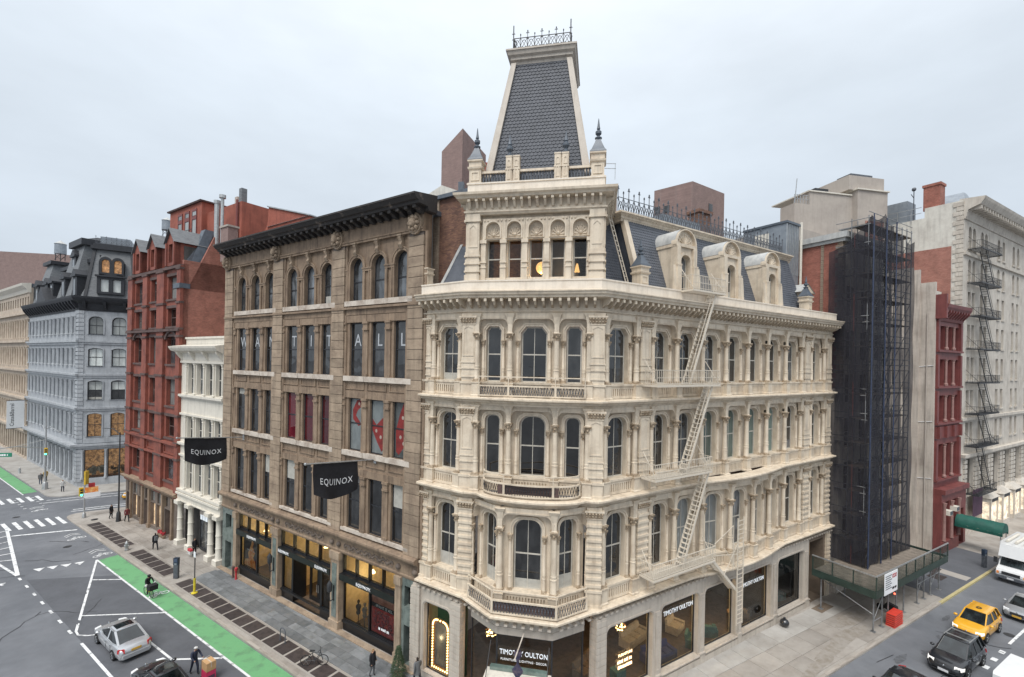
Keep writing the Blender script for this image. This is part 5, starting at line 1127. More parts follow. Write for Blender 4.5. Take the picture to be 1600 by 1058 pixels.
gd = MB(); gd.plate([(-1.15, 0), (1.15, 0), (1.15, 2.6), (0, 4.0), (-1.15, 2.6)], [outline(1.1, 2.0, 'rect', 0, .35)], -.2, .3)
gd.box(-1.15, -.85, -.35, .3, 0, 2.5); gd.box(.85, 1.15, -.35, .3, 0, 2.5); gd.add([(1.15, .3, 0), (1.15, 3, 0), (1.15, 3, 2.6), (1.15, .3, 2.6)], [(0, 1, 2, 3)]).add([(-1.15, .3, 0), (-1.15, 3, 0), (-1.15, 3, 2.6), (-1.15, .3, 2.6)], [(0, 1, 2, 3)])
gdm = gd.mesh('dormer', 'red_paint'); gr = MB()
for sx in (-1, 1):
    gr.add([(0, -.45, 4.12), (sx*1.4, -.45, 2.45), (sx*1.4, 3.4, 2.45), (0, 3.4, 4.12)], [(0, 1, 2, 3)]).add([(0, -.45, 4.0), (sx*1.4, -.45, 2.33), (sx*1.4, -.45, 2.45), (0, -.45, 4.12)], [(0, 1, 2, 3)])
grm = gr.mesh('dormer_roof', 'greyroof'); dw = window(1.1, 2.0, 'rect', .1, .5, True, 'pane', 'red_dk'); dch = MB().box(1.16, 1.2, .6, 2.0, .5, 2.2).box(1.18, 1.22, .85, 1.75, .8, 2.0).mesh('dormer_window', 'pane_curtain')
for x in (-46.9, -42.4, -37.5):
    o = FD.put('dormer', gdm, x, 0, 29.6); put('dormer_roof', grm, o); put_window(FD, x, .1, 29.95, dw); put('side_window', dch, o)
# ------------------------------------------------------------------ red penthouse behind the dormers
ph = thing('red_penthouse', 'bright red stucco rooftop penthouse behind the gabled dormers', 'building', (*FB.w(-38, 8), 33))
FP = Fr(ph, *PB0, AB); z0, z1 = 32.8, 38.5
FP.put('wall', MB().box(-49.7, -40.7, 4.0, 16, z0, z1).mesh('wall', 'red_stucco'))
FP.put('wall', MB().box(-40.7, -32.4, 4.6, 15, z0, 37.2).mesh('wall', 'red_stucco'))
FP.put('roof_edge', MB().sweep([(-.3, z1-.05), (.25, z1-.05), (.3, z1+.12), (-.3, z1+.16)], [(-49.7, 16), (-49.7, 4.0), (-40.7, 4.0), (-40.7, 16)]).mesh('roof_edge', 'red_dk'))
pw = MB().box(-.5, .5, -.06, .1, 0, 1.9).mesh('window', 'pane_curtain'); pt = MB().box(-.5, .5, -.06, .1, 0, .5).mesh('transom_window', 'pane_curtain'); pf = MB().plate(outline(1.3, 3.3, 'rect', 0, -.1), [outline(1.05, 1.95, 'rect', 0, 0), outline(1.05, .55, 'rect', 0, 2.4)], -.1, 0).mesh('frame', 'maroon')
for x in (-46.5, -44.5, -42.5):
    o = FP.put('window', pw, x, 4.0, 34.6); put('transom_window', pt, o, (0, 0, 2.45)); put('frame', pf, o)
# its north side shows a big window: face turned along the party wall
FP.put('window', MB().box(-.06, .06, -1.9, 1.9, 0, 3.2).mesh('window', 'pane_curtain'), -40.7, 8.4, 34.2)
FP.put('window_frame', MB().box(0, .1, -2.0, 2.0, -.1, 0).box(0, .1, -2.0, 2.0, 3.2, 3.3).box(0, .1, -2.0, 2.0, 2.0, 2.1).box(0, .1, -.06, .06, 0, 2.0).box(0, .1, -2.0, -1.9, 0, 3.2).box(0, .1, 1.9, 2.0, 0, 3.2).mesh('window_frame', 'red_dk'), -40.66, 8.4, 34.2)
rl = MB(); 
for k in range(24): rl.bar((-49.6+.38*k, 3.0, 33.9), (-49.6+.38*k, 3.0, 34.9), .03, .03)
rl.bar((-49.6, 3.0, 34.9), (-40.8, 3.0, 34.9), .05, .05); FP.put('railing', rl.mesh('railing', 'iron'))
FP.put('drainpipe', MB().tube((-33.0, 4.4, 33), (-33.0, 4.4, 37.4), .13, 8).mesh('drainpipe', 'maroon'))
FP.put('flue_stub', MB().box(-33.9, -33.3, 5, 5.6, 37.2, 39.0).mesh('flue_stub', 'greyroof')); FP.put('flue_stub', MB().box(-37.0, -36.4, 6, 6.6, 37.2, 38.9).mesh('flue_stub', 'stucco'))
# red party wall further north, stepping above the brownstone roof
pw_ = thing('red_parapet_wall', 'red stucco parapet wall rising above the black cornice', 'wall', (*FB.w(-27, 9), 29))
Fq = Fr(pw_, *PB0, AB)
Fq.put('wall', MB().plate([(-30.6, 29), (-21.6, 29), (-21.6, 34.2), (-29.4, 36.4), (-29.6, 34.6), (-30.6, 33.2)], [], 6, 6.5).mesh('wall', 'red_stucco')); Fq.put('coping', MB().hexa([(-29.5, 5.85), (-21.5, 5.85), (-21.5, 6.65), (-29.5, 6.65)], 34.2, [(-29.5, 5.85), (-21.5, 5.85), (-21.5, 6.65), (-29.5, 6.65)], 34.21).add([(-29.5, 5.85, 36.42), (-21.5, 5.85, 34.2), (-21.5, 6.65, 34.2), (-29.5, 6.65, 36.42), (-29.5, 5.85, 36.54), (-21.5, 5.85, 34.32), (-21.5, 6.65, 34.32), (-29.5, 6.65, 36.54)], [(0, 1, 5, 4), (4, 5, 6, 7), (2, 3, 7, 6), (0, 4, 7, 3), (1, 2, 6, 5)]).mesh('coping', 'galv'))
ps = thing('vent_pipes', 'pair of tall grey flue pipes against the red penthouse', 'pipes', (*FB.w(-34, 3), 31)); Fv = Fr(ps, *PB0, AB)
for x, h in ((-34.9, 36.9), (-33.7, 37.3)): Fv.put('flue_pipe', MB().tube((x, 3.2, 32.0), (x, 3.2, h), .28 if x < -34 else .17, 10).tube((x, 3.2, h), (x, 3.2, h+.35), .36 if x < -34 else .34, 10).mesh('flue_pipe', 'galv'))
ck = thing('brick_chimney', 'short brown brick chimney stack below the flue pipes', 'chimney', (*FB.w(-31.6, 3), 30)); put('stack', MB().box(-.8, .8, -.5, .5, 0, 3.6).mesh('stack', 'brick_far'), ck, (0, 0, 0), AB); put('cap', MB().box(-.9, .9, -.6, .6, 3.6, 3.8).mesh('cap', 'stucco'), ck, (0, 0, 0), AB)
rb2 = thing('white_roof_bulkhead', 'small white roof bulkhead with louvred window behind the black cornice', 'roof shed', (*FB.w(-8.2, 12), 29.6)); 
put('wall', MB().plate([(-2.0, 0), (2.0, 0), (2.0, 5.3), (-.3, 6.1), (-2.0, 5.0)], [], -2.4, 1.5, True).mesh('wall', 'whitewash'), rb2, (0, 0, 0), AB+.5); put('louvre', MB().box(-1.8, -.4, -2.5, -2.38, 2.4, 4.6).mesh('louvre', 'metal_panel'), rb2, (0, 0, 0), AB+.5); put('flue', MB().box(1.1, 1.6, -1.9, -1.4, 4.8, 6.6).mesh('flue', 'lead'), rb2, (0, 0, 0), AB+.5)
# ------------------------------------------------------------------ grey building with black mansard
gb = thing('grey_mansard_building', 'pale blue-grey corner building with black-trimmed mansard roof and lit shop windows', 'building', (-64.2, 67.5, 0))
FG = Fr(gb, *FB.w(-69.8, 0), AR); FH = Fr(gb, *PB0, AB)
gx = [1.83, 4.5]; GW = 24.0
grow = [(7.4, 10.95, 'seg'), (12.95, 15.9, 'seg'), (18.0, 20.75, 'seg'), (22.8, 25.5, 'round')]
holes = [outline(1.66, s-q, sh_, x+2.67*k, q, r=(.25 if sh_ == 'seg' else .7)) for x in (1.83,) for k in range(8) for q, s, sh_ in grow]+[outline(2.3, 4.3, 'rect', 1.9+2.67*k, 1.2) for k in range(8)]
FG.put('wall', MB().plate([(0, .1), (GW, .1), (GW, 27), (0, 27)], holes, 0, .5).mesh('wall', 'greyblue'))
litmat('lit_room', (.70, .37, .16), (.09, .045, .025), .3, 2.4)
for k in range(8):
    x = 1.83+2.67*k
    for i, (q, s, sh_) in enumerate(grow):
        wm = window(1.66, s-q, sh_, .09, .5, True, 'pane_blind' if i >= 2 else 'pane', 'blacktrim', r=(.25 if sh_ == 'seg' else .7))
        if i == 0:
            o = FG.put('window', wm[0], x, .3, q); rm = bpy.data.meshes.get('groom') or MB().box(-.83, .83, .5, .6, -.1, 3.5).mesh('groom', 'lit_room'); put('pane', bpy.data.meshes.get('gpane') or MB().plate(outline(1.6, 3.45, 'seg', 0, .03, r=.25), [], .035, .05).mesh('gpane', 'shopglass'), o); put('lit_room', rm, o)
        else:
            put_window(FG, x, .3, q, wm)
            if i == 1: FG.put('blind', bpy.data.meshes.get('gblind') or MB().box(-.78, .78, .0, .02, 1.5, 2.7).mesh('gblind', 'pane_blind'), x, .325, q)
        FG.put('window_hood', bpy.data.meshes.get('hood%d' % i) or MB().plate(outline(2.0, s-q+.18, sh_, 0, 0, r=(.35 if sh_ == 'seg' else .85)), [outline(1.68, s-q, sh_, 0, -.001, r=(.25 if sh_ == 'seg' else .7))], -.1, .02).mesh('hood%d' % i, 'greyblue'), x, 0, q)
    o = FG.put('shop_window', bpy.data.meshes.get('gshop') or MB().plate(outline(2.3, 4.3, 'rect'), [outline(2.14, 4.1, 'rect', 0, .1)], 0, .1).mesh('gshop', 'blacktrim'), x+.07, .25, 1.2); put('pane', bpy.data.meshes.get('gshopp') or MB().plate(outline(2.2, 4.2, 'rect', 0, .05), [], .05, .06).mesh('gshopp', 'shopglass'), o)
    q = random.Random(k); dsp = MB()
    for j in range(14): dsp.box(*(lambda xx, w_: (xx, xx+w_))(-1.0+1.7*q.random(), .15+.35*q.random()), .8, 1.2, *(lambda zz, h_: (zz, zz+h_))(.1+.9*q.random(), .2+.7*q.random()))
    put('shop_display', dsp.mesh('shop_display', ('sofa', 'interior_warm', 'interior_dark')[k % 3]), o)
FG.put('shop_interior', MB().box(0, GW, 2.6, 2.7, .2, 6).mesh('shop_interior', 'lit_room')); FG.put('shop_floor', MB().box(0, GW, .4, 2.6, .8, 1.15).mesh('shop_floor', 'interior_warm')); FG.put('shop_ceiling', MB().box(0, GW, .4, 2.6, 5.8, 6).mesh('shop_ceiling', 'interior_warm'))
for k in range(9): FG.put('shop_column', bpy.data.meshes.get('gcol') or MB().lathe([(.2, 0), (.2, .3), (.13, .4), (.12, 3.8), (.22, 4.4)], n=10).mesh('gcol', 'greyblue'), .56+2.67*k, -.1, 1.1)
for z in (6.1, 11.6, 16.6, 21.6): FG.put('belt_course', MB().box(-.3, GW, -.35 if z < 7 else -.22, .05, z, z+.28).box(-.2, GW, -.2 if z < 7 else -.12, .05, z-.3, z).mesh('belt_course', 'greyblue'))
FG.put('balustrade', MB().box(.6, GW, -.12, .05, 6.5, 7.2).mesh('balustrade', 'greyblue'))
# Broadway side of it: pairs of columns bay after bay
FH.put('wall', MB().plate([(-99.7, .1), (-69.8, .1), (-69.8, 27), (-99.7, 27)], [outline(1.25, s-q, 'rect', -97.7+2.33*k, q) for k in range(12) for q, s, _ in grow]+[outline(1.7, 4.6, 'rect', -97.7+2.33*k, .6) for k in range(12)], 0, .5).mesh('wall', 'greyblue'))
hc = {}
for k in range(12):
    x = -97.7+2.33*k
    for i, (q, s, _) in enumerate(grow):
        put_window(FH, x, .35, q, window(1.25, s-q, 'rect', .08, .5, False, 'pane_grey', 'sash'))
        hc[i] = hc.get(i) or MB().lathe([(.24, 0), (.24, .15), (.16, .2), (.15, s-q-.3), (.26, s-q)], n=8).mesh('column', 'greyblue')
        FH.put('column', hc[i], x+.86, -.12, q); FH.put('column', hc[i], x-.86, -.12, q)
    FH.put('shop_window', bpy.data.meshes.get('hshop') or MB().box(-.84, .84, .3, .34, .6, 5.2).mesh('hshop', 'pane_grey'), x, 0, 0)
    FH.put('shop_column', bpy.data.meshes['gcol'], x+1.16, -.1, .7)
for z in (6.1, 11.6, 16.6, 21.6): FH.put('belt_course', MB().box(-99.7, -69.6, -.45 if z > 7 else -.9, .05, z, z+.3).box(-99.7, -69.7, -.25, .05, z-.35, z).mesh('belt_course', 'greyblue'))
qb = MB().box(-.5, .5, -.08, .05, 0, .5).mesh('quoin', 'greyblue')
for z in [6.6+.62*k for k in range(32)]+[.8+.62*k for k in range(8)]:
    o = FH.put('quoin', qb, -70.6, 0, z); o.scale = (1.7, 1.6, 1); o = FG.put('quoin', qb, .22, 0, z); o.scale = (.6, 1, 1)
def blackcornice(path): return MB().sweep([(-.3, 26.3), (.1, 26.3), (.2, 26.6), (.35, 27.3), (.9, 27.7), (1.1, 28.1), (1.15, 28.35), (-.3, 28.5)], path)
gc = [FH.w(-99.7, 0), FB.w(-69.8, 0), FG.w(GW, 0)]; gl_ = gb.location
put('cornice', blackcornice([(p[0]-gl_.x, p[1]-gl_.y) for p in gc]).mesh('cornice', 'blacktrim'), gb)
gbk = MB().prismx([(0, 0), (-.3, .1), (-.8, .8), (-.95, 1.2), (0, 1.2)], -.16, .16).mesh('bracket', 'blacktrim')
for k in range(20): FH.put('bracket', gbk, -99+1.52*k, -.1, 26.5)
for k in range(10): FG.put('bracket', gbk, .6+2.3*k, -.1, 26.5)
# curved mansard pavilion on the corner, lower range and a second pavilion along Broadway
FG.put('mansard', MB().hexa([(.4, .5), (6.3, .5), (6.3, 9), (.4, 9)], 28.3, [(1.15, 2.2), (5.5, 2.2), (5.5, 8), (1.15, 8)], 36.0).mesh('mansard', 'greyroof'))
FG.put('roof_cornice', MB().box(.7, 5.95, 1.7, 8.5, 36.0, 36.5).box(.95, 5.7, 1.95, 8.2, 36.5, 36.9).mesh('roof_cornice', 'blacktrim'))
for x, xt in ((.4, 1.15), (6.3, 5.5)): FG.put('hip_board', MB().hexa([(x-.18, .35), (x+.18, .35), (x+.18, .7), (x-.18, .7)], 28.3, [(xt-.18, 2.05), (xt+.18, 2.05), (xt+.18, 2.4), (xt-.18, 2.4)], 36.1).mesh('hip_board', 'blacktrim'))
dd = MB().plate([(-1.6, 0), (1.6, 0), (1.6, 2.7), (0, 3.2), (-1.6, 2.7)], [outline(.95, 1.9, 'rect', sx*.72, .35) for sx in (-1, 1)], 0, .5); dd.plate([(-1.5, 3.1), (1.5, 3.1), (1.5, 5.0)]+[(.72+.75*math.cos(math.pi*i/8), 5.0+.75*math.sin(math.pi*i/8)) for i in range(9)]+[(-.72+.75*math.cos(math.pi*i/8), 5.0+.75*math.sin(math.pi*i/8)) for i in range(9)]+[(-1.5, 5.0)], [outline(.9, 2.0, 'arch', sx*.72, 3.35) for sx in (-1, 1)], .5, 1.0); dd.box(-1.8, 1.8, -.25, .3, 2.6, 2.85)
o = FG.put('dormer', dd.mesh('dormer', 'blacktrim'), 3.35, .3, 29.0)
put('pane', MB().box(-1.3, 1.3, .3, .35, .3, 2.3).mesh('pane', 'pane_blind'), o); put('pane', MB().box(-1.3, 1.3, .9, .95, 3.3, 5.4).mesh('pane', 'lit_room'), o); put('dormer_cheek', MB().box(-1.5, -1.42, .5, 3.0, 0, 5.0).box(1.42, 1.5, .5, 3, 0, 5).mesh('dormer_cheek', 'blacktrim'), o)
FG.put('mansard', MB().hexa([(6.3, .8), (GW, .8), (GW, 9), (6.3, 9)], 28.3, [(6.3, 3), (GW, 3), (GW, 8), (6.3, 8)], 33.5).mesh('mansard', 'greyroof'))
FH.put('mansard', MB().hexa([(-92, .6), (-70.6, .6), (-70.6, 9), (-92, 9)], 28.3, [(-92, 3), (-71, 3), (-71, 8), (-92, 8)], 34.5).mesh('mansard', 'greyroof'))
FH.put('mansard', MB().hexa([(-84, .2), (-76, .2), (-76, 9), (-84, 9)], 28.3, [(-82.8, 2.2), (-77.2, 2.2), (-77.2, 8), (-82.8, 8)], 37.4).mesh('mansard', 'greyroof'))
FH.put('roof_cornice', MB().box(-83.4, -76.6, 1.6, 8.4, 37.4, 38.4).mesh('roof_cornice', 'blacktrim')); FH.put('roof_cornice', MB().box(-92, -70.8, 2.4, 8.4, 34.5, 35.1).mesh('roof_cornice', 'blacktrim'))
FH.put('pavilion_roof', MB().hexa([(-82.8, 2.2), (-77.2, 2.2), (-77.2, 8), (-82.8, 8)], 38.4, [(-81.5, 4), (-78.5, 4), (-78.5, 7), (-81.5, 7)], 39.2).mesh('pavilion_roof', 'blacktrim'))
FH.put('mansard', MB().hexa([(-99.5, .2), (-93, .2), (-93, 9), (-99.5, 9)], 28.3, [(-98.4, 2), (-94.2, 2), (-94.2, 8), (-98.4, 8)], 36.0).mesh('mansard', 'greyroof')); FH.put('roof_cornice', MB().box(-99, -93.6, 1.5, 8.3, 36.0, 36.6).mesh('roof_cornice', 'blacktrim'))
bd = MB().box(-1.0, 1.0, -.1, 2.4, 0, 3.2).box(-1.25, 1.25, -.35, 2.6, 3.2, 3.5); bd.plate([(-1.2, 3.5), (1.2, 3.5), (0, 4.4)], [], -.3, 2.4); bd.box(-.62, .62, -.3, -.1, .2, .35)
bdm = bd.mesh('dormer', 'blacktrim'); bdp = MB().box(-.5, .5, -.14, -.1, .4, 2.8).mesh('pane', 'pane_grey')
for x, z in ((-96.3, 28.6), (-90.2, 28.5), (-86.8, 28.5), (-80, 28.6), (-74.0, 28.5), (-80, 32.4)):
    o = FH.put('dormer', bdm, x, .4 if z < 30 else 1.6, z); put('pane', bdp, o)
FH.put('pediment', MB().plate([(-90.5, 28.3), (-84.5, 28.3), (-87.5, 31.0)], [], -.9, 1.2).mesh('pediment', 'blacktrim'))
crg = MB(); cresting(crg, 1.2, 5.5, 2.2, 36.9, 1.1, .6); FG.put('cresting', crg.mesh('cresting', 'iron_grey'))
FG.put('rooftop_greenhouse', MB().box(1.6, 5.2, 3.0, 7.5, 36.9, 38.2).mesh('rooftop_greenhouse', 'metal_panel'))
# ------------------------------------------------------------------ cream store further down and far walls
cl = thing('cream_store_building', 'long cream columned store front at the left edge beyond the grey building', 'building', (*FB.w(-125, 0), 0))
FC = Fr(cl, *PB0, AB); crow = [(6.6, 10.4), (12.2, 15.6), (17.4, 21.0), (22.6, 26.0), (28.6, 30.3)]
FC.put('wall', MB().plate([(-160, .1), (-99.8, .1), (-99.8, 32), (-160, 32)], [outline(1.1, s-q, 'rect', -158.8+2.0*k, q) for k in range(30) for q, s in crow]+[outline(1.5, 4.3, 'rect', -158.8+2.0*k, .5) for k in range(30)], 0, .5).mesh('wall', 'tan_far'))
for k in range(8, 30):
    x = -158.8+2.0*k
    for i, (q, s) in enumerate(crow):
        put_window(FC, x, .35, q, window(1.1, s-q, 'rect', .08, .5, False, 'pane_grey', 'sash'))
        if i < 4: FC.put('column', bpy.data.meshes.get('ccol') or MB().lathe([(.26, 0), (.2, .2), (.18, 3.1), (.3, 3.5)], n=8).mesh('ccol', 'tan_far'), x+1.0, -.15, q)
    FC.put('shop_window', bpy.data.meshes.get('cshop') or MB().box(-.75, .75, .3, .34, .5, 4.8).mesh('cshop', 'pane_grey'), x, 0, 0)
for z in (5.4, 11.2, 16.4, 21.8, 27.0): FC.put('belt_course', MB().box(-160, -99.7, -.5, .05, z, z+.4).mesh('belt_course', 'tan_far'))
FC.put('cornice', MB().sweep([(-.2, 31), (.2, 31), (.4, 31.6), (1.0, 32.2), (1.1, 32.6), (-.2, 32.8)], [(-160, 0), (-99.7, 0)]).mesh('cornice', 'white_paint')); FC.put('roof', MB().box(-160, -99.7, .3, 20, 32, 32.7).mesh('roof', 'lead'))
bn = thing('white_store_banner', 'white vertical store banner with dark lettering on the cream store front', 'banner', (*FB.w(-98.6, -.3), 0), AB)
put('cloth', MB().box(-.03, .03, -2.5, -.3, 6.3, 11.2).mesh('cloth', 'white_print'), bn); tm = text_mesh('Crate&Barrel', .75, 'iron', .0); tm.transform(Matrix.Translation((.05, -1.6, 8.7)) @ Matrix.Rotation(math.pi/2, 4, 'Z') @ Matrix.Rotation(-math.pi/2, 4, 'Y')); put('lettering', tm, bn); put('bracket', MB().tube((0, 0, 11.25), (0, -2.6, 11.25), .05).tube((0, 0, 6.25), (0, -2.6, 6.25), .05).mesh('bracket', 'iron'), bn)
fw = thing('far_brick_block', 'large plain brown brick block rising behind the cream store at the left edge', 'building', (-150, 150, 0)); put('wall', MB().box(-60, 18, 0, 40, 0, 52.5).mesh('wall', 'brick_far'), fw, (0, 0, 0), .2); put('wall', MB().box(18, 42, 2, 40, 0, 49).mesh('wall', 'brick_far'), fw, (0, 0, 0), .2)
put('lower_block', MB().box(-60, 24, -14, 0, 0, 36).mesh('lower_block', 'metal_panel'), fw, (0, 0, 0), .2)
def water_tank(p, s, label):
    t = thing('water_tank', label, 'water tank', p); t.scale = (s, s, s)
    put('tank', MB().lathe([(1.5, 2.2), (1.45, 5.4)], n=16).mesh('tank', 'metal_panel'), t); put('roof', MB().lathe([(1.6, 5.4), (.05, 6.6)], n=16).mesh('roof', 'lead_light'), t)
    for k in range(4):
        a = math.pi/4+k*math.pi/2; put('leg', bpy.data.meshes.get('tank_leg') or MB().bar((0, 0, 0), (0, 0, 2.2), .15, .15).mesh('tank_leg', 'iron'), t, (1.1*math.cos(a), 1.1*math.sin(a), 0))
    put('brace', MB().bar((-1, -1, .2), (1, -1, 2.0), .08, .08).bar((1, -1, .2), (-1, -1, 2), .08, .08).bar((-1, 1, .2), (1, 1, 2.0), .08, .08).bar((1, -1, .2), (1, 1, 2), .08, .08).mesh('brace', 'iron'), t)
water_tank((-72.5, 95, 44.6), .62, 'small grey water tank on legs above the red dormers'); water_tank((-140.5, 141, 48.6), .95, 'wooden water tank on the roof of the far brick block')
# ------------------------------------------------------------------ behind and between: brick party wall, roof boxes
bw = thing('brick_party_wall', 'rough brown brick party wall between the brownstone cornice and the tower', 'wall', (*FB.w(1.5, 1.4), 23.5), AB)
put('wall', MB().box(-1.25, 3.2, 0, 6, 0, 6.9).mesh('wall', 'brick_dark'), bw); put('pier', MB().box(-1.75, -1.25, -.1, 6, 0, 6.9).mesh('pier', 'brick_tan'), bw); put('coping', MB().box(-1.85, 3.3, -.25, 6.2, 6.9, 7.15).mesh('coping', 'lead'), bw)
bt = thing('brown_brick_block', 'tall plain brown brick block behind the slate tower', 'building', (-8, 68, 0)); 
put('wall', MB().add([(-3.4, 2, 0), (0, 0, 0), (3.0, 8, 0), (-1, 12, 0), (-3.4, 2, 52), (0, 0, 54.6), (3.0, 8, 54.3), (-1, 12, 52)], [(0, 1, 5, 4), (1, 2, 6, 5), (4, 5, 6, 7), (2, 3, 7, 6), (3, 0, 4, 7)]).mesh('wall', 'brick_far'), bt)
put('wall', MB().box(1.6, 22.0, 6.2, 16, 0, 50.4).mesh('wall', 'brick_far'), bt); put('red_shed', MB().box(2.2, 9, 4.6, 6, 47, 51.6).mesh('red_shed', 'red_stucco'), bt)
put('railing', MB().bar((18, 6.5, 52.6), (24.4, 6.5, 52.6), .08, .08).bar((18, 6.5, 51.8), (24.4, 6.5, 51.8), .08, .08).bar((20, 6.5, 50), (20, 6.5, 52.6), .08, .08).bar((24.3, 6.5, 50), (24.3, 6.5, 52.6), .08, .08).mesh('railing', 'galv'), bt)
put('wall', MB().box(22, 24.6, 6.2, 16, 0, 49).mesh('wall', 'brick_far'), bt)
bx = thing('brown_roof_box', 'square brown brick roof box with two small windows behind the iron cresting', 'building', (22.6, 58, 0)); bxw = MB().add([(-3.8, 3.5, 20), (0, 0, 20), (5.9, 4, 20), (1, 9, 20), (-3.8, 3.5, 43.3), (0, 0, 43.3), (5.9, 4, 43.3), (1, 9, 43.3)], [(0, 1, 5, 4), (1, 2, 6, 5), (4, 5, 6, 7), (2, 3, 7, 6), (3, 0, 4, 7)]).mesh('wall', 'brick_far'); put('wall', bxw, bx)
for t, z in ((.35, 40.0), (.1, 40.1)):
    p_ = interp((-3.8, 3.5), (0, 0), t); put('window', MB().box(-.35, .35, -.08, .1, 0, .9).mesh('window', 'pane'), bx, (p_[0], p_[1], z), math.atan2(-3.5, 3.8))
p_ = interp((0, 0), (5.9, 4), .55); put('window', MB().box(-.4, .4, -.08, .1, 0, 1.0).mesh('window', 'pane'), bx, (*p_, 40.2), math.atan2(4, 5.9))
ms = thing('metal_roof_shed', 'grey standing-seam metal roof shed on the corner building', 'roof shed', (*FRR.w(21.6, 2.9), 28.3), AR)
put('wall', MB().box(0, 2.1, 0, 4, -1.8, 4.6).mesh('wall', 'metal_panel'), ms); seam = MB().bar((0, 0, 0), (0, 0, 4.6), .05, .06).mesh('seam', 'galv')
for k in range(8): put('seam', seam, ms, (.02+.29*k, -.02, 0))
put('door', MB().box(-.05, .02, 1.6, 2.9, 1.5, 4.0).mesh('door', 'white_paint'), ms); put('roof', MB().box(-.12, 2.22, -.12, 4.1, 4.6, 4.8).mesh('roof', 'lead'), ms); put('vent_pipe', MB().tube((2.35, -.1, -3), (2.35, -.1, 5.0), .12, 8).mesh('vent_pipe', 'white_paint'), ms)
rc = thing('brick_roof_chimney', 'dark brick chimney beyond the iron cresting', 'chimney', (*FRR.w(17.5, 9), 29)); put('stack', MB().box(-.9, .9, -.6, .6, 0, 5.4).mesh('stack', 'brick_dark'), rc, (0, 0, 0), AR); put('cap', MB().box(-1.05, 1.05, -.75, .75, 5.4, 5.7).mesh('cap', 'brick_dark'), rc, (0, 0, 0), AR)
ru = thing('rooftop_unit', 'low grey rooftop plant unit behind the cresting', 'roof unit', (*FRR.w(14.5, 9), 29)); put('casing', MB().box(-3.2, 2, -.8, 2, 0, 4.2).mesh('casing', 'metal_panel'), ru, (0, 0, 0), AR); put('casing', MB().box(2, 4.4, -.4, 2, 0, 3.6).mesh('casing', 'lead_light'), ru, (0, 0, 0), AR)
# ------------------------------------------------------------------ building wrapped in black netting
nb_ = thing('netted_building', 'brick building with pale quoins wrapped behind dark scaffold netting', 'building', (*FQ.w(8, 1), 0))
FN = Fr(nb_, FQ.o.x, FQ.o.y, FQ.a); X0, X1 = 4.3, 12.9
FN.put('front_wall', MB().plate([(X0, .1), (X1, .1), (X1, 31), (X0, 31)], [outline(1.5, 2.6, 'rect', X0+1.6+2.7*k, 5.0+3.9*j) for k in range(3) for j in range(6)], 0, .4).mesh('front_wall', 'beige'))
for k in range(3):
    for j in range(6): put_window(FN, X0+1.6+2.7*k, .3, 5.0+3.9*j, window(1.5, 2.6, 'rect', .08, .5, True))
FN.put('side_wall', MB().box(X0, X0+.3, .02, 4.6, 18, 31.2).mesh('side_wall', 'brick_red'))
qn = MB().box(-.06, .4, -.06, .34, 0, .36).mesh('quoin', 'brick_tan'); 
for k in range(33): o = FN.put('quoin', qn, X0, .0, 18.2+.39*k); o.scale = (1, 1.5 if k % 2 else .9, 1)
for k in range(33): o = FN.put('quoin', qn, X0-.03, 1.5, 18.2+.39*k); o.scale = (1, .55, 1)
FN.put('cornice', MB().box(X0-.4, X1, -.5, 4.6, 31.2, 31.7).box(X0-.2, X1, -.3, 4.6, 30.9, 31.2).mesh('cornice', 'lead_light'))
FN.put('rear_block', MB().box(X0+8.6, X1+9.0, 9, 16, 0, 36).mesh('rear_block', 'stucco'))
pt_ = thing('stucco_penthouse', 'stepped tan stucco penthouse above the netted building', 'building', (42, 58, 0))
Fz = Fr(pt_, 42.7, 57.6, FQ.a-.32)
Fz.put('block', MB().box(-6.4, 0, 0, 2.5, 25, 41.6).mesh('block', 'stucco')); Fz.put('block', MB().box(-8.6, -6.4, 0, 2.2, 25, 40.0).mesh('block', 'stucco')); Fz.put('block', MB().box(0, 4.6, -.7, 9, 25, 42.2).mesh('block', 'stucco'))
Fz.put('upper_block', MB().box(-.9, 4.5, -.3, 6, 42.3, 44.1).mesh('upper_block', 'stucco')); Fz.put('coping', MB().box(-.2, 4.75, -.9, 6, 42.2, 42.35).box(-6.6, -.2, -.15, 6, 41.6, 41.75).mesh('coping', 'white_paint'))
Fz.put('brick_patch', MB().box(1.2, 4.0, -.76, -.68, 35.0, 38.4).mesh('brick_patch', 'brick_pink')); Fz.put('roof_fan', MB().box(.8, 4.2, 1, 3, 44.1, 45.0).mesh('roof_fan', 'iron_grey')); Fz.put('roof_unit', MB().box(-4.6, -2.6, 1, 3, 41.7, 42.6).mesh('roof_unit', 'iron'))
rr_ = MB()
for k in range(6): rr_.bar((-8.5+.42*k, .1, 40), (-8.5+.42*k, .1, 41.1), .05, .05)
rr_.bar((-8.5, .1, 41.1), (-6.4, .1, 41.1), .05, .05).bar((-8.5, .1, 40.6), (-6.4, .1, 40.6), .05, .05); rr_.tube((-8.2, .4, 40), (-7.9, .4, 43.2), .06); Fz.put('railing', rr_.mesh('railing', 'galv'))
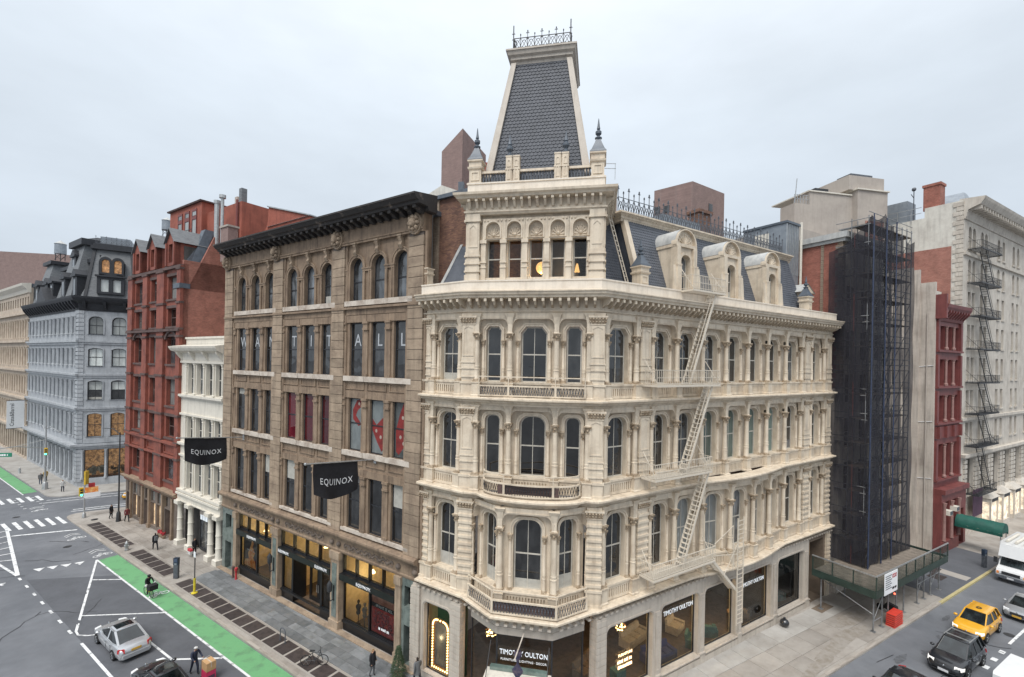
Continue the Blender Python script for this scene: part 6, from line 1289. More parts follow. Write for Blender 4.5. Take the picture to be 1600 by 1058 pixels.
# scaffold and net
def netmat():
    m = bpy.data.materials.new('net'); m.use_nodes = True; t = m.node_tree; b = t.nodes['Principled BSDF']; o = t.nodes['Material Output']; b.inputs['Roughness'].default_value = .9; b.inputs['Base Color'].default_value = (.012, .012, .019, 1)
    tr = t.nodes.new('ShaderNodeBsdfTransparent'); ms_ = t.nodes.new('ShaderNodeMixShader'); n = t.nodes.new('ShaderNodeTexNoise'); tc = t.nodes.new('ShaderNodeTexCoord'); mp = t.nodes.new('ShaderNodeMapping'); mp.inputs['Scale'].default_value = (1.4, 1.4, .25); t.links.new(tc.outputs['Object'], mp.inputs[0]); t.links.new(mp.outputs[0], n.inputs['Vector']); n.inputs['Scale'].default_value = 1.0; n.inputs['Detail'].default_value = 4
    r = t.nodes.new('ShaderNodeMapRange'); r.inputs['From Min'].default_value = .35; r.inputs['From Max'].default_value = .65; r.inputs['To Min'].default_value = .64; r.inputs['To Max'].default_value = .86; t.links.new(n.outputs['Fac'], r.inputs['Value']); t.links.new(r.outputs[0], ms_.inputs[0]); t.links.new(tr.outputs[0], ms_.inputs[1]); t.links.new(b.outputs[0], ms_.inputs[2]); t.links.new(ms_.outputs[0], o.inputs[0]); MATS['net'] = m
netmat(); mat('scaf_blue', (.035, .05, .10), .5, .2); mat('plank', (.22, .185, .15), .85, .2, 3); mat('shed_green', (.028, .05, .04), .5, .2, 2); mat('pole_grey', (.26, .265, .27), .45, .2, metal=.4)
sc = thing('scaffold_tower', 'tall scaffold hung with dark netting beside the corner building', 'scaffold', (*FQ.w(8.4, -1.4), 3)); FSc = Fr(sc, FQ.o.x, FQ.o.y, FQ.a)
NX0, NX1, NY = 4.05, 12.6, -2.25; ZB, ZT = 3.25, 32.2
def netpanel(p0, p1, zt0, zt1, seed):
    q = random.Random(seed); nx, nz = 8, 30; vs_ = []; d = Vector((p1[0]-p0[0], p1[1]-p0[1])).normalized(); n = Vector((d.y, -d.x))
    for i in range(nx+1):
        for j in range(nz+1):
            s = i/nx; tz = zt0+(zt1-zt0)*s-.5*math.sin(math.pi*s); z = ZB+(tz-ZB)*j/nz
            o = .06*math.sin(s*9+seed)+.05*math.sin(j*.8+s*4+seed)-.1*math.sin(math.pi*s)+.03*q.random()
            vs_.append((p0[0]+(p1[0]-p0[0])*s+n.x*o, p0[1]+(p1[1]-p0[1])*s+n.y*o, z-ZB))
    fs = [(i*(nz+1)+j, (i+1)*(nz+1)+j, (i+1)*(nz+1)+j+1, i*(nz+1)+j+1) for i in range(nx) for j in range(nz)]
    FSc.put('net_panel', MB().add(vs_, fs, True).mesh('net_panel', 'net'), 0, 0, ZB)
xs = [NX0, 6.4, 8.3, 10.4, NX1]
for i in range(4): netpanel((xs[i], NY), (xs[i+1], NY), (32.6, 33.1, 32.4, 31.9)[i], (33.1, 32.4, 31.9, 31.6)[i], i)
netpanel((3.8, .8), (NX0, NY), 30.0, 32.6, 9)
pole = MB().tube((0, 0, 0), (0, 0, 29.4), .05, 8).mesh('upright', 'scaf_blue'); pole2 = MB().tube((0, 0, 0), (0, 0, 29.4), .04, 6).mesh('upright', 'pole_grey')
for x in (NX0, 6.4, 8.3): FSc.put('upright', pole, x, NY-.16, ZB)
for x in (NX0+.1, 5.2, 6.5, 7.4, 8.4, 9.4, 10.5, 11.5, NX1-.1):
    FSc.put('upright', pole2, x, NY+.25, ZB); FSc.put('upright', pole2, x, NY+1.5, ZB)
dk = MB().box(0, NX1-NX0-.2, 0, 1.3, 0, .06).mesh('deck', 'plank'); rail_ = MB().tube((0, 0, 0), (NX1-NX0-.1, 0, 0), .03, 5).mesh('ledger', 'pole_grey'); tsn = MB().tube((0, 0, 0), (2.1, 0, 2.0), .03, 5).mesh('brace', 'pole_grey'); cross = MB().tube((0, 0, 0), (0, 1.3, 0), .03, 5).mesh('transom', 'pole_grey')
for j in range(14):
    z = ZB+2.05*(j+1)
    FSc.put('deck', dk, NX0+.1, NY+.25, z); FSc.put('ledger', rail_, NX0+.05, NY+.22, z+1.0); FSc.put('ledger', rail_, NX0+.05, NY+.22, z+.5)
    for k in range(4): FSc.put('brace', tsn, NX0+.1+2.1*k, NY+.3, z-2.0); 
    for x in (NX0+.1, 6.5, 8.4, 10.5): FSc.put('transom', cross, x, NY+.2, z+.5)
    FSc.put('side_ledger', bpy.data.meshes.get('side_ledger') or MB().tube((0, 0, 0), (0, 2.6, 0), .035, 5).box(-.02, .5, 0, 2.4, -.56, -.5).mesh('side_ledger', 'pole_grey'), NX0+.08, NY+.1, z+.5)
st_ = MB()
for j in range(13):
    z = ZB+2.05*(j+1); s_ = 1 if j % 2 else -1; st_.bar((8.9-s_*.8, NY+.6, z), (8.9+s_*.8, NY+.6, z+2.05), .06, .14); st_.bar((8.9-s_*.8, NY+1.2, z), (8.9+s_*.8, NY+1.2, z+2.05), .06, .14)
    for k in range(9): st_.box(8.9-s_*.8+s_*1.6*k/9-.1, 8.9-s_*.8+s_*1.6*k/9+.1, NY+.6, NY+1.2, z+2.05*k/9, z+2.05*k/9+.03)
FSc.put('stair', st_.mesh('stair', 'galv'))
FSc.put('rope', MB().tube((4.0, -1.2, ZB), (4.0, -1.05, 31.5), .012, 4).mesh('rope', 'maroon'))
# sidewalk shed
sd_ = thing('sidewalk_shed', 'green sidewalk shed on steel posts below the dark netting', 'sidewalk shed', (*FQ.w(6.5, -2.5), 0)); FSd = Fr(sd_, FQ.o.x, FQ.o.y, FQ.a)
SX0, SX1, SY0, SY1 = 0.0, 13.7, -4.55, -.15
plk = MB().box(-.12, .12, 0, SY1-SY0, 0, .05).mesh('plank', 'plank')
for k in range(52): FSd.put('plank', plk, SX0+.15+.26*k, SY0, 3.1+.006*(k % 3))
FSd.put('fascia', MB().box(SX0-.04, SX1, SY0-.06, SY0, 2.75, 3.3).mesh('fascia', 'shed_green')); FSd.put('fascia', MB().box(SX0-.06, SX0, SY0, SY1, 2.75, 3.3).mesh('fascia', 'shed_green')); FSd.put('fascia', MB().box(SX1, SX1+.06, SY0, SY1, 2.75, 3.3).mesh('fascia', 'shed_green'))
shp = MB().bar((0, 0, 0), (0, 0, 1.1), .07, .07).mesh('rail_post', 'shed_green'); 
for k in range(9): FSd.put('rail_post', shp, SX0+SX1*k/8, SY0-.03, 3.3)
for k in range(1, 4): FSd.put('rail_post', shp, SX0-.03, SY0+1.45*k, 3.3)
def meshnet(): 
    m = MATS['net'].copy(); m.name = 'shed_mesh'; m.node_tree.nodes['Map Range'].inputs['To Min'].default_value = .22; m.node_tree.nodes['Map Range'].inputs['To Max'].default_value = .36; m.node_tree.nodes['Principled BSDF'].inputs['Base Color'].default_value = (.03, .05, .04, 1); MATS['shed_mesh'] = m
meshnet()
FSd.put('rail_mesh', MB().box(SX0, SX1, SY0-.04, SY0-.02, 3.3, 4.4).mesh('rail_mesh', 'shed_mesh')); FSd.put('rail_mesh', MB().box(SX0-.04, SX0-.02, SY0, SY1, 3.3, 4.4).mesh('rail_mesh', 'shed_mesh'))
FSd.put('top_rail', MB().box(SX0-.07, SX1, SY0-.08, SY0+.0, 4.38, 4.46).mesh('top_rail', 'galv')); FSd.put('top_rail', MB().box(SX0-.08, SX0, SY0, SY1, 4.36, 4.44).mesh('top_rail', 'galv'))
pst = MB().tube((0, 0, 0), (0, 0, 2.8), .055, 8).box(-.16, .16, -.16, .16, 0, .03).mesh('post', 'pole_grey')
for x, y in ((.3, -4.3), (1.7, -4.3), (4.4, -4.2), (5.8, -4.2), (8.6, -4.15), (10.1, -4.1), (11.5, -4.1), (13.4, -4.1), (.3, -.7), (4.4, -.6), (8.6, -.6), (13.4, -.6), (3.0, -4.2)): FSd.put('post', pst, x, y, .13)
FSd.put('brace', MB().tube((.3, -4.3, .9), (1.7, -4.3, 2.4), .03).tube((.3, -4.3, .9), (1.7, -4.3, .9), .03).tube((8.6, -4.15, .8), (10.1, -4.1, 2.5), .03).tube((10.1, -4.1, .8), (8.6, -4.15, 2.5), .03).tube((11.5, -4.1, .8), (13.4, -4.1, 2.5), .03).tube((13.4, -4.1, .8), (11.5, -4.1, 2.5), .03).tube((.3, -4.3, 1.4), (.3, -.7, 2.6), .03).tube((8.6, -4.15, 1.7), (13.4, -4.1, 1.7), .03).mesh('brace', 'pole_grey'))
FSd.put('beam', MB().box(.2, 13.5, -4.4, -4.15, 2.6, 2.78).box(.2, 13.5, -.75, -.5, 2.6, 2.78).mesh('beam', 'shed_green'))
o = FSd.put('notice_board', MB().box(1.1, 3.3, SY0-.12, SY0-.09, 2.75, 4.35).mesh('notice_board', 'white_print'))
lt = MB()
for k in range(7): lt.box(1.25, 2.3-.2*(k % 2), SY0-.128, SY0-.12, 4.1-.16*k, 4.16-.16*k)
put('print_lines', lt.mesh('print_lines', 'iron_grey'), o); 
for k, dx in enumerate((2.5, 2.75, 3.0)): put('red_emblem', bpy.data.meshes.get('red_emblem') or MB().plate([(.14*math.cos(t*math.pi/6), .16*math.sin(t*math.pi/6)) for t in range(12)], [[(.08*math.cos(t*math.pi/6), .09*math.sin(t*math.pi/6)) for t in range(12)]], 0, .01).mesh('red_emblem', 'crimson'), o, (dx, SY0-.13, 4.0))
put('board_print', scribble(1, .75, .18, 'iron', 3), o, (2.75, SY0-.13, 3.0))
FSd.put('lamp', MB().ball((2.6, SY0-.2, 2.62), .07).mesh('lamp', 'lamp_red'))
# ------------------------------------------------------------------ narrow maroon building and its pale side wall
mb_ = thing('narrow_maroon_building', 'narrow maroon iron-fronted building with a tall pale painted side wall', 'building', (*FQ.w(28, 1), 0)); FM = Fr(mb_, FQ.o.x, FQ.o.y, FQ.a); M0, M1, MY = 24.25, 31.4, -.3
mrow = [(7.9, 11.6), (14.1, 17.0), (18.1, 21.0), (22.1, 24.7)]
FM.put('wall', MB().plate([(M0, 4.6), (M1, 4.6), (M1, 26), (M0, 26)], [outline(1.7, s-q, 'rect', M0+1.45+2.12*k, q) for k in range(3) for q, s in mrow], MY, MY+.5).mesh('wall', 'maroon'))
for q, s in mrow:
    for k in range(3): put_window(FM, M0+1.45+2.12*k, MY+.35, q, window(1.7, s-q, 'rect', .1, .5, True, 'pane', 'maroon'))
    cm = MB().lathe([(.2, 0), (.2, .2), (.12, .3), (.12, s-q-.35), (.15, s-q-.33), (.12, s-q-.25), (.22, s-q)], n=8).mesh('column', 'maroon_lt')
    for k in range(2): FM.put('column', cm, M0+2.51+2.12*k, MY-.12, q)
    FM.put('sill_course', MB().box(M0, M1, MY-.3, MY+.05, q-.3, q-.1).mesh('sill_course', 'maroon')); FM.put('pilaster', MB().box(M0, M0+.5, MY-.2, MY, q-.1, s+.5).box(M1-.5, M1, MY-.2, MY, q-.1, s+.5).mesh('pilaster', 'maroon'))
FM.put('panel_band', MB().box(M0, M1, MY-.15, MY+.02, 12.3, 13.6).mesh('panel_band', 'maroon'))
for k in range(4): FM.put('panel_post', bpy.data.meshes.get('mpost') or MB().box(-.15, .15, -.28, 0, 0, 1.3).mesh('mpost', 'maroon'), M0+.4+2.12*k, MY-.1, 12.3)
FM.put('cornice', MB().sweep([(-.2, 25.2), (.15, 25.2), (.3, 25.6), (.8, 26.3), (.95, 26.6), (1.0, 26.95), (-.2, 27.3)], [(M0, MY), (M1, MY)]).mesh('cornice', 'maroon'))
for k in range(9): FM.put('bracket', bpy.data.meshes.get('mbr') or MB().prismx([(0, 0), (-.3, .1), (-.85, .7), (-.85, .95), (0, .95)], -.12, .12).mesh('mbr', 'maroon'), M0+.4+.8*k, MY, 25.4)
FM.put('cornice_end', MB().plate([(M0-.25, 25.4), (M0+.1, 25.4), (M0+.1, 28), (M0-.25, 28)], [], MY-.9, MY+.4).mesh('cornice_end', 'maroon'))
FM.put('ground_floor', MB().plate([(M0, .1), (M1, .1), (M1, 6.4), (M0, 6.4)], [outline(1.5, 4.2, 'rect', M0+1.4+2.12*k, 1.3) for k in range(2)]+[outline(1.5, 4.0, 'rect', M0+5.75, .15)], MY-.7, MY).box(M0, M1, MY-1.0, MY, 6.4, 6.9).box(M0, M0+4.6, MY-.85, MY-.7, .1, 1.3).mesh('ground_floor', 'maroon'))
FM.put('shop_pane', MB().box(M0+.5, M1-.4, MY-.3, MY-.25, .2, 5.6).mesh('shop_pane', 'pane'))
for k in range(3): FM.put('shop_column', bpy.data.meshes.get('mcol') or MB().lathe([(.2, 0), (.16, .2), (.14, 3.6), (.24, 4.1)], n=8).mesh('mcol', 'maroon_lt'), M0+.45+2.12*k, MY-.8, 1.4)
for x, z in ((M0+.9, 4.2), (M0+2.8, 4.4)): o = FM.put('air_conditioner', MB().box(-.4, .4, -.5, .1, 0, .5).mesh('air_conditioner', 'white_paint'), x, MY-.75, z); put('grille', MB().box(-.34, .34, -.52, -.49, .06, .44).mesh('grille', 'iron_grey'), o)
FM.put('side_wall', MB().box(M0-.3, M0, MY+.02, 16, .1, 29.4).box(M0-.55, M0-.3, 1.0, 16, .1, 30.9).box(M0-.7, M0-.55, 1.55, 16, .1, 31.2).mesh('side_wall', 'beige_wall')); FM.put('roof', MB().box(M0, M1, MY+.2, 16, 26, 27).mesh('roof', 'lead'))
for z in (8.0, 14.2, 20.3): FM.put('wall_cable', MB().tube((M0-.34, -.2, z), (M0-.34, 1.0, z-.15), .03).tube((M0-.34, 1.0, z-.15), (M0-.6, 2.2, z+.1), .03).mesh('wall_cable', 'white_print'))
FM.put('downpipe', MB().tube((M0-.38, .35, .1), (M0-.38, .35, 26), .06).mesh('downpipe', 'stucco'))
FM.put('roof_bulkhead', MB().box(M0+2.5, M1+.1, 1.5, 9, 27, 29.2).mesh('roof_bulkhead', 'whitewash'))
# green barrel canopy
ca = thing('green_canopy', 'dark green barrel canopy reaching from the doorway to the kerb', 'canopy', (*FQ.w(29.0, -1.0), 0), FQ.a)
mat('canopy', (.012, .10, .075), .6, .12, 2, (.008, .07, .055)); b = MB(); n = 10
for yy0, yy1 in ((0, -3.75),):
    a = [(.95*math.cos(math.pi*i/n), 0, 2.75+.95*math.sin(math.pi*i/n)) for i in range(n+1)]; m = 14
    vs_ = [(p[0], -3.75*j/m, p[2]+.02*math.sin(j*2)) for j in range(m+1) for p in a]; b.add(vs_, [(j*(n+1)+i, j*(n+1)+i+1, (j+1)*(n+1)+i+1, (j+1)*(n+1)+i) for j in range(m) for i in range(n)], True)
    b.add([(p[0], -3.76, p[2]) for p in a], [tuple(range(n+1))]); b.box(-.97, -.93, -3.75, 0, 2.45, 2.75).box(.93, .97, -3.75, 0, 2.45, 2.75)
put('cloth', b.mesh('cloth', 'canopy'), ca)
for sx in (-.9, .9): put('post', MB().tube((sx, -3.6, .13), (sx, -3.6, 2.7), .04).mesh('post', 'galv'), ca)
# ------------------------------------------------------------------ big beige building with the black fire escape
gbld = thing('beige_corner_building', 'large beige building with paired arched windows and heavy cornice at the right edge', 'building', (*FQ.w(50, 1), 0)); FE_ = Fr(gbld, FQ.o.x, FQ.o.y, FQ.a); E0, E1, EY = 31.75, 80.0, -.3
erow = [(34.4, 37.0, 'arch'), (30.5, 33.1, 'arch'), (26.6, 29.2, 'rect'), (22.7, 25.3, 'rect'), (18.7, 21.4, 'rect'), (15.0, 17.45, 'rect'), (11.2, 13.6, 'rect')]
ex = [33.9, 35.3, 38.1, 39.5]+[44.3+6.2*k+dx for k in range(6) for dx in (0, 2.0)]+[41.9+0*k for k in range(0)]
holes = [outline(1.0, s-q, sh_, x, q) for x in ex for q, s, sh_ in erow]+[outline(2.4, 4.6, 'rect', 35+4.6*k, 4.6) for k in range(10)]
FE_.put('wall', MB().plate([(E0, 3.4), (E1, 3.4), (E1, 38.6), (E0, 38.6)], holes, EY, EY+.5).mesh('wall', 'beige'))
for x in ex:
    for q, s, sh_ in erow:
        put_window(FE_, x, EY+.3, q, window(1.0, s-q, sh_, .08, .5, False, 'pane_grey', 'sash')); FE_.put('window_sill', bpy.data.meshes.get('esill') or MB().box(-.65, .65, -.12, .05, -.2, 0).mesh('esill', 'beige'), x, EY, q)
for k in range(10):
    FE_.put('lower_window', bpy.data.meshes.get('elow') or MB().box(-1.15, 1.15, .3, .35, 0, 4.5).mesh('elow', 'pane'), 35+4.6*k, EY, 4.65)
    for dx in (-1.75, 1.75):
        for j in range(8): FE_.put('stone_band', bpy.data.meshes.get('eband') or MB().box(-.42, .42, -.18, .05, 0, .42).mesh('eband', 'beige'), 35+4.6*k+dx, EY, 4.7+.58*j)
for z in (9.6, 13.9, 33.4): FE_.put('belt_course', MB().box(E0, E1, EY-(.5 if z < 10 else .25), EY+.05, z, z+.35).mesh('belt_course', 'beige'))
FE_.put('cornice', MB().sweep([(-.4, 37.6), (.12, 37.6), (.2, 37.9), (.35, 38.6), (1.4, 39.0), (1.7, 39.5), (1.8, 39.8), (-.4, 40.0)], [(E0, EY), (E1, EY)]).mesh('cornice', 'beige'))
for k in range(50): FE_.put('modillion', bpy.data.meshes.get('emod') or MB().box(-.14, .14, -1.4, 0, 0, .4).mesh('emod', 'beige'), E0+.5+.95*k, EY, 38.5)
FE_.put('party_wall', MB().box(E0-.02, E0+.4, EY+.1, 3.3, 20, 39.8).box(E0-.02, E0+.4, 3.3, 7.5, 20, 38.6).mesh('party_wall', 'whitewash')); FE_.put('brick_panel', MB().box(E0-.06, E0-.02, .75, 7.5, 20, 34.6).mesh('brick_panel', 'brick_pink'))
eq = MB().box(-.1, .05, 0, .75, 0, .5).mesh('quoin', 'beige')
for k in range(34): o = FE_.put('quoin', eq, E0, EY, 21+.55*k); o.scale = (1, 1.25 if k % 2 else .85, .95)
FE_.put('chimney', MB().box(E0+.1, E0+1.6, 1.9, 3.5, 39.5, 42.4).box(E0, E0+1.7, 1.8, 3.6, 42.4, 42.7).mesh('chimney', 'brick_red')); FE_.put('skylight', MB().hexa([(E0+1.5, 0), (E0+5.5, 0), (E0+5.5, 3), (E0+1.5, 3)], 40, [(E0+4.5, 1), (E0+5.5, 1), (E0+5.5, 3), (E0+4.5, 3)], 42).mesh('skylight', 'metal_panel')); FE_.put('roof_shed', MB().box(E0+.5, E0+3, 5.2, 9, 38.6, 41.4).mesh('roof_shed', 'metal_panel'))
FE_.put('roof_antenna', MB().tube((E0+.6, 4.6, 38.6), (E0+.6, 4.6, 42.6), .05).ball((E0+.6, 4.6, 42.7), .25).tube((E0+.6, 4.6, 41.6), (E0-.2, 4.6, 41.9), .04).mesh('roof_antenna', 'iron_grey')); FE_.put('roof_rail', MB().bar((E0-.1, 3.6, 40.0), (E0-.1, 8.0, 40.0), .06, .06).bar((E0-.1, 3.6, 39.3), (E0-.1, 8.0, 39.3), .06, .06).bar((E0-.1, 4.6, 38.2), (E0-.1, 4.6, 40), .06, .06).bar((E0-.1, 6, 38.2), (E0-.1, 6, 40), .06, .06).mesh('roof_rail', 'galv')); FE_.put('roof', MB().box(E0+.4, E1, .2, 25, 38, 38.6).mesh('roof', 'lead'))
litmat('lit_shop', (1.0, .86, .66), (.3, .25, .19), .55, 1.3)
for k in range(7):
    x = 40.7+4.7*k
    o = FE_.put('shop_bay', MB().hexa([(-1.4, -.9), (1.4, -.9), (1.7, 0), (-1.7, 0)], 3.5, [(-1.4, -.9), (1.4, -.9), (1.7, 0), (-1.7, 0)], 4.0).hexa([(-1.6, -1.0), (1.6, -1.0), (1.8, 0), (-1.8, 0)], 4.0, [(-1.0, -.3), (1.0, -.3), (1.2, 0), (-1.2, 0)], 4.7).box(-1.4, 1.4, -.9, 0, .1, .6).mesh('shop_bay', 'beige'), x, EY, 0)
    put('display', MB().box(-1.2, 1.2, -.7, -.05, .6, 3.5).mesh('display', 'lit_shop'), o); put('post', MB().box(-1.4, -1.25, -.9, -.75, .6, 3.5).box(1.25, 1.4, -.9, -.75, .6, 3.5).mesh('post', 'beige'), o); put('sign', MB().box(-1.0, 1.0, -.95, -.9, 3.55, 3.95).mesh('sign', 'iron'), o)
FE_.put('ground_wall', MB().box(E0, E1, EY, EY+.3, .1, 3.42).mesh('ground_wall', 'sill_lt'))
FE_.put('banner', MB().box(35.0, 35.05, -2.0, -.35, 2.6, 5.4).mesh('banner', 'wine') if False else MB().box(34.2, 37.4, EY-.6, EY-.55, 2.4, 5.6).mesh('banner', 'plum')) if 'plum' in MATS else None
# ------------------------------------------------------------------ fire escapes
def fire_escape(t, fr, plats, m, dep=1.05, bal=.16, last=None, thin=.022):
    """plats: (z, x0, x1, stair foot x, stair head x) from the top down; stairs rise to the platform above"""
    for i, (z, x0, x1, xa, xb) in enumerate(plats):
        p = MB()
        for k in range(9): p.box(x0, x1, -dep+dep*k/9, -dep+dep*k/9+.05, z-.04, z)
        p.box(x0, x1, -dep-.03, -dep+.03, z-.1, z+.01).box(x0-.03, x0+.03, -dep, 0, z-.1, z+.01).box(x1-.03, x1+.03, -dep, 0, z-.1, z+.01)
        fr.put('platform', p.mesh('platform', m))
        r = MB()
        n = int((x1-x0)/bal)
        for k in range(n+1): r.bar((x0+(x1-x0)*k/n, -dep, z), (x0+(x1-x0)*k/n, -dep, z+.9), thin, thin)
        for xx in (x0, x1):
            for k in range(1, 6): r.bar((xx, -dep*k/6, z), (xx, -dep*k/6, z+.9), thin, thin)
            r.bar((xx, -dep, z+.9), (xx, 0, z+.9), .04, .035); r.bar((xx, -dep, z+.1), (xx, 0, z+.1), .03, .03)
        r.bar((x0, -dep, z+.9), (x1, -dep, z+.9), .04, .035).bar((x0, -dep, z+.45), (x1, -dep, z+.45), .03, .03).bar((x0, -dep, z+.1), (x1, -dep, z+.1), .03, .03)
        fr.put('railing', r.mesh('railing', m))
        for xx in (x0+.1, x1-.1): fr.put('hanger', MB().bar((xx, -dep, z), (xx, 0, z+1.5), .035, .035).mesh('hanger', m))
        if i < len(plats)-1:
            z2 = plats[i+1][0]; s = MB(); a = Vector((xa, -dep*.55, z2)); c_ = Vector((xb, -dep*.55, z))
            for dy in (-.27, .27): s.bar(a+Vector((0, dy, 0)), c_+Vector((0, dy, 0)), .05, .14); 
            s.bar(a+Vector((0, -.27, .8)), c_+Vector((0, -.27, .8)), .03, .03)
            fr.put('stringer', s.mesh('stringer', m)); n = int((z-z2)/.27); tr = bpy.data.meshes.get('tread_'+m) or MB().box(-.1, .1, -.27, .27, -.012, .012).mesh('tread_'+m, m)
            for k in range(1, n): q = a.lerp(c_, k/n); fr.put('tread', tr, q.x, q.y, q.z)
fe1 = thing('fire_escape', 'cream painted fire escape zigzagging down the side-street front of the corner building', 'fire escape', (*FRR.w(3, -.6), 6)); Ff = Fr(fe1, *PR0, AR)
Ff2 = Fr(fe1, *FRR.w(0, -.12), AR)
fire_escape(fe1, Ff2, [(24.5, 3.0, 6.3, 3.1, 5.6), (18.6, -.1, 5.9, 2.9, 5.4), (13.1, -.1, 5.2, 2.7, 5.2), (7.3, -.1, 5.7, 0, 0)], 'fe_cream')
dl = MB()
for dy in (-.3, .3): dl.bar((5.5, -.7+dy, 7.3), (8.3, -.7+dy, 4.6), .05, .18)
Ff2.put('stringer', dl.mesh('stringer', 'fe_cream'))
for k in range(14): q = Vector((5.5, -.7, 7.3)).lerp(Vector((8.3, -.7, 4.6)), (k+.5)/14); Ff2.put('tread', bpy.data.meshes['tread_fe_cream'], *q)
dg = MB()
for xx in (8.1, 8.75): dg.bar((xx, -1.1, 2.4), (xx, -1.1, 9.6), .06, .06)
for k in range(24): dg.bar((8.1, -1.1, 2.5+.3*k), (8.75, -1.1, 2.5+.3*k), .03, .03)
dg.bar((7.6, -1.1, 6.2), (7.6, -1.1, 9.2), .04, .04).bar((7.6, -1.1, 9.2), (5.7, -1.0, 8.3), .03, .03).bar((8.1, -1.1, 7.2), (5.7, -.2, 7.2), .04, .04).bar((6.6, -1.1, 6.1), (8.1, -1.1, 7.9), .03, .03).bar((8.1, -1.1, 6.1), (6.6, -1.1, 7.9), .03, .03).bar((8.4, -1.1, 7.4), (8.4, -.1, 7.9), .04, .04)
Ff2.put('drop_ladder', dg.mesh('drop_ladder', 'fe_cream'))
fe2 = thing('black_fire_escape', 'black iron fire escape down the beige building front', 'fire escape', (*FQ.w(36, -.8), 8)); Fg = Fr(fe2, FQ.o.x, FQ.o.y-.0, FQ.a); Fg = Fr(fe2, *FQ.w(0, EY-.05), FQ.a)
fire_escape(fe2, Fg, [(34.2, 33.0, 40.2, 38.6, 35.6), (30.2, 33.0, 40.2, 38.6, 35.6), (26.3, 33.0, 40.2, 38.6, 35.6), (22.4, 33.0, 40.2, 38.6, 35.6), (18.4, 33.0, 40.2, 38.6, 35.6), (14.7, 33.0, 40.2, 38.6, 35.6), (10.9, 33.0, 40.2, 38.8, 35.2), (5.2, 33.5, 39.8, 0, 0)], 'iron', 1.2, .2, thin=.018)
# ------------------------------------------------------------------ vehicles
mat('tyre', (.012, .012, .013), .8, .2); mat('rim', (.32, .33, .34), .3, .1, metal=.8); mat('chrome', (.6, .61, .62), .18, .05, metal=1.0); mat('plate_y', (.6, .36, .06), .6, .1); mat('plate_w', (.65, .66, .68), .6, .1)
def paintmat(name, col, metal=.0, rough=.28):
    m = mat(name, col, rough, .02, 2.0, tuple(c*.94 for c in col), metal=metal); b = m.node_tree.nodes['Principled BSDF']; b.inputs['Coat Weight'].default_value = .8; b.inputs['Coat Roughness'].default_value = .04
paintmat('car_silver', (.50, .515, .53), .55); paintmat('car_black', (.012, .013, .016)); paintmat('car_yellow', (.72, .36, .015)); paintmat('car_grey', (.36, .37, .38), .5); paintmat('car_white', (.72, .73, .73)); paintmat('car_red', (.5, .08, .04))
emit('tail_red', (.32, .01, .012), .1); emit('head_lamp', (.8, .78, .74), .25); mat('lamp_clear', (.75, .76, .77), .1, .03)
def pl(pts, x):
    for (a, p), (c, q) in zip(pts[:-1], pts[1:]):
        if a <= x <= c: return p+(q-p)*(x-a)/(c-a)
    return pts[0][1] if x < pts[0][0] else pts[-1][1]
def wheel_meshes(r):
    if ('wh', r) in _wc: return _wc[('wh', r)]
    t = MB(); n = 20; pr = [(r-.13, -.11), (r-.02, -.11), (r, -.07), (r, .07), (r-.02, .11), (r-.13, .11)]
    for (a, y0), (c, y1) in zip(pr[:-1], pr[1:]):
        t.add([(a*math.cos(2*math.pi*i/n), y0, a*math.sin(2*math.pi*i/n)) for i in range(n)]+[(c*math.cos(2*math.pi*i/n), y1, c*math.sin(2*math.pi*i/n)) for i in range(n)], [(i, (i+1) % n, n+(i+1) % n, n+i) for i in range(n)], True)
    rm = MB(); R = r-.12
    for i in range(5):
        a = 2*math.pi*i/5; rm.bar((0, -.08, 0), (R*math.cos(a), -.1, R*math.sin(a)), .09, .05)
    rm.plate([(R*math.cos(2*math.pi*i/n), R*math.sin(2*math.pi*i/n)) for i in range(n)], [[(R*.86*math.cos(2*math.pi*i/n), R*.86*math.sin(2*math.pi*i/n)) for i in range(n)]], -.105, -.05); rm.ball((0, -.09, 0), .07, 8, 4)
    hub = MB().plate([(R*math.cos(2*math.pi*i/n), R*math.sin(2*math.pi*i/n)) for i in range(n)], [], -.03, .03)
    _wc[('wh', r)] = (t.mesh('wheel', 'tyre'), rm.mesh('rim', 'rim'), hub.mesh('brake_disc', 'iron')); return _wc[('wh', r)]
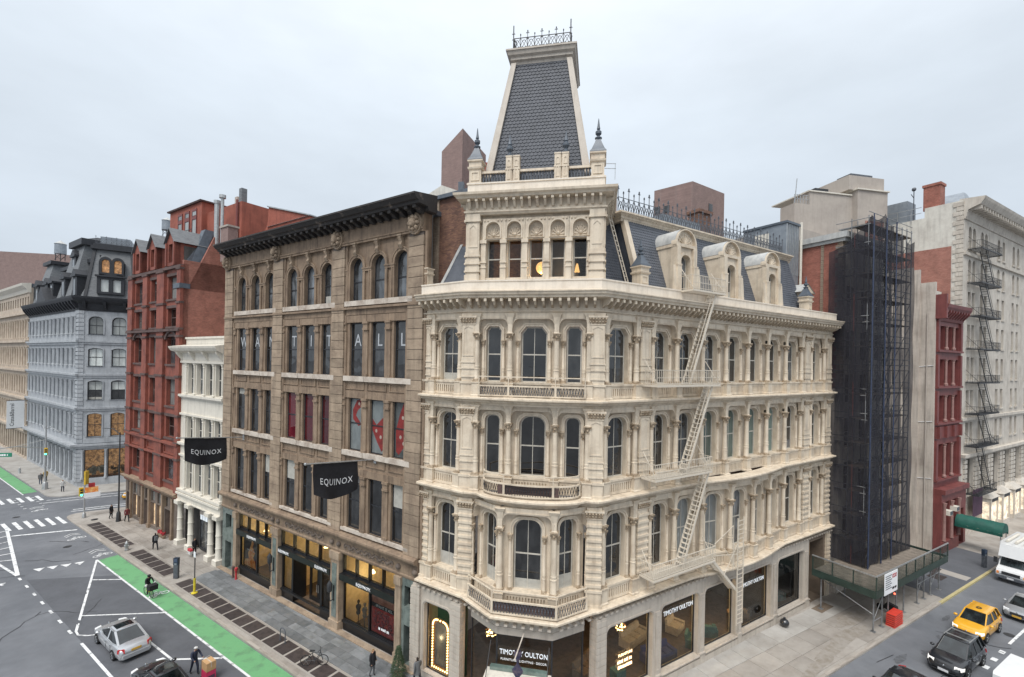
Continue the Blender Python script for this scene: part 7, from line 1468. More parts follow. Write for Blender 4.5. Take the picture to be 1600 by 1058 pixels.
def car(label, cat, loc, rz, paint, L, W_, H, kind='sedan', plate='plate_y', front_lit=False, group=None, sunroof=False, rails=False, rackbars=False):
    t = thing('parked_car' if cat == 'car' else 'taxi', label, cat, (*loc, 0), rz, group); h = L/2; w = W_/2
    suv = kind == 'suv'; zb = .24 if suv else .19
    top = [(-h, .62), (-h+.06, .82), (-h+.18, 1.0 if suv else .93), (-h*.7, 1.06 if suv else 1.0), (0, 1.04 if suv else .96), (h*.42, 1.04 if suv else .95), (h*.7, .98 if suv else .87), (h-.2, .84 if suv else .72), (h-.06, .66), (h, .5)]
    wid = [(-h, w*.80), (-h+.12, w*.9), (-h*.72, w*.985), (0, w), (h*.72, w*.985), (h-.25, w*.9), (h-.08, w*.76), (h, w*.66)]
    st = [-h, -h+.05, -h+.14, -h+.35, -h*.72, -h*.5, -h*.2, h*.1, h*.38, h*.55, h*.72, h-.35, h-.16, h-.05, h]
    r = .37 if suv else .335; ax = (h*.60, -h*.585)
    b = MB(); rings = []
    for x in st:
        ww = pl(wid, x); zt = pl(top, x); z0 = zb+(.13 if abs(x) > h-.1 else 0)
        half = [(ww*.86, z0), (ww*.97, z0+.1), (ww, zb+.36), (ww*.995, min(zt-.12, zb+.5)), (ww*.955, zt-.05), (ww*.86, zt), (ww*.45, zt+.025)]
        rings.append([(x, y, z) for y, z in half]+[(x, -y, z) for y, z in reversed(half)])
    k = len(rings[0]); vs_ = [p for q in rings for p in q]
    b.add(vs_, [(i*k+a, i*k+(a+1) % k, (i+1)*k+(a+1) % k, (i+1)*k+a) for i in range(len(st)-1) for a in range(k)], True); b.add(rings[0], [tuple(range(k))]); b.add(rings[-1], [tuple(range(k-1, -1, -1))])
    bo = put('body', b.mesh('body', paint), t); sm_ = bo.modifiers.new('round', 'SUBSURF'); sm_.levels = 1; sm_.render_levels = 2
    # cabin: dark glass body, painted roof and pillars
    if suv: cx = dict(rb=-h*.93, rt=-h*.74, ft=h*.10, fb=h*.47)
    else: cx = dict(rb=-h*.78, rt=-h*.30, ft=h*.07, fb=h*.56)
    zbelt = pl(top, 0)-.03; zr = H; wb, wt = w*.90, w*.68
    def ring(x0, x1, wy, z): return [(x0, wy, z), (x1, wy, z), (x1, -wy, z), (x0, -wy, z)]
    lo = [(cx['rb'], wb*.88), (cx['rb']*.6+cx['fb']*.0, wb), (cx['fb']*.4, wb), (cx['fb'], wb*.86)]; hi = [(cx['rt'], wt*.92), (cx['rt']*.5, wt), (cx['ft']*.4, wt), (cx['ft'], wt*.93)]
    P0 = [(x, y, zbelt) for x, y in lo]+[(x, -y, zbelt) for x, y in reversed(lo)]; P1 = [(x, y, zr-.05) for x, y in hi]+[(x, -y, zr-.05) for x, y in reversed(hi)]
    put('window_glass', MB().add(P0+P1, [(i, (i+1) % 8, 8+(i+1) % 8, 8+i) for i in range(8)]+[tuple(range(8, 16))]).mesh('window_glass', 'carglass'), t)
    rf = [(x*1.0, y, zr-.05) for x, y in hi]; 
    rv = MB(); ringa = [(x, y*1.02, zr-.06) for x, y in hi]+[(x, -y*1.02, zr-.06) for x, y in reversed(hi)]; ringb = [(x*.97, y*.86, zr-.005) for x, y in hi]+[(x*.97, -y*.86, zr-.005) for x, y in reversed(hi)]; ringc = [(x*.8, y*.4, zr+.015) for x, y in hi]+[(x*.8, -y*.4, zr+.015) for x, y in reversed(hi)]
    rv.add(ringa+ringb+ringc, [(i, (i+1) % 8, 8+(i+1) % 8, 8+i) for i in range(8)]+[(8+i, 8+(i+1) % 8, 16+(i+1) % 8, 16+i) for i in range(8)]+[tuple(range(16, 24))], True); ro = put('roof', rv.mesh('roof', paint), t)
    if sunroof: put('sunroof', MB().add([(cx['rt']*.75, wt*.72, zr+.012), (cx['ft']*.9, wt*.72, zr+.012), (cx['ft']*.9, -wt*.72, zr+.012), (cx['rt']*.75, -wt*.72, zr+.012), (cx['rt']*.5, 0, zr+.03), (cx['ft']*.6, 0, zr+.03)], [(0, 1, 5, 4), (3, 2, 5, 4), (0, 4, 3), (1, 2, 5)]).mesh('sunroof', 'carglass'), ro)
    pm_ = MB()
    for sy in (1, -1):
        for i, wdt in ((0, .12 if not suv else .2), (3, .07)): pm_.bar((lo[i][0], sy*lo[i][1]*1.005, zbelt), (hi[i][0], sy*hi[i][1]*1.005, zr-.04), wdt, .05)
        pm_.bar(((lo[1][0]+lo[2][0])/2, sy*wb*1.003, zbelt), ((hi[1][0]+hi[2][0])/2-.05, sy*wt*1.01, zr-.05), .08, .04)
        if suv: pm_.bar((-h*.58, sy*wb*1.0, zbelt), (-h*.52, sy*wt*1.01, zr-.05), .1, .04)
        pm_.bar((lo[0][0], sy*lo[0][1], zbelt+.02), (lo[1][0], sy*wb, zbelt+.02), .05, .06).bar((lo[1][0], sy*wb, zbelt+.02), (lo[2][0], sy*wb, zbelt+.02), .05, .06).bar((lo[2][0], sy*wb, zbelt+.02), (lo[3][0], sy*lo[3][1], zbelt+.02), .05, .06)
        pm_.bar((hi[0][0], sy*hi[0][1], zr-.04), (hi[3][0], sy*hi[3][1], zr-.04), .06, .05)
    put('pillars', pm_.mesh('pillars', paint), t)
    for sy in (1, -1):
        for x in ax:
            o = put('wheel', wheel_meshes(r)[0], t, (x, sy*(w-.1), r), math.pi if sy > 0 else 0); put('rim', wheel_meshes(r)[1], o); put('brake_disc', wheel_meshes(r)[2], o)
            put('wheel_arch', MB().plate([((r+.07)*math.cos(math.pi*i/12), (r+.07)*math.sin(math.pi*i/12)) for i in range(13)], [], -.012, .03).mesh('wheel_arch', 'tyre'), t, (x, sy*(pl(wid, x)+.004), r-.05), 0 if sy < 0 else math.pi)
        put('mirror', MB().ball((0, 0, 0), .13, 8, 5, .7).box(-.04, .04, -.1, .02, -.06, .0).mesh('mirror', paint), t, (cx['fb']*.74, sy*(w+.06), zbelt+.08))
        put('headlight', MB().hexa([(h-.30, sy*w*.5), (h-.1, sy*w*.5), (h-.22, sy*w*.86), (h-.5, sy*w*.93)], .62, [(h-.36, sy*w*.5), (h-.16, sy*w*.5), (h-.28, sy*w*.86), (h-.55, sy*w*.93)], .8).mesh('headlight', 'head_lamp' if front_lit else 'lamp_clear'), t, (.035, sy*.015, .02 if suv else -.03))
        put('tail_light', MB().hexa([(-h+.02, sy*w*.62), (-h+.32, sy*w*.95), (-h+.4, sy*w*.8), (-h+.14, sy*w*.6)], .68, [(-h+.06, sy*w*.62), (-h+.36, sy*w*.93), (-h+.4, sy*w*.8), (-h+.16, sy*w*.6)], .9).mesh('tail_light', 'tail_red'), t, (-.045, sy*.02, .0))
        dl_ = MB()
        for x in ((cx['rb']+cx['fb'])*.5-.02, cx['fb']*.86, -h*.42): dl_.box(x-.008, x+.008, -.006, .006, .35, zbelt-.04)
        put('door_seam', dl_.mesh('door_seam', 'iron'), t, (0, sy*w*1.001, 0)); 
        for x in (-.05, -h*.36): put('door_handle', MB().box(-.1, .1, -.025, .025, -.02, .02).mesh('door_handle', 'chrome'), t, (x, sy*w*.995, zbelt-.14))
        if rails: put('roof_rail', MB().bar((hi[0][0]+.1, sy*wt*.95, zr+.04), (hi[3][0]-.1, sy*wt*.95, zr+.04), .05, .05).mesh('roof_rail', 'galv'), t)
    if rackbars:
        for x in (cx['rt']*.6, 0.0): put('rack_bar', MB().bar((x, -wt*.95, zr+.1), (x, wt*.95, zr+.1), .06, .05).mesh('rack_bar', 'galv'), t)
    put('grille', MB().box(h-.1, h+.012, -w*.42, w*.42, .42, .64).mesh('grille', 'iron'), t); put('bumper_trim', MB().box(h-.12, h+.02, -w*.6, w*.6, .28, .34).mesh('bumper_trim', 'iron'), t)
    put('number_plate', MB().box(-.012, .012, -.26, .26, -.07, .07).mesh('number_plate', plate), t, (-h-.012, 0, .74)); put('number_plate', MB().box(-.012, .012, -.26, .26, -.07, .07).mesh('number_plate', plate), t, (h+.03, 0, .4))
    put('rear_bumper', MB().hexa([(-h-.05, -w*.72), (-h+.2, -w*.9), (-h+.2, w*.9), (-h-.05, w*.72)], .3, [(-h-.05, -w*.74), (-h+.2, -w*.92), (-h+.2, w*.92), (-h-.05, w*.74)], .54).mesh('rear_bumper', paint), t)
    put('bonnet_badge', MB().ball((h-.02, 0, .7), .06, 8, 4).mesh('bonnet_badge', 'chrome'), t)
    return t
car('silver sedan with dark glass roof driving away in the parking lane', 'car', FB.w(-18.1, -9.5), AB+math.pi, 'car_silver', 5.15, 1.9, 1.48, sunroof=True)
car('black sedan cut by the bottom edge, close behind the silver sedan', 'car', FB.w(-10.75, -9.75), AB+math.pi, 'car_black', 4.9, 1.85, 1.45, sunroof=True)
tx = car('yellow taxi crossover with a dark roof mark, behind the black SUV', 'taxi', FQ.w(7.7, -8.02), FQ.a+math.pi, 'car_yellow', 4.6, 1.85, 1.68, 'suv', 'plate_y', True)
put('roof_mark', MB().plate([(.22*math.cos(i*math.pi/6), .16*math.sin(i*math.pi/6)) for i in range(12)], [[(.12*math.cos(i*math.pi/6), .08*math.sin(i*math.pi/6)) for i in range(12)]], 0, .02).mesh('roof_mark', 'iron'), tx, (-.4, 0, 1.705)).rotation_euler = (math.pi/2, 0, 0)
car('black SUV with roof rails and lit headlights in front of the yellow taxi', 'car', FQ.w(1.15, -8.72), FQ.a+math.pi, 'car_black', 4.75, 1.94, 1.76, 'suv', 'plate_w', True, rails=True, rackbars=True)
car('grey-silver sedan following the yellow taxi at the right edge', 'car', FQ.w(14.7, -9.1), FQ.a+math.pi, 'car_grey', 4.6, 1.82, 1.42, front_lit=False)
car('black car roof at the bottom edge below the red barriers', 'car', FQ.w(-6.2, -8.3), FQ.a+math.pi, 'car_black', 4.7, 1.85, 1.46)
def van(label, loc, rz, L, W_, H, paint='car_white'):
    t = thing('white_van', label, 'van', (*loc, 0), rz); h = L/2; w = W_/2
    pr = [(-h, .35), (h-.1, .35), (h, .6), (h-.15, 1.05), (h-.95, 1.2), (h-1.55, H-.12), (h-1.8, H), (-h+.1, H), (-h, H-.15)]
    b = MB(); n = len(pr)
    for y0, y1, s in ((-w, w, 1),): b.add([(x, -w*(1 if z < 1.3 else .93), z) for x, z in pr]+[(x, w*(1 if z < 1.3 else .93), z) for x, z in pr], [(i, (i+1) % n, n+(i+1) % n, n+i) for i in range(n)]); b.add([(x, -w*(1 if z < 1.3 else .93), z) for x, z in pr], [tuple(range(n))]); b.add([(x, w*(1 if z < 1.3 else .93), z) for x, z in pr], [tuple(range(n-1, -1, -1))])
    put('body', b.mesh('body', paint), t); put('windscreen', MB().add([(h-.98, -w*.88, 1.26), (h-.98, w*.88, 1.26), (h-1.5, w*.84, H-.2), (h-1.5, -w*.84, H-.2)], [(0, 1, 2, 3)]).mesh('windscreen', 'carglass'), t, (.03, 0, .02))
    for x in (h-.95, -h+1.0):
        for sy in (1, -1): o = put('wheel', wheel_meshes(.36)[0], t, (x, sy*(w-.08), .36), math.pi if sy > 0 else 0); put('rim', wheel_meshes(.36)[1], o)
    return t
van('white van roof cut by the bottom right corner', FQ.w(.55, -12.1), FQ.a, 5.2, 2.0, 2.05)
# box truck
bt_ = thing('box_truck', 'white box truck parked at the kerb beside the green canopy', 'truck', (*FQ.w(25.0, -6.85), 0), FQ.a+math.pi)
put('box_body', MB().box(-3.4, 2.0, -1.15, 1.15, 1.0, 3.3).mesh('box_body', 'car_white'), bt_); put('roof_nose', MB().prismx([(-1.15, 2.25), (1.15, 2.25), (1.15, 3.3), (-1.15, 3.3)], 2.0, 2.02).hexa([(2.0, -1.1), (3.1, -1.0), (3.1, 1.0), (2.0, 1.1)], 2.2, [(2.0, -1.1), (2.75, -.95), (2.75, .95), (2.0, 1.1)], 3.3).mesh('roof_nose', 'car_white'), bt_)
cp = [(2.0, .5), (3.75, .5), (3.8, .85), (3.65, 1.15), (3.05, 1.35), (2.55, 2.2), (2.0, 2.2)]; n = len(cp)
put('cab', MB().add([(x, -.98, z) for x, z in cp]+[(x, .98, z) for x, z in cp], [(i, (i+1) % n, n+(i+1) % n, n+i) for i in range(n)]+[tuple(range(n)), tuple(range(2*n-1, n-1, -1))]).mesh('cab', 'car_white'), bt_); put('windscreen', MB().add([(3.06, -.88, 1.4), (3.06, .88, 1.4), (2.62, .84, 2.12), (2.62, -.84, 2.12)], [(0, 1, 2, 3)]).mesh('windscreen', 'carglass'), bt_, (.03, 0, .01))
put('grille', MB().box(3.7, 3.84, -.6, .6, .75, 1.0).mesh('grille', 'iron'), bt_); put('bumper', MB().box(3.6, 3.95, -.98, .98, .4, .62).mesh('bumper', 'iron_grey'), bt_); put('number_plate', MB().box(3.95, 3.97, -.22, .22, .45, .6).mesh('number_plate', 'plate_w'), bt_)
for sy in (-1, 1):
    put('headlight', MB().box(3.7, 3.83, sy*.62-.14, sy*.62+.14, .78, 1.0).mesh('headlight', 'lamp_clear'), bt_); put('indicator', MB().box(3.66, 3.8, sy*.86-.08, sy*.86+.08, .72, .95).mesh('indicator', 'poster_orange'), bt_); put('mirror', MB().box(-.06, .06, -.12, .12, -.25, .25).bar((0, 0, .1), (-.3, -sy*.2, .1), .03, .03).mesh('mirror', 'iron'), bt_, (2.9, sy*1.22, 1.7))
    for x in (2.75, -2.1): o = put('wheel', wheel_meshes(.4)[0], bt_, (x, sy*.9, .4), math.pi if sy > 0 else 0); put('rim', wheel_meshes(.4)[1], o)
    put('side_window', MB().box(2.15, 2.75, -.005, .005, 1.4, 2.0).mesh('side_window', 'carglass'), bt_, (0, sy*.985, 0))
for k in range(3): put('roof_tube', MB().tube((-1.8, -.7+.6*k, 3.45), (1.8, -.7+.6*k, 3.45), .12, 8).mesh('roof_tube', 'white_paint'), bt_)
# far traffic at the left edge
car('yellow taxi far off in the cross street past the red building', 'taxi', FRR.w(-30.8, 62.3), AR+math.pi, 'car_yellow', 4.6, 1.8, 1.5)
car('orange-red truck-like car at the far left edge', 'car', FB.w(-97.5, -8.2), AB, 'car_red', 5.4, 2.1, 2.3, 'suv')
# ------------------------------------------------------------------ people
def palette(name, col, rough=.85): 
    if name not in MATS: mat(name, col, rough, .1, 6)
    return MATS[name]
palette('skin', (.42, .24, .16), .6); palette('skin_dk', (.16, .085, .055), .6); palette('cloth_black', (.014, .014, .017)); palette('cloth_navy', (.02, .026, .05)); palette('cloth_grey', (.12, .125, .13)); palette('cloth_maroon', (.14, .025, .03)); palette('cloth_white', (.55, .55, .54)); palette('denim', (.06, .085, .14)); palette('hair', (.02, .014, .01)); palette('cloth_tan', (.45, .3, .09)); palette('hi_vis', (.5, .45, .02)); palette('blonde', (.22, .13, .05)); palette('shoe', (.02, .018, .018))
_pm = {}
def body_mesh(pose, mats):
    key = (pose, mats)
    if key in _pm: return _pm[key]
    # joints: forward is -y, z up, height 1.75
    sw = {'walk': .28, 'stand': .04, 'ride': 0, 'push': .2}[pose]
    J = {'pelvis': ((0, 0, .96), (.155, .115)), 'waist': ((0, -.01, 1.1), (.145, .105)), 'chest': ((0, -.02, 1.3), (.17, .12)), 'neckb': ((0, -.01, 1.46), (.09, .08)), 'neck': ((0, -.02, 1.51), (.055, .055)), 'head': ((0, -.035, 1.6), (.085, .1)), 'crown': ((0, -.03, 1.7), (.07, .085))}
    E_ = [('pelvis', 'waist'), ('waist', 'chest'), ('chest', 'neckb'), ('neckb', 'neck'), ('neck', 'head'), ('head', 'crown')]
    for s, sg in (('l', 1), ('r', -1)):
        f = sw*sg
        if pose == 'ride': leg = [(.1*sg, -.02, .92), (.13*sg, -.38, .78 if sg > 0 else .70), (.12*sg, -.26, .40 if sg > 0 else .24), (.12*sg, -.38, .36 if sg > 0 else .20)]; arm = [(.2*sg, -.06, 1.4), (.27*sg, -.22, 1.16), (.24*sg, -.48, 1.06), (.24*sg, -.56, 1.05)]
        else:
            leg = [(.095*sg, 0, .9), (.1*sg, -f*.75-.03, .5), (.1*sg, -f*.9+(.10 if f < 0 else .0), .1), (.1*sg, -f*.9-.12+(.08 if f < 0 else 0), .05)]; arm = [(.2*sg, 0, 1.42), (.26*sg, f*.35, 1.14), (.25*sg, f*.5-.1, .9), (.24*sg, f*.5-.14, .82)]
            if pose == 'push': arm = [(.2*sg, 0, 1.42), (.27*sg, -.15, 1.18), (.24*sg, -.42, 1.08), (.24*sg, -.5, 1.06)]
        for nm, p, rr in zip(('hip', 'knee', 'ankle', 'toe'), leg, ((.1, .1), (.068, .07), (.05, .055), (.045, .035))): J[nm+s] = (p, rr)
        for nm, p, rr in zip(('sho', 'elb', 'wri', 'han'), arm, ((.075, .07), (.055, .055), (.042, .042), (.045, .03))): J[nm+s] = (p, rr)
        E_ += [('pelvis', 'hip'+s), ('hip'+s, 'knee'+s), ('knee'+s, 'ankle'+s), ('ankle'+s, 'toe'+s), ('neckb', 'sho'+s), ('sho'+s, 'elb'+s), ('elb'+s, 'wri'+s), ('wri'+s, 'han'+s)]
    names = list(J); me = bpy.data.meshes.new('b'); lean = .28 if pose == 'ride' else (.1 if pose == 'push' else .03)
    def LN(p): return (p[0], p[1]-lean*max(0, p[2]-.95), p[2])
    me.from_pydata([LN(J[k][0]) for k in names], [(names.index(a), names.index(c)) for a, c in E_], []); o = bpy.data.objects.new('b', me); C.objects.link(o)
    o.modifiers.new('s', 'SKIN'); sv = me.skin_vertices[0].data
    for i, k in enumerate(names): sv[i].radius = J[k][1]; sv[i].use_root = (k == 'pelvis')
    sub = o.modifiers.new('d', 'SUBSURF'); sub.levels = 1; sub.render_levels = 1
    bpy.context.view_layer.update(); res = bpy.data.meshes.new_from_object(o.evaluated_get(bpy.context.evaluated_depsgraph_get()))
    bpy.data.objects.remove(o); res.name = 'body'; res.materials.clear()
    for m in mats: res.materials.append(MATS[m])     # skin, coat, trousers, shoes, hair
    for p in res.polygons:
        c_ = p.center; p.use_smooth = True; z = c_.z; d = abs(c_.x)
        headc = LN((0, -.035, 1.6)); hand = min((c_-Vector(LN(J['han'+s][0]))).length for s in 'lr') < .075; foot = min((c_-Vector(LN(J['toe'+s][0]))).length for s in 'lr') < .11
        arm_ = min((c_-Vector(LN(J[k+s][0]))).length for s in 'lr' for k in ('elb', 'wri')) < .17
        if z > 1.5: p.material_index = 4 if (z > 1.655 or c_.y > headc[1]+.03) else 0
        elif hand: p.material_index = 0
        elif foot: p.material_index = 3
        elif z > .84 or arm_: p.material_index = 1
        else: p.material_index = 2
    _pm[key] = res; return res
def person(label, loc, rz, pose='walk', mats=('skin', 'cloth_black', 'cloth_black', 'shoe', 'hair'), z=.13, s=1.0, coat=True):
    o = put('person', body_mesh(pose, mats), None, (*loc, z), rz, label, 'person'); o.scale = (s, s, s)
    if coat and pose != 'ride':
        c_ = MB(); n = 12
        lay = [(.17, .135, 1.44), (.2, .15, 1.3), (.185, .14, 1.08), (.205, .16, .85), (.215, .17, .72)]
        vs_ = [(a*math.cos(2*math.pi*i/n), -.02+b_*math.sin(2*math.pi*i/n)-.03*max(0, zz-.95), zz) for a, b_, zz in lay for i in range(n)]
        c_.add(vs_, [(j*n+i, j*n+(i+1) % n, (j+1)*n+(i+1) % n, (j+1)*n+i) for j in range(len(lay)-1) for i in range(n)], True); put('coat', c_.mesh('coat', mats[1]), o)
    return o
def bag(o, m, x=.3, y=-.05, z=.55): put('bag', MB().hexa([(x-.12, y-.07), (x+.12, y-.07), (x+.12, y+.07), (x-.12, y+.07)], z-.35, [(x-.15, y-.09), (x+.15, y-.09), (x+.15, y+.09), (x-.15, y+.09)], z).path([(x-.1, y, z), (x, y, z+.2), (x+.1, y, z)], .012, 4).mesh('bag', m), o)
TO_N, TO_S = AB+math.pi/2, AB-math.pi/2     # figures look along -y of their own frame
BK = ('skin', 'cloth_black', 'cloth_black', 'shoe', 'hair')
person('person in dark coat at the far corner looking at a phone', FB.w(-49.0, -1.7), AB+2.3, 'stand', BK)
person('person in maroon jacket striding past the red shop doors', FB.w(-46.2, -1.0), TO_N, 'walk', ('skin', 'cloth_maroon', 'cloth_black', 'shoe', 'hair'), coat=False)
o = person('person in black coat with backpack beside the second row of dark covers', FB.w(-34.3, -2.2), TO_S, 'walk', BK); put('backpack', MB().hexa([(-.15, .1), (.15, .1), (.13, .28), (-.13, .28)], 1.0, [(-.14, .1), (.14, .1), (.1, .24), (-.1, .24)], 1.42).mesh('backpack', 'cloth_grey'), o)
o = person('person in black holding a red and white shopping bag by white columns', FB.w(-29.8, -.5), TO_N+.4, 'stand', BK)
mat('bag_red', (.5, .05, .06), .7, .1); t_ = thing('shopping_bag', 'red and white shopping bag held before the white columns', 'bag', (*FB.w(-29.6, -.95), .45), AB); put('lower', MB().hexa([(-.28, -.1), (.28, -.1), (.28, .1), (-.28, .1)], 0, [(-.3, -.12), (.3, -.12), (.3, .12), (-.3, .12)], .3).mesh('lower', 'cloth_white'), t_); put('upper', MB().box(-.3, .3, -.12, .12, .3, .5).mesh('upper', 'bag_red'), t_)
person('person with long fair hair in dark coat by the kerbside bicycle', FB.w(-1.6, -1.95), TO_N+.2, 'stand', ('skin', 'cloth_black', 'cloth_grey', 'shoe', 'blonde'))
person('person in grey jacket walking at the bottom edge near the corner pier', FB.w(1.3, -.95), TO_S-.3, 'walk', ('skin', 'cloth_grey', 'cloth_black', 'shoe', 'hair'))
person('person in grey standing by the far signal mast', FB.w(-75.6, -2.7), TO_N, 'stand', ('skin', 'cloth_grey', 'denim', 'shoe', 'hair'))
person('person in ochre jacket at the far signal mast', FB.w(-77.5, -1.8), TO_S, 'stand', ('skin', 'cloth_tan', 'cloth_black', 'shoe', 'hair'))
person('person in white jacket waiting at the far crossing', FB.w(-68.0, -1.9), TO_N, 'stand', ('skin', 'cloth_white', 'cloth_navy', 'shoe', 'hair'), coat=False)
# ------------------------------------------------------------------ bicycles
def bike_parts(t, m='iron', basket=False):
    def ringm(nm, r, th, mm, cx, cz):
        b = MB(); n = 20; b.path([(cx+r*math.cos(2*math.pi*i/n), 0, cz+r*math.sin(2*math.pi*i/n)) for i in range(n+1)], th, 5); o = put(nm, b.mesh(nm, mm), t); sp = MB()
        for i in range(6): sp.tube((cx, 0, cz), (cx+r*math.cos(math.pi*i/3), 0, cz+r*math.sin(math.pi*i/3)), .006, 4)
        put('spokes', sp.mesh('spokes', 'galv'), o)
    ringm('wheel', .33, .024, 'tyre', .52, .34); ringm('wheel', .33, .024, 'tyre', -.52, .34)
    put('frame', MB().path([(-.52, 0, .34), (-.15, 0, .82), (.38, 0, .84), (.02, 0, .32), (-.52, 0, .34)], .022, 6).path([(-.15, 0, .82), (.02, 0, .32)], .022, 6).path([(.52, 0, .34), (.38, 0, .84), (.34, 0, 1.0)], .022, 6).mesh('frame', m), t)
    put('handlebar', MB().path([(.28, -.27, 1.05), (.36, -.1, 1.03), (.36, .1, 1.03), (.28, .27, 1.05)], .018, 5).mesh('handlebar', 'iron'), t); put('saddle', MB().hexa([(-.28, -.08), (.02, -.03), (.02, .03), (-.28, .08)], .92, [(-.3, -.09), (.02, -.03), (.02, .03), (-.3, .09)], .98).tube((-.15, 0, .8), (-.15, 0, .93), .018).mesh('saddle', 'iron'), t); put('pedals', MB().tube((.02, -.15, .22), (.02, .15, .42), .018).mesh('pedals', 'iron'), t)
pb = thing('parked_bicycle', 'dark bicycle parked by the vault covers near the bottom edge', 'bicycle', (*FB.w(-5.4, -3.4), .13), AB+.7); bike_parts(pb)
db = thing('delivery_bicycle', 'delivery bicycle with yellow panel and black bag in the green lane', 'bicycle', (*FB.w(-24.3, -6.0), .01), AB+.05); bike_parts(db, 'paint_yellow'); put('front_bag', MB().hexa([(.45, -.28), (.95, -.28), (.95, .28), (.45, .28)], .75, [(.42, -.3), (.95, -.3), (.95, .3), (.42, .3)], 1.15).mesh('front_bag', 'cloth_black'), db); put('hand_covers', MB().ball((.34, -.3, 1.06), .12).ball((.34, .3, 1.06), .12).mesh('hand_covers', 'cloth_white'), db); put('battery', MB().hexa([(-.1, -.07), (.3, -.07), (.3, .07), (-.1, .07)], .45, [(-.1, -.07), (.35, -.07), (.35, .07), (-.1, .07)], .78).mesh('battery', 'hi_vis'), db)
o = person('delivery rider in black with helmet on the bicycle in the green lane', FB.w(-24.5, -6.0), AB+.05+math.pi/2, 'ride', BK, z=.06); put('helmet', MB().ball((0, -.22, 1.64), .135, 10, 6, .85).mesh('helmet', 'cloth_black'), o)
o = person('courier in dark uniform and pale cap pushing a hand cart', FB.w(-10.9, -8.0), AB+math.pi/2+.1, 'push', ('skin', 'cloth_navy', 'cloth_navy', 'shoe', 'cloth_grey'), z=0, coat=False); put('cap', MB().ball((0, -.11, 1.68), .11, 10, 5, .6).mesh('cap', 'cloth_white'), o); tmk = scribble(1, .3, .08, 'poster_skin', 5); o2 = put('back_print', tmk, o, (0, .13, 1.27)); o2.rotation_euler = (0, 0, math.pi)
hc_ = thing('hand_cart', 'loaded hand cart pushed by the courier beside the green lane', 'cart', (*FB.w(-9.65, -7.75), 0), AB); mat('cardboard', (.48, .29, .14), .8, .08, 3); mat('crate_pink', (.55, .03, .10), .6, .1)
put('frame', MB().path([(-.35, -.25, .1), (-.35, -.25, 1.25), (-.35, .25, 1.25), (-.35, .25, .1)], .02).box(-.35, .4, -.28, .28, .1, .14).mesh('frame', 'galv'), hc_)
for sy in (-.26, .26): put('wheel', MB().plate([(.12*math.cos(i*.5236), .12*math.sin(i*.5236)) for i in range(12)], [], -.03, .03, True).mesh('wheel', 'tyre'), hc_, (-.3, sy, .12))
t_ = thing('cardboard_box', 'brown cardboard box on top of the hand cart', 'box', (*FB.w(-9.6, -7.75), .72), AB); put('carton', MB().box(-.33, .33, -.26, .26, 0, .5).mesh('carton', 'cardboard'), t_); put('tape', MB().box(-.335, .335, -.03, .03, .2, .503).mesh('tape', 'sofa'), t_)
t_ = thing('pink_crate', 'bright pink crate under the cardboard box on the hand cart', 'crate', (*FB.w(-9.6, -7.75), .15), AB); put('crate', MB().box(-.33, .33, -.26, .26, 0, .55).mesh('crate', 'crate_pink'), t_); put('crate_print', MB().box(.33, .336, -.2, .2, .1, .3).mesh('crate_print', 'plum'), t_)
# ------------------------------------------------------------------ street furniture
mat('meter_blue', (.02, .035, .06), .4, .1); mat('pole_yellow', (.62, .5, .03), .5, .1); mat('signal_yellow', (.55, .36, .03), .5, .1); emit('signal_green', (.05, .9, .5), 3.0); mat('sign_green', (.02, .22, .13), .5, .08); mat('barrier_red', (.60, .05, .03), .5, .1, 2)
def kiosk(label, loc, rz): 
    t = thing('parking_meter', label, 'parking meter', (*loc, .13), rz); put('post', MB().box(-.19, .19, -.12, .12, 0, 1.75).mesh('post', 'iron_grey'), t); put('head', MB().box(-.2, .2, -.13, .13, 1.2, 1.8).mesh('head', 'meter_blue'), t); put('sign', MB().box(-.13, .13, -.137, -.13, 1.45, 1.75).mesh('sign', 'denim'), t); put('screen', MB().box(-.1, .1, -.138, -.13, 1.2, 1.36).mesh('screen', 'metal_panel'), t)
kiosk('dark blue parking meter kiosk between the vault covers on Broadway', FB.w(-25.8, -3.5), AB+.6); kiosk('dark blue parking meter kiosk by the yellow kerb near the truck', FQ.w(23.6, -4.5), FQ.a-.3)
t_ = thing('sign_pole', 'thin dark kerb pole with bright yellow base sleeve', 'pole', (*FB.w(-21.6, -3.75), .13)); put('pole', MB().tube((0, 0, 0), (0, 0, 3.4), .04).mesh('pole', 'iron'), t_); put('sleeve', MB().tube((0, 0, .0), (0, 0, 1.25), .09, 10).lathe([(.24, 0), (.24, .06), (.1, .12)], n=10).mesh('sleeve', 'pole_yellow'), t_); put('sign_plate', MB().box(-.18, .18, -.01, .01, 3.0, 3.45).mesh('sign_plate', 'white_print'), t_, (0, -.05, 0), AB)
t_ = thing('fire_hydrant', 'grey fire hydrant at the kerb between the two runs of dark covers', 'hydrant', (*FB.w(-36.5, -3.85), .13)); put('barrel', MB().lathe([(.2, 0), (.2, .08), (.14, .1), (.14, .6), (.17, .62), (.17, .68), (.14, .74), (.08, .86), (.04, .92)], n=12).mesh('barrel', 'galv'), t_); put('cap', MB().tube((-.24, 0, .45), (.24, 0, .45), .07, 8).tube((0, -.22, .42), (0, 0, .42), .08, 8).mesh('cap', 'galv'), t_)
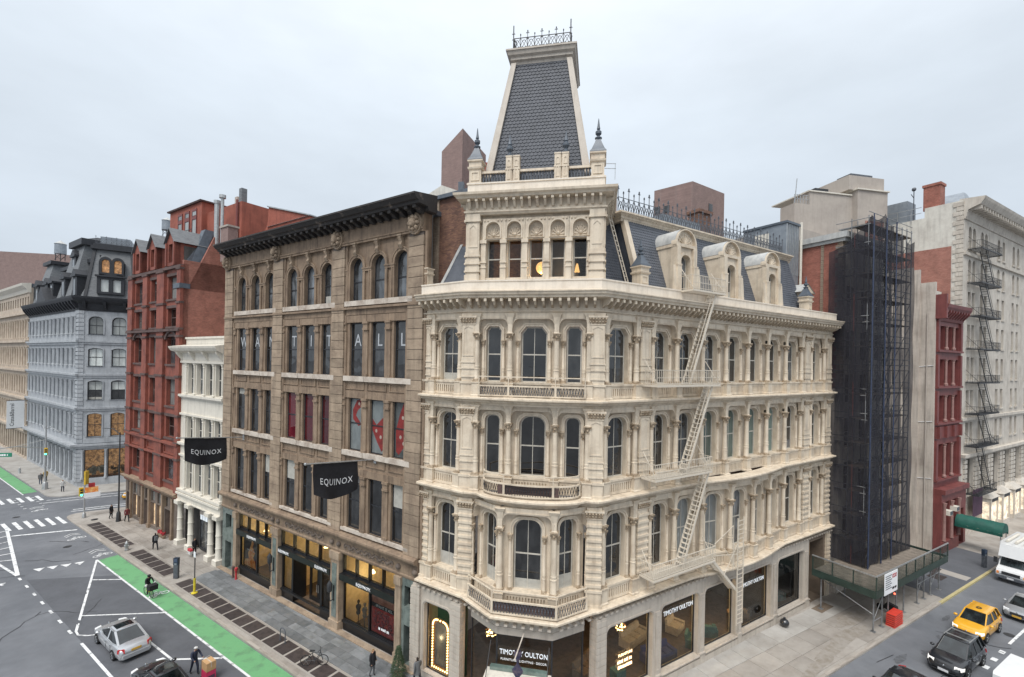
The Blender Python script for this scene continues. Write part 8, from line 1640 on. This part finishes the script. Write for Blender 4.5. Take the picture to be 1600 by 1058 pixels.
t_ = thing('fire_hydrant', 'small grey hydrant on the pavement far down by the green lane', 'hydrant', (*FB.w(-87, -3.0), .13)); put('barrel', MB().lathe([(.2, 0), (.15, .1), (.15, .65), (.08, .86), (.04, .92)], n=10).mesh('barrel', 'galv'), t_); put('cap', MB().tube((-.24, 0, .45), (.24, 0, .45), .07, 8).mesh('cap', 'galv'), t_)
t_ = thing('red_standpipe', 'pair of red standpipes by the first display window', 'standpipe', (*FB.w(-21.6, -.6), .13), AB)
for x in (-.3, .25): put('pipe', MB().lathe([(.12, 0), (.09, .05), (.08, .75), (.13, .78), (.13, 1.0), (.05, 1.05)], x, 0, 10).mesh('pipe', 'crimson' if x > 0 else 'red_dk'), t_)
t_ = thing('bike_rack', 'dark steel bike hoop on the vault covers', 'bike rack', (*FB.w(-9.4, -3.2), .13), AB); put('hoop', MB().path([(-.3, 0, 0), (-.3, 0, .7)]+[(-.3*math.cos(math.pi*i/8), 0, .7+.25*math.sin(math.pi*i/8)) for i in range(9)]+[(.3, 0, .7), (.3, 0, 0)], .035, 6).mesh('hoop', 'iron_grey'), t_)
for x in (-.3, .3): put('foot', MB().lathe([(.09, 0), (.09, .02)], x, 0, 10).mesh('foot', 'iron'), t_)
t_ = thing('flower_pots', 'cluster of red potted flowers by the red shop front', 'plants', (*FB.w(-37.6, -.55), .13), AB); q = random.Random(2)
for k in range(4): x = -.7+.45*k; put('pot', MB().lathe([(.14, 0), (.19, .3)], x, 0, 10).mesh('pot', 'brown'), t_); fl = MB(); [fl.ball((x+.22*(q.random()-.5), .22*(q.random()-.5), .38+.3*q.random()), .07, 6, 4) for _ in range(14)]; put('blooms', fl.mesh('blooms', ('crimson', 'cherry', 'bag_red', 'cherry')[k]), t_)
mat('foliage', (.045, .075, .035), .8, .3, 5, (.025, .045, .022)); mat('bark', (.08, .055, .04), .9, .2)
t_ = thing('conifer_tree', 'small potted dark conifer beside the brownstone doorway', 'tree', (*FB.w(-.15, -1.15), .13)); q = random.Random(4); nd = MB()
for k in range(1500):
    z = .25+1.75*q.random()**1.15; r = .5*(2.1-z)/1.85+.03; a = 2*math.pi*q.random(); rr2 = r*(.55+.45*q.random()); d = Vector((math.cos(a), math.sin(a), -.35+.3*q.random())).normalized(); p = Vector((rr2*math.cos(a), rr2*math.sin(a), z)); s = d.cross(Vector((0, 0, 1))).normalized()*.022
    nd.add([p-s, p+s, p+d*.13], [(0, 1, 2)])
put('crown', nd.mesh('crown', 'foliage'), t_, kind='stuff'); put('trunk', MB().tube((0, 0, .0), (0, 0, 1.95), .045, 7, .01).mesh('trunk', 'bark'), t_); put('pot', MB().slathe([(.22, 0), (.27, .35)]).mesh('pot', 'brown'), t_)
def signal_head(t, x, y, z, rz, mm='signal_yellow'):
    o = put('signal_head', MB().box(-.18, .18, -.14, .14, 0, 1.0).mesh('signal_head', mm), t, (x, y, z), rz)
    for k, m in enumerate(('signal_green', 'iron', 'iron')): put('lens', MB().plate([(.12*math.cos(i*.5236), .16+.3*k+.12*math.sin(i*.5236)) for i in range(12)], [], -.16, -.14).mesh('lens', m), o); put('visor', MB().box(-.14, .14, -.3, -.14, .27+.3*k, .3+.3*k).mesh('visor', mm), o)
t_ = thing('traffic_signal', 'signal mast with green light and orange-red signs at the near corner of the cross street', 'traffic light', (*FB.w(-52.0, -3.4), .13)); put('mast', MB().tube((0, 0, 0), (0, 0, 5.4), .08, 8).lathe([(.22, 0), (.16, .5), (.09, .6)], n=8).mesh('mast', 'galv'), t_); signal_head(t_, -.32, -.1, 2.6, AB+1.6); put('walk_sign', MB().box(.1, .3, -.22, .22, 4.0, 5.6).mesh('walk_sign', 'signal_yellow'), t_); put('sign_plate', MB().box(.0, 1.5, -.03, .0, 2.35, 2.95).mesh('sign_plate', 'white_print'), t_, (0, -.1, 0), AB+1.3); put('sign_plate', MB().box(.1, 1.3, -.03, .0, 2.95, 3.6).mesh('sign_plate', 'poster_orange'), t_, (0, -.1, 0), AB+1.3); put('sign_plate', MB().box(.4, 1.0, -.03, .0, 3.6, 4.1).mesh('sign_plate', 'crimson'), t_, (0, -.1, 0), AB+1.3)
t_ = thing('signal_mast', 'pale signal mast with long lamp arm before the grey building', 'traffic light', (*FB.w(-71.6, -3.0), .13)); put('mast', MB().tube((0, 0, 0), (0, 0, 10.6), .13, 8, .07).lathe([(.36, 0), (.3, .9), (.16, 1.1)], n=8).mesh('mast', 'galv'), t_); a_ = FB.a; dx, dy = math.cos(a_), math.sin(a_)
put('lamp_arm', MB().path([(0, 0, 8.6), (2.0*dx, 2.0*dy, 9.3), (6.6*dx, 6.6*dy, 9.0)], .05, 6).path([(0, 0, 8.2), (-1.8*dx, -1.8*dy, 9.1)], .05, 6).mesh('lamp_arm', 'galv'), t_); put('lamp_head', MB().box(-.35, .35, -.12, .12, -.06, .06).mesh('lamp_head', 'galv'), t_, (6.7*dx, 6.7*dy, 9.0), a_)
nx_, ny_ = FB.s, -FB.c; put('signal_arm', MB().path([(0, 0, 6.0), (3 * nx_, 3*ny_, 6.6), (7.5*nx_, 7.5*ny_, 6.4)], .06, 6).path([(0, 0, 7.2), (3*nx_, 3*ny_, 6.62)], .03, 5).mesh('signal_arm', 'galv'), t_); signal_head(t_, .2*dx, .2*dy, 5.0, AB+1.2); o = put('street_sign', MB().box(-1.1, 1.1, -.03, .03, 0, .55).mesh('street_sign', 'sign_green'), t_, (4.4*nx_+.3, 4.4*ny_, 5.4), .15); put('sign_print', scribble(1, 1.5, .3, 'white_print', 7), o, (0, -.035, .13))
t_ = thing('lamp_post', 'thin black corner post beside the red building', 'pole', (*FB.w(-47.2, -1.5), .13)); put('shaft', MB().tube((0, 0, 0), (0, 0, 10.5), .09, 8, .06).lathe([(.25, 0), (.2, 1.0), (.1, 1.2)], n=8).mesh('shaft', 'iron'), t_); put('arm', MB().path([(0, 0, 10.3), (-1.5, .8, 10.8), (-4.2, 2.4, 10.6)], .045, 6).mesh('arm', 'iron'), t_)
# stacked red barriers
_rb = MB().hexa([(-.95, -.30), (.95, -.30), (.95, .30), (-.95, .30)], 0, [(-.92, -.27), (.92, -.27), (.92, .27), (-.92, .27)], .05).hexa([(-.78, -.14), (.78, -.14), (.78, .14), (-.78, .14)], .05, [(-.78, -.14), (.78, -.14), (.78, .14), (-.78, .14)], .10).hexa([(-.93, -.28), (.93, -.28), (.93, .28), (-.93, .28)], .10, [(-.95, -.3), (.95, -.3), (.95, .3), (-.95, .3)], .15).mesh('red_barrier', 'barrier_red'); two_tone(_rb, lambda c: .045 < c.z < .105, 'red_dk')  # recess coloured darker, painted shade that sets the layers apart
for k in range(6):
    t_ = put('red_barrier', _rb, None, (*FQ.w(3.0+.02*(k % 2), -4.62), .13+.155*k), FQ.a+.02*(k % 3), 'red plastic barrier panel, %s in the stack at the kerb' % ('lowest', 'second from the bottom', 'third from the bottom', 'third from the top', 'second from the top', 'topmost')[k], 'barrier', 'red barrier panels stacked at the kerb'); t_.scale = (.78, 1, 1)
t_ = thing('parked_scooter', 'dark motor scooter parked under the sidewalk shed', 'scooter', (*FQ.w(4.4, -3.6), .13), FQ.a+1.2); put('body', MB().hexa([(-.75, -.15), (.3, -.12), (.3, .12), (-.75, .15)], .35, [(-.8, -.18), (-.05, -.15), (-.05, .15), (-.8, .18)], .85).hexa([(.35, -.2), (.5, -.2), (.5, .2), (.35, .2)], .3, [(.2, -.18), (.35, -.18), (.35, .18), (.2, .18)], 1.1).mesh('body', 'car_black'), t_); put('seat', MB().box(-.8, -.1, -.15, .15, .85, .93).mesh('seat', 'tyre'), t_); put('handlebar', MB().tube((.25, -.35, 1.2), (.25, .35, 1.2), .025).tube((.45, 0, .4), (.25, 0, 1.2), .04).mesh('handlebar', 'iron'), t_)
for x in (-.6, .55): put('wheel', MB().plate([(x+.25*math.cos(i*.4488), .25+.25*math.sin(i*.4488)) for i in range(14)], [], -.06, .06, True).mesh('wheel', 'tyre'), t_)
t_ = thing('trash_bag', 'black round rubbish bag against the shop base near the service door', 'bag', (*FRR.w(15.0, -.85), .13)); put('sack', MB().ball((0, 0, .3), .33, 12, 8, .9).mesh('sack', 'car_black'), t_); put('knot', MB().lathe([(.06, .55), (.1, .68), (.04, .72)], n=8).mesh('knot', 'car_black'), t_)
# ------------------------------------------------------------------ inside the tower room and the shop windows
FT.put('room_back', MB().box(-3.5, 3.5, 4.2, 4.3, 24.4, 28.4).box(-3.5, 3.5, .75, 4.2, 24.35, 24.5).box(-3.5, 3.5, .75, 4.2, 28.3, 28.4).mesh('room_back', 'brown'))
emit('globe', (1.0, .55, .2), .6); emit('bulb', (1.0, .62, .25), 4.0); emit('ring_light', (1.0, .72, .36), 5.0)
class _T: location = Vector((0, 0, 0))
GT = Fr(_T, FT.o.x, FT.o.y, FT.a)
def lamp_light(o, e, z, col=(1, .66, .34), r=.15):
    l = bpy.data.lights.new('lamp_light', 'POINT'); l.energy = e*.3; l.color = col; l.shadow_soft_size = r; q = bpy.data.objects.new('lamp_light', l); C.objects.link(q); q.parent = o; q.location = (0, 0, z)
def hang(fr, x, y, z, name, label, me_m, cat='lamp'):
    p = fr.w(x, y); t = thing(name, label, cat, (p[0], p[1], z), fr.a)
    for nm, me in me_m: put(nm, me, t)
    return t
cord = lambda h: MB().tube((0, 0, 0), (0, 0, h), .015, 5).mesh('cord', 'iron')
t = hang(GT, .35, 1.3, 25.5, 'globe_lamp', 'glowing orange globe lamp in the middle tower window', [('globe', MB().ball((0, 0, 0), .36, 16, 10).mesh('globe', 'globe')), ('cord', cord(2.8))]); lamp_light(t, 160, -.6)
hang(GT, 2.45, 1.3, 25.4, 'table_lamp', 'small glowing lamp in the rightmost tower window', [('shade', MB().lathe([(.16, -.2), (.05, .3)], n=10).mesh('shade', 'globe')), ('stem', MB().tube((0, 0, -.9), (0, 0, -.2), .03).mesh('stem', 'iron'))])
q = random.Random(11)
def chandelier(fr, x, y, z, label, r=.7, n=60, e=60):
    b = MB()
    for k in range(n):
        a = q.random()*6.283; rr_ = r*q.random()**.5; b.ball((rr_*math.cos(a), rr_*math.sin(a), -.35*q.random()*(1-rr_/r*.6)), .045, 6, 4)
    t = hang(fr, x, y, z, 'chandelier', label, [('crystals', b.mesh('crystals', 'bulb')), ('hoop', MB().sweep([(-.03, -.03), (.03, -.03), (.03, .03), (-.03, .03)], [(r*math.cos(k*.5236), r*math.sin(k*.5236)) for k in range(12)], True).mesh('hoop', 'interior_warm')), ('cord', cord(1.0))]); lamp_light(t, e, -.8); return t
chandelier(GT, -.2, 1.5, 4.4, 'crystal chandelier over the corner shop lettering', .75, 70, 90); chandelier(GT, -2.3, 1.2, 3.4, 'glowing cluster lamp left of the corner shop lettering', .4, 34, 40)
chandelier(FRR, -1.2, 2.0, 4.6, 'wide crystal chandelier in the first side-street window', .95, 90, 110); chandelier(FRR, .3, 1.7, 3.2, 'drop chandelier low in the first side-street window', .35, 30, 30)
def ringlamp(x, y, z, r, label):
    t = hang(FRR, x, y, z, 'ring_lamp', label, [('ring', MB().sweep([(-.05, -.05), (.05, -.05), (.05, .05), (-.05, .05)], [(r*math.cos(k*.3142), r*math.sin(k*.3142)) for k in range(20)], True).mesh('ring', 'ring_light')), ('cord', cord(.8))]); lamp_light(t, 70, -.6)
ringlamp(4.2, 1.6, 4.45, .75, 'large glowing ring lamp in the second side-street window'); ringlamp(6.8, 1.6, 4.2, .35, 'small ring lamp in the third side-street window'); ringlamp(8.2, 2.4, 4.4, .3, 'higher small ring lamp in the third side-street window')
def sofa(fr, x, y, rz, w, m, label, cushion=None):
    p = fr.w(x, y); t = thing('sofa' if w > 1.3 else 'armchair', label, 'sofa' if w > 1.3 else 'armchair', (p[0], p[1], .3), fr.a+rz); h = w/2
    put('base', MB().box(-h, h, -.45, .45, .08, .42).mesh('base', m), t); put('backrest', MB().hexa([(-h, .25), (h, .25), (h, .48), (-h, .48)], .42, [(-h, .38), (h, .38), (h, .55), (-h, .55)], .92).mesh('backrest', m), t)
    for s_ in (-1, 1): put('armrest', MB().box(s_*h-.12, s_*h+.12, -.45, .45, .08, .64).mesh('armrest', m), t)
    n = 3 if w > 1.8 else 2 if w > 1.3 else 1
    for k in range(n): put('cushion', MB().hexa([(-h+.14+(w-.28)*k/n, -.44), (-h+.12+(w-.28)*(k+1)/n, -.44), (-h+.12+(w-.28)*(k+1)/n, .3), (-h+.14+(w-.28)*k/n, .3)], .42, [(-h+.17+(w-.28)*k/n, -.4), (-h+.09+(w-.28)*(k+1)/n, -.4), (-h+.09+(w-.28)*(k+1)/n, .28), (-h+.17+(w-.28)*k/n, .28)], .56).mesh('cushion', cushion or m), t)
    return t
sofa(FRR, 3.4, 3.4, .2, 2.3, 'sofa', 'beige sofa at the back of the second side-street window'); uj = sofa(FRR, 3.3, 1.2, -.1, 2.2, 'union', 'dark blue sofa with crossed flag pattern in the second window')
for rz, m, w_ in ((.55, 'cloth_white', .09), (-.55, 'cloth_white', .09), (0, 'crimson', .12), (math.pi/2, 'crimson', .12)): put('flag_stripe', MB().box(-.5, .5, -w_/2, w_/2, 0, .012).mesh('flag_stripe', m), uj, (-.55, -.06, .565+.01*abs(rz)), rz)
sofa(FRR, 7.0, 2.8, .3, 1.2, 'sofa', 'tan armchair in the third side-street window'); sofa(FRR, 8.6, 1.3, 2.4, 1.1, 'teal', 'sea-green round armchair near the glass of the third window'); sofa(FRR, 6.6, .95, .5, .9, 'teal', 'sea-green seat at the left of the third window')
sofa(FRR, 13.2, 1.5, 1.9, 1.1, 'brown_dk', 'brown leather armchair in the fourth side-street window'); sofa(FRR, 17.6, 1.6, -.2, 2.2, 'teal', 'teal sofa behind the half-lowered shutter'); sofa(FRR, -1.6, 2.6, .3, 2.0, 'brown_dk', 'dark leather sofa in the first side-street window')
for x, y, h, lab in ((8.5, 2.1, 1.5, 'pair of glowing column lamps in the third window, left column'), (9.0, 2.3, 1.7, 'pair of glowing column lamps in the third window, right column'), (10.75, .9, 2.4, 'tall glowing column lamp at the left of the fourth window')):
    t = hang(FRR, x, y, .3, 'column_lamp', lab, [('tube', MB().tube((0, 0, .25), (0, 0, h), .07, 8).mesh('tube', 'bulb')), ('foot', MB().lathe([(.16, 0), (.16, .05), (.08, .25)], n=10).mesh('foot', 'iron'))]); lamp_light(t, 14, h+.2)
t = hang(FRR, 12.0, 1.3, .3, 'round_table', 'round brass table in the fourth side-street window', [('top', MB().lathe([(.55, .7), (.55, .76)], n=18).mesh('top', 'interior_warm')), ('stem', MB().tube((0, 0, 0), (0, 0, .7), .06).mesh('stem', 'iron')), ('lamp', MB().ball((0, 0, .95), .14).mesh('lamp', 'ring_light'))], 'table'); lamp_light(t, 25, 1.4)
hang(FRR, 16.6, 1.2, .3, 'arched_mirror', 'tall arched brass frame in the fifth side-street window', [('frame', MB().plate(outline(1.1, 2.6, 'arch'), [outline(1.0, 2.5, 'arch', 0, .05)], -.03, .03).mesh('frame', 'interior_warm')), ('foot', MB().box(-.5, .5, -.2, .2, -.02, .03).mesh('foot', 'interior_warm'))], 'mirror')
hang(FRR, -.6, 1.0, .3, 'display_plinth', 'teal display plinth with small ornaments in the first side-street window', [('plinth', MB().box(-.4, .4, -.3, .3, 0, .9).mesh('plinth', 'teal')), ('ornament', MB().lathe([(.1, .9), (.14, 1.1), (.05, 1.35)], n=10).mesh('ornament', 'galv'))], 'display')
# marquee-bulb mirror in the Broadway flank window
mm_ = thing('bulb_mirror', 'tall mirror framed with glowing bulbs in the narrow green window', 'mirror', (*FB.w(1.85, .42), .5), AB); ol = outline(1.25, 3.0, 'round', 0, .1, r=.4); put('frame', MB().plate(outline(1.5, 3.2, 'round', r=.5), [outline(.95, 2.7, 'round', 0, .25, r=.3)], 0, .1).mesh('frame', 'interior_warm'), mm_); put('glass', MB().plate(outline(1.0, 2.75, 'round', 0, .22, r=.3), [], .05, .06).mesh('glass', 'metal_panel'), mm_)
bm_ = MB().ball((0, 0, 0), .05, 6, 4).mesh('bulb', 'bulb'); L4 = [math.dist(ol[i], ol[(i+1) % len(ol)]) for i in range(len(ol))]
for i in range(len(ol)):
    n = max(1, int(L4[i]/.17))
    for k in range(n): p = interp(ol[i], ol[(i+1) % len(ol)], k/n); put('bulb', bm_, mm_, (p[0], -.03, p[1]))
lamp_light(mm_, 18, 2.0); FBc.put('shop_back_wall', MB().box(1.0, 3.2, 1.2, 1.3, .3, 5.4).mesh('shop_back_wall', 'green_wall') if 'green_wall' in MATS else MB().box(.9, 3.3, 1.2, 1.3, .3, 5.4).mesh('shop_back_wall', mat('green_wall', (.012, .05, .035), .6, .15)))
# entrance canopy and the furled flag on the corner
ec = thing('entrance_canopy', 'white flat entrance canopy with green glass edge below the corner lettering', 'canopy', (*GT.w(-.1, -1.6), 0), GT.a); put('slab', MB().box(-1.75, 1.75, -1.5, -.15, 3.1, 3.24).mesh('slab', 'white_paint'), ec); put('glass_edge', MB().box(-1.55, 1.55, -.4, -.1, 3.26, 3.42).mesh('glass_edge', 'pane_green'), ec); put('hanger', MB().tube((-1.6, -1.2, 3.2), (-1.6, 0, 4.6), .02).mesh('hanger', 'iron'), ec); put('hanger', MB().tube((1.6, -1.2, 3.2), (1.6, 0, 4.6), .02).mesh('hanger', 'iron'), ec)
cf = thing('furled_flag', 'furled blue flag on a slanting pole over the corner shop sign', 'flag', (*GT.w(.15, -1.75), 5.3), GT.a); put('flagpole', MB().tube((0, 0, 0), (-.15, -2.0, -.2), .035).mesh('flagpole', 'sill_lt'), cf); fb = MB(); m_ = 12
vs_ = [((.16+.1*math.sin(j*1.1))*math.cos(2*math.pi*i/8)*(1-.3*math.sin(j*.5))-.1, -1.3+.12*math.sin(2*math.pi*i/8), -.15-1.7*j/m_) for j in range(m_+1) for i in range(8)]; fb.add(vs_, [(j*8+i, j*8+(i+1) % 8, (j+1)*8+(i+1) % 8, (j+1)*8+i) for j in range(m_) for i in range(8)], True); put('cloth', fb.mesh('cloth', mat('flag_blue', (.03, .03, .07), .8, .3, 4, (.12, .09, .11))), cf)

for i, (x, y) in enumerate(((-20.6, 1.6), (-17.8, 2.4), (-13.0, 2.6), (-10.4, 2.4), (-6.2, 1.8), (-3.2, 2.4))):  # pendant lamps added to brighten the store bays
    t = thing('added_pendant', 'warm pendant lamp added to light the %s of the brownstone store' % ('first display window, south side', 'first display window, north side', 'entrance bay, south side', 'entrance bay, north side', 'last display window, south side', 'last display window, north side')[i], 'lamp', (*FB.w(x, y), 3.9), AB); put('shade', MB().lathe([(.22, 0), (.06, .25)], n=10).mesh('shade', 'bulb'), t); put('cord', MB().tube((0, 0, .2), (0, 0, 1.8), .012, 4).mesh('cord', 'iron'), t); lamp_light(t, 100, -.35, (1, .78, .45))
mn = MB().lathe([(.02, .95), (.13, .96), (.16, 1.1), (.12, 1.25), (.2, 1.5), (.17, 1.62), (.05, 1.68), (.05, 1.74), (.1, 1.82), (.1, 1.95), (.03, 2.02)], n=10).tube((0, 0, .2), (0, 0, .96), .03).lathe([(.2, .15), (.2, .18)], n=10)
for i, x in enumerate((-6.6, -5.9, -5.2)): t = thing('mannequin', 'dressed mannequin in the last display window of the brownstone store, %s' % ('leftmost', 'middle one', 'next to the red poster')[i], 'mannequin', (*FB.w(x, .9), .15), AB); put('torso', mn.mesh('torso', ('cloth_black', 'cloth_grey', 'cloth_tan')[i]), t); put('base', MB().lathe([(.22, 0), (.22, .16)], n=10).mesh('base', 'galv'), t)
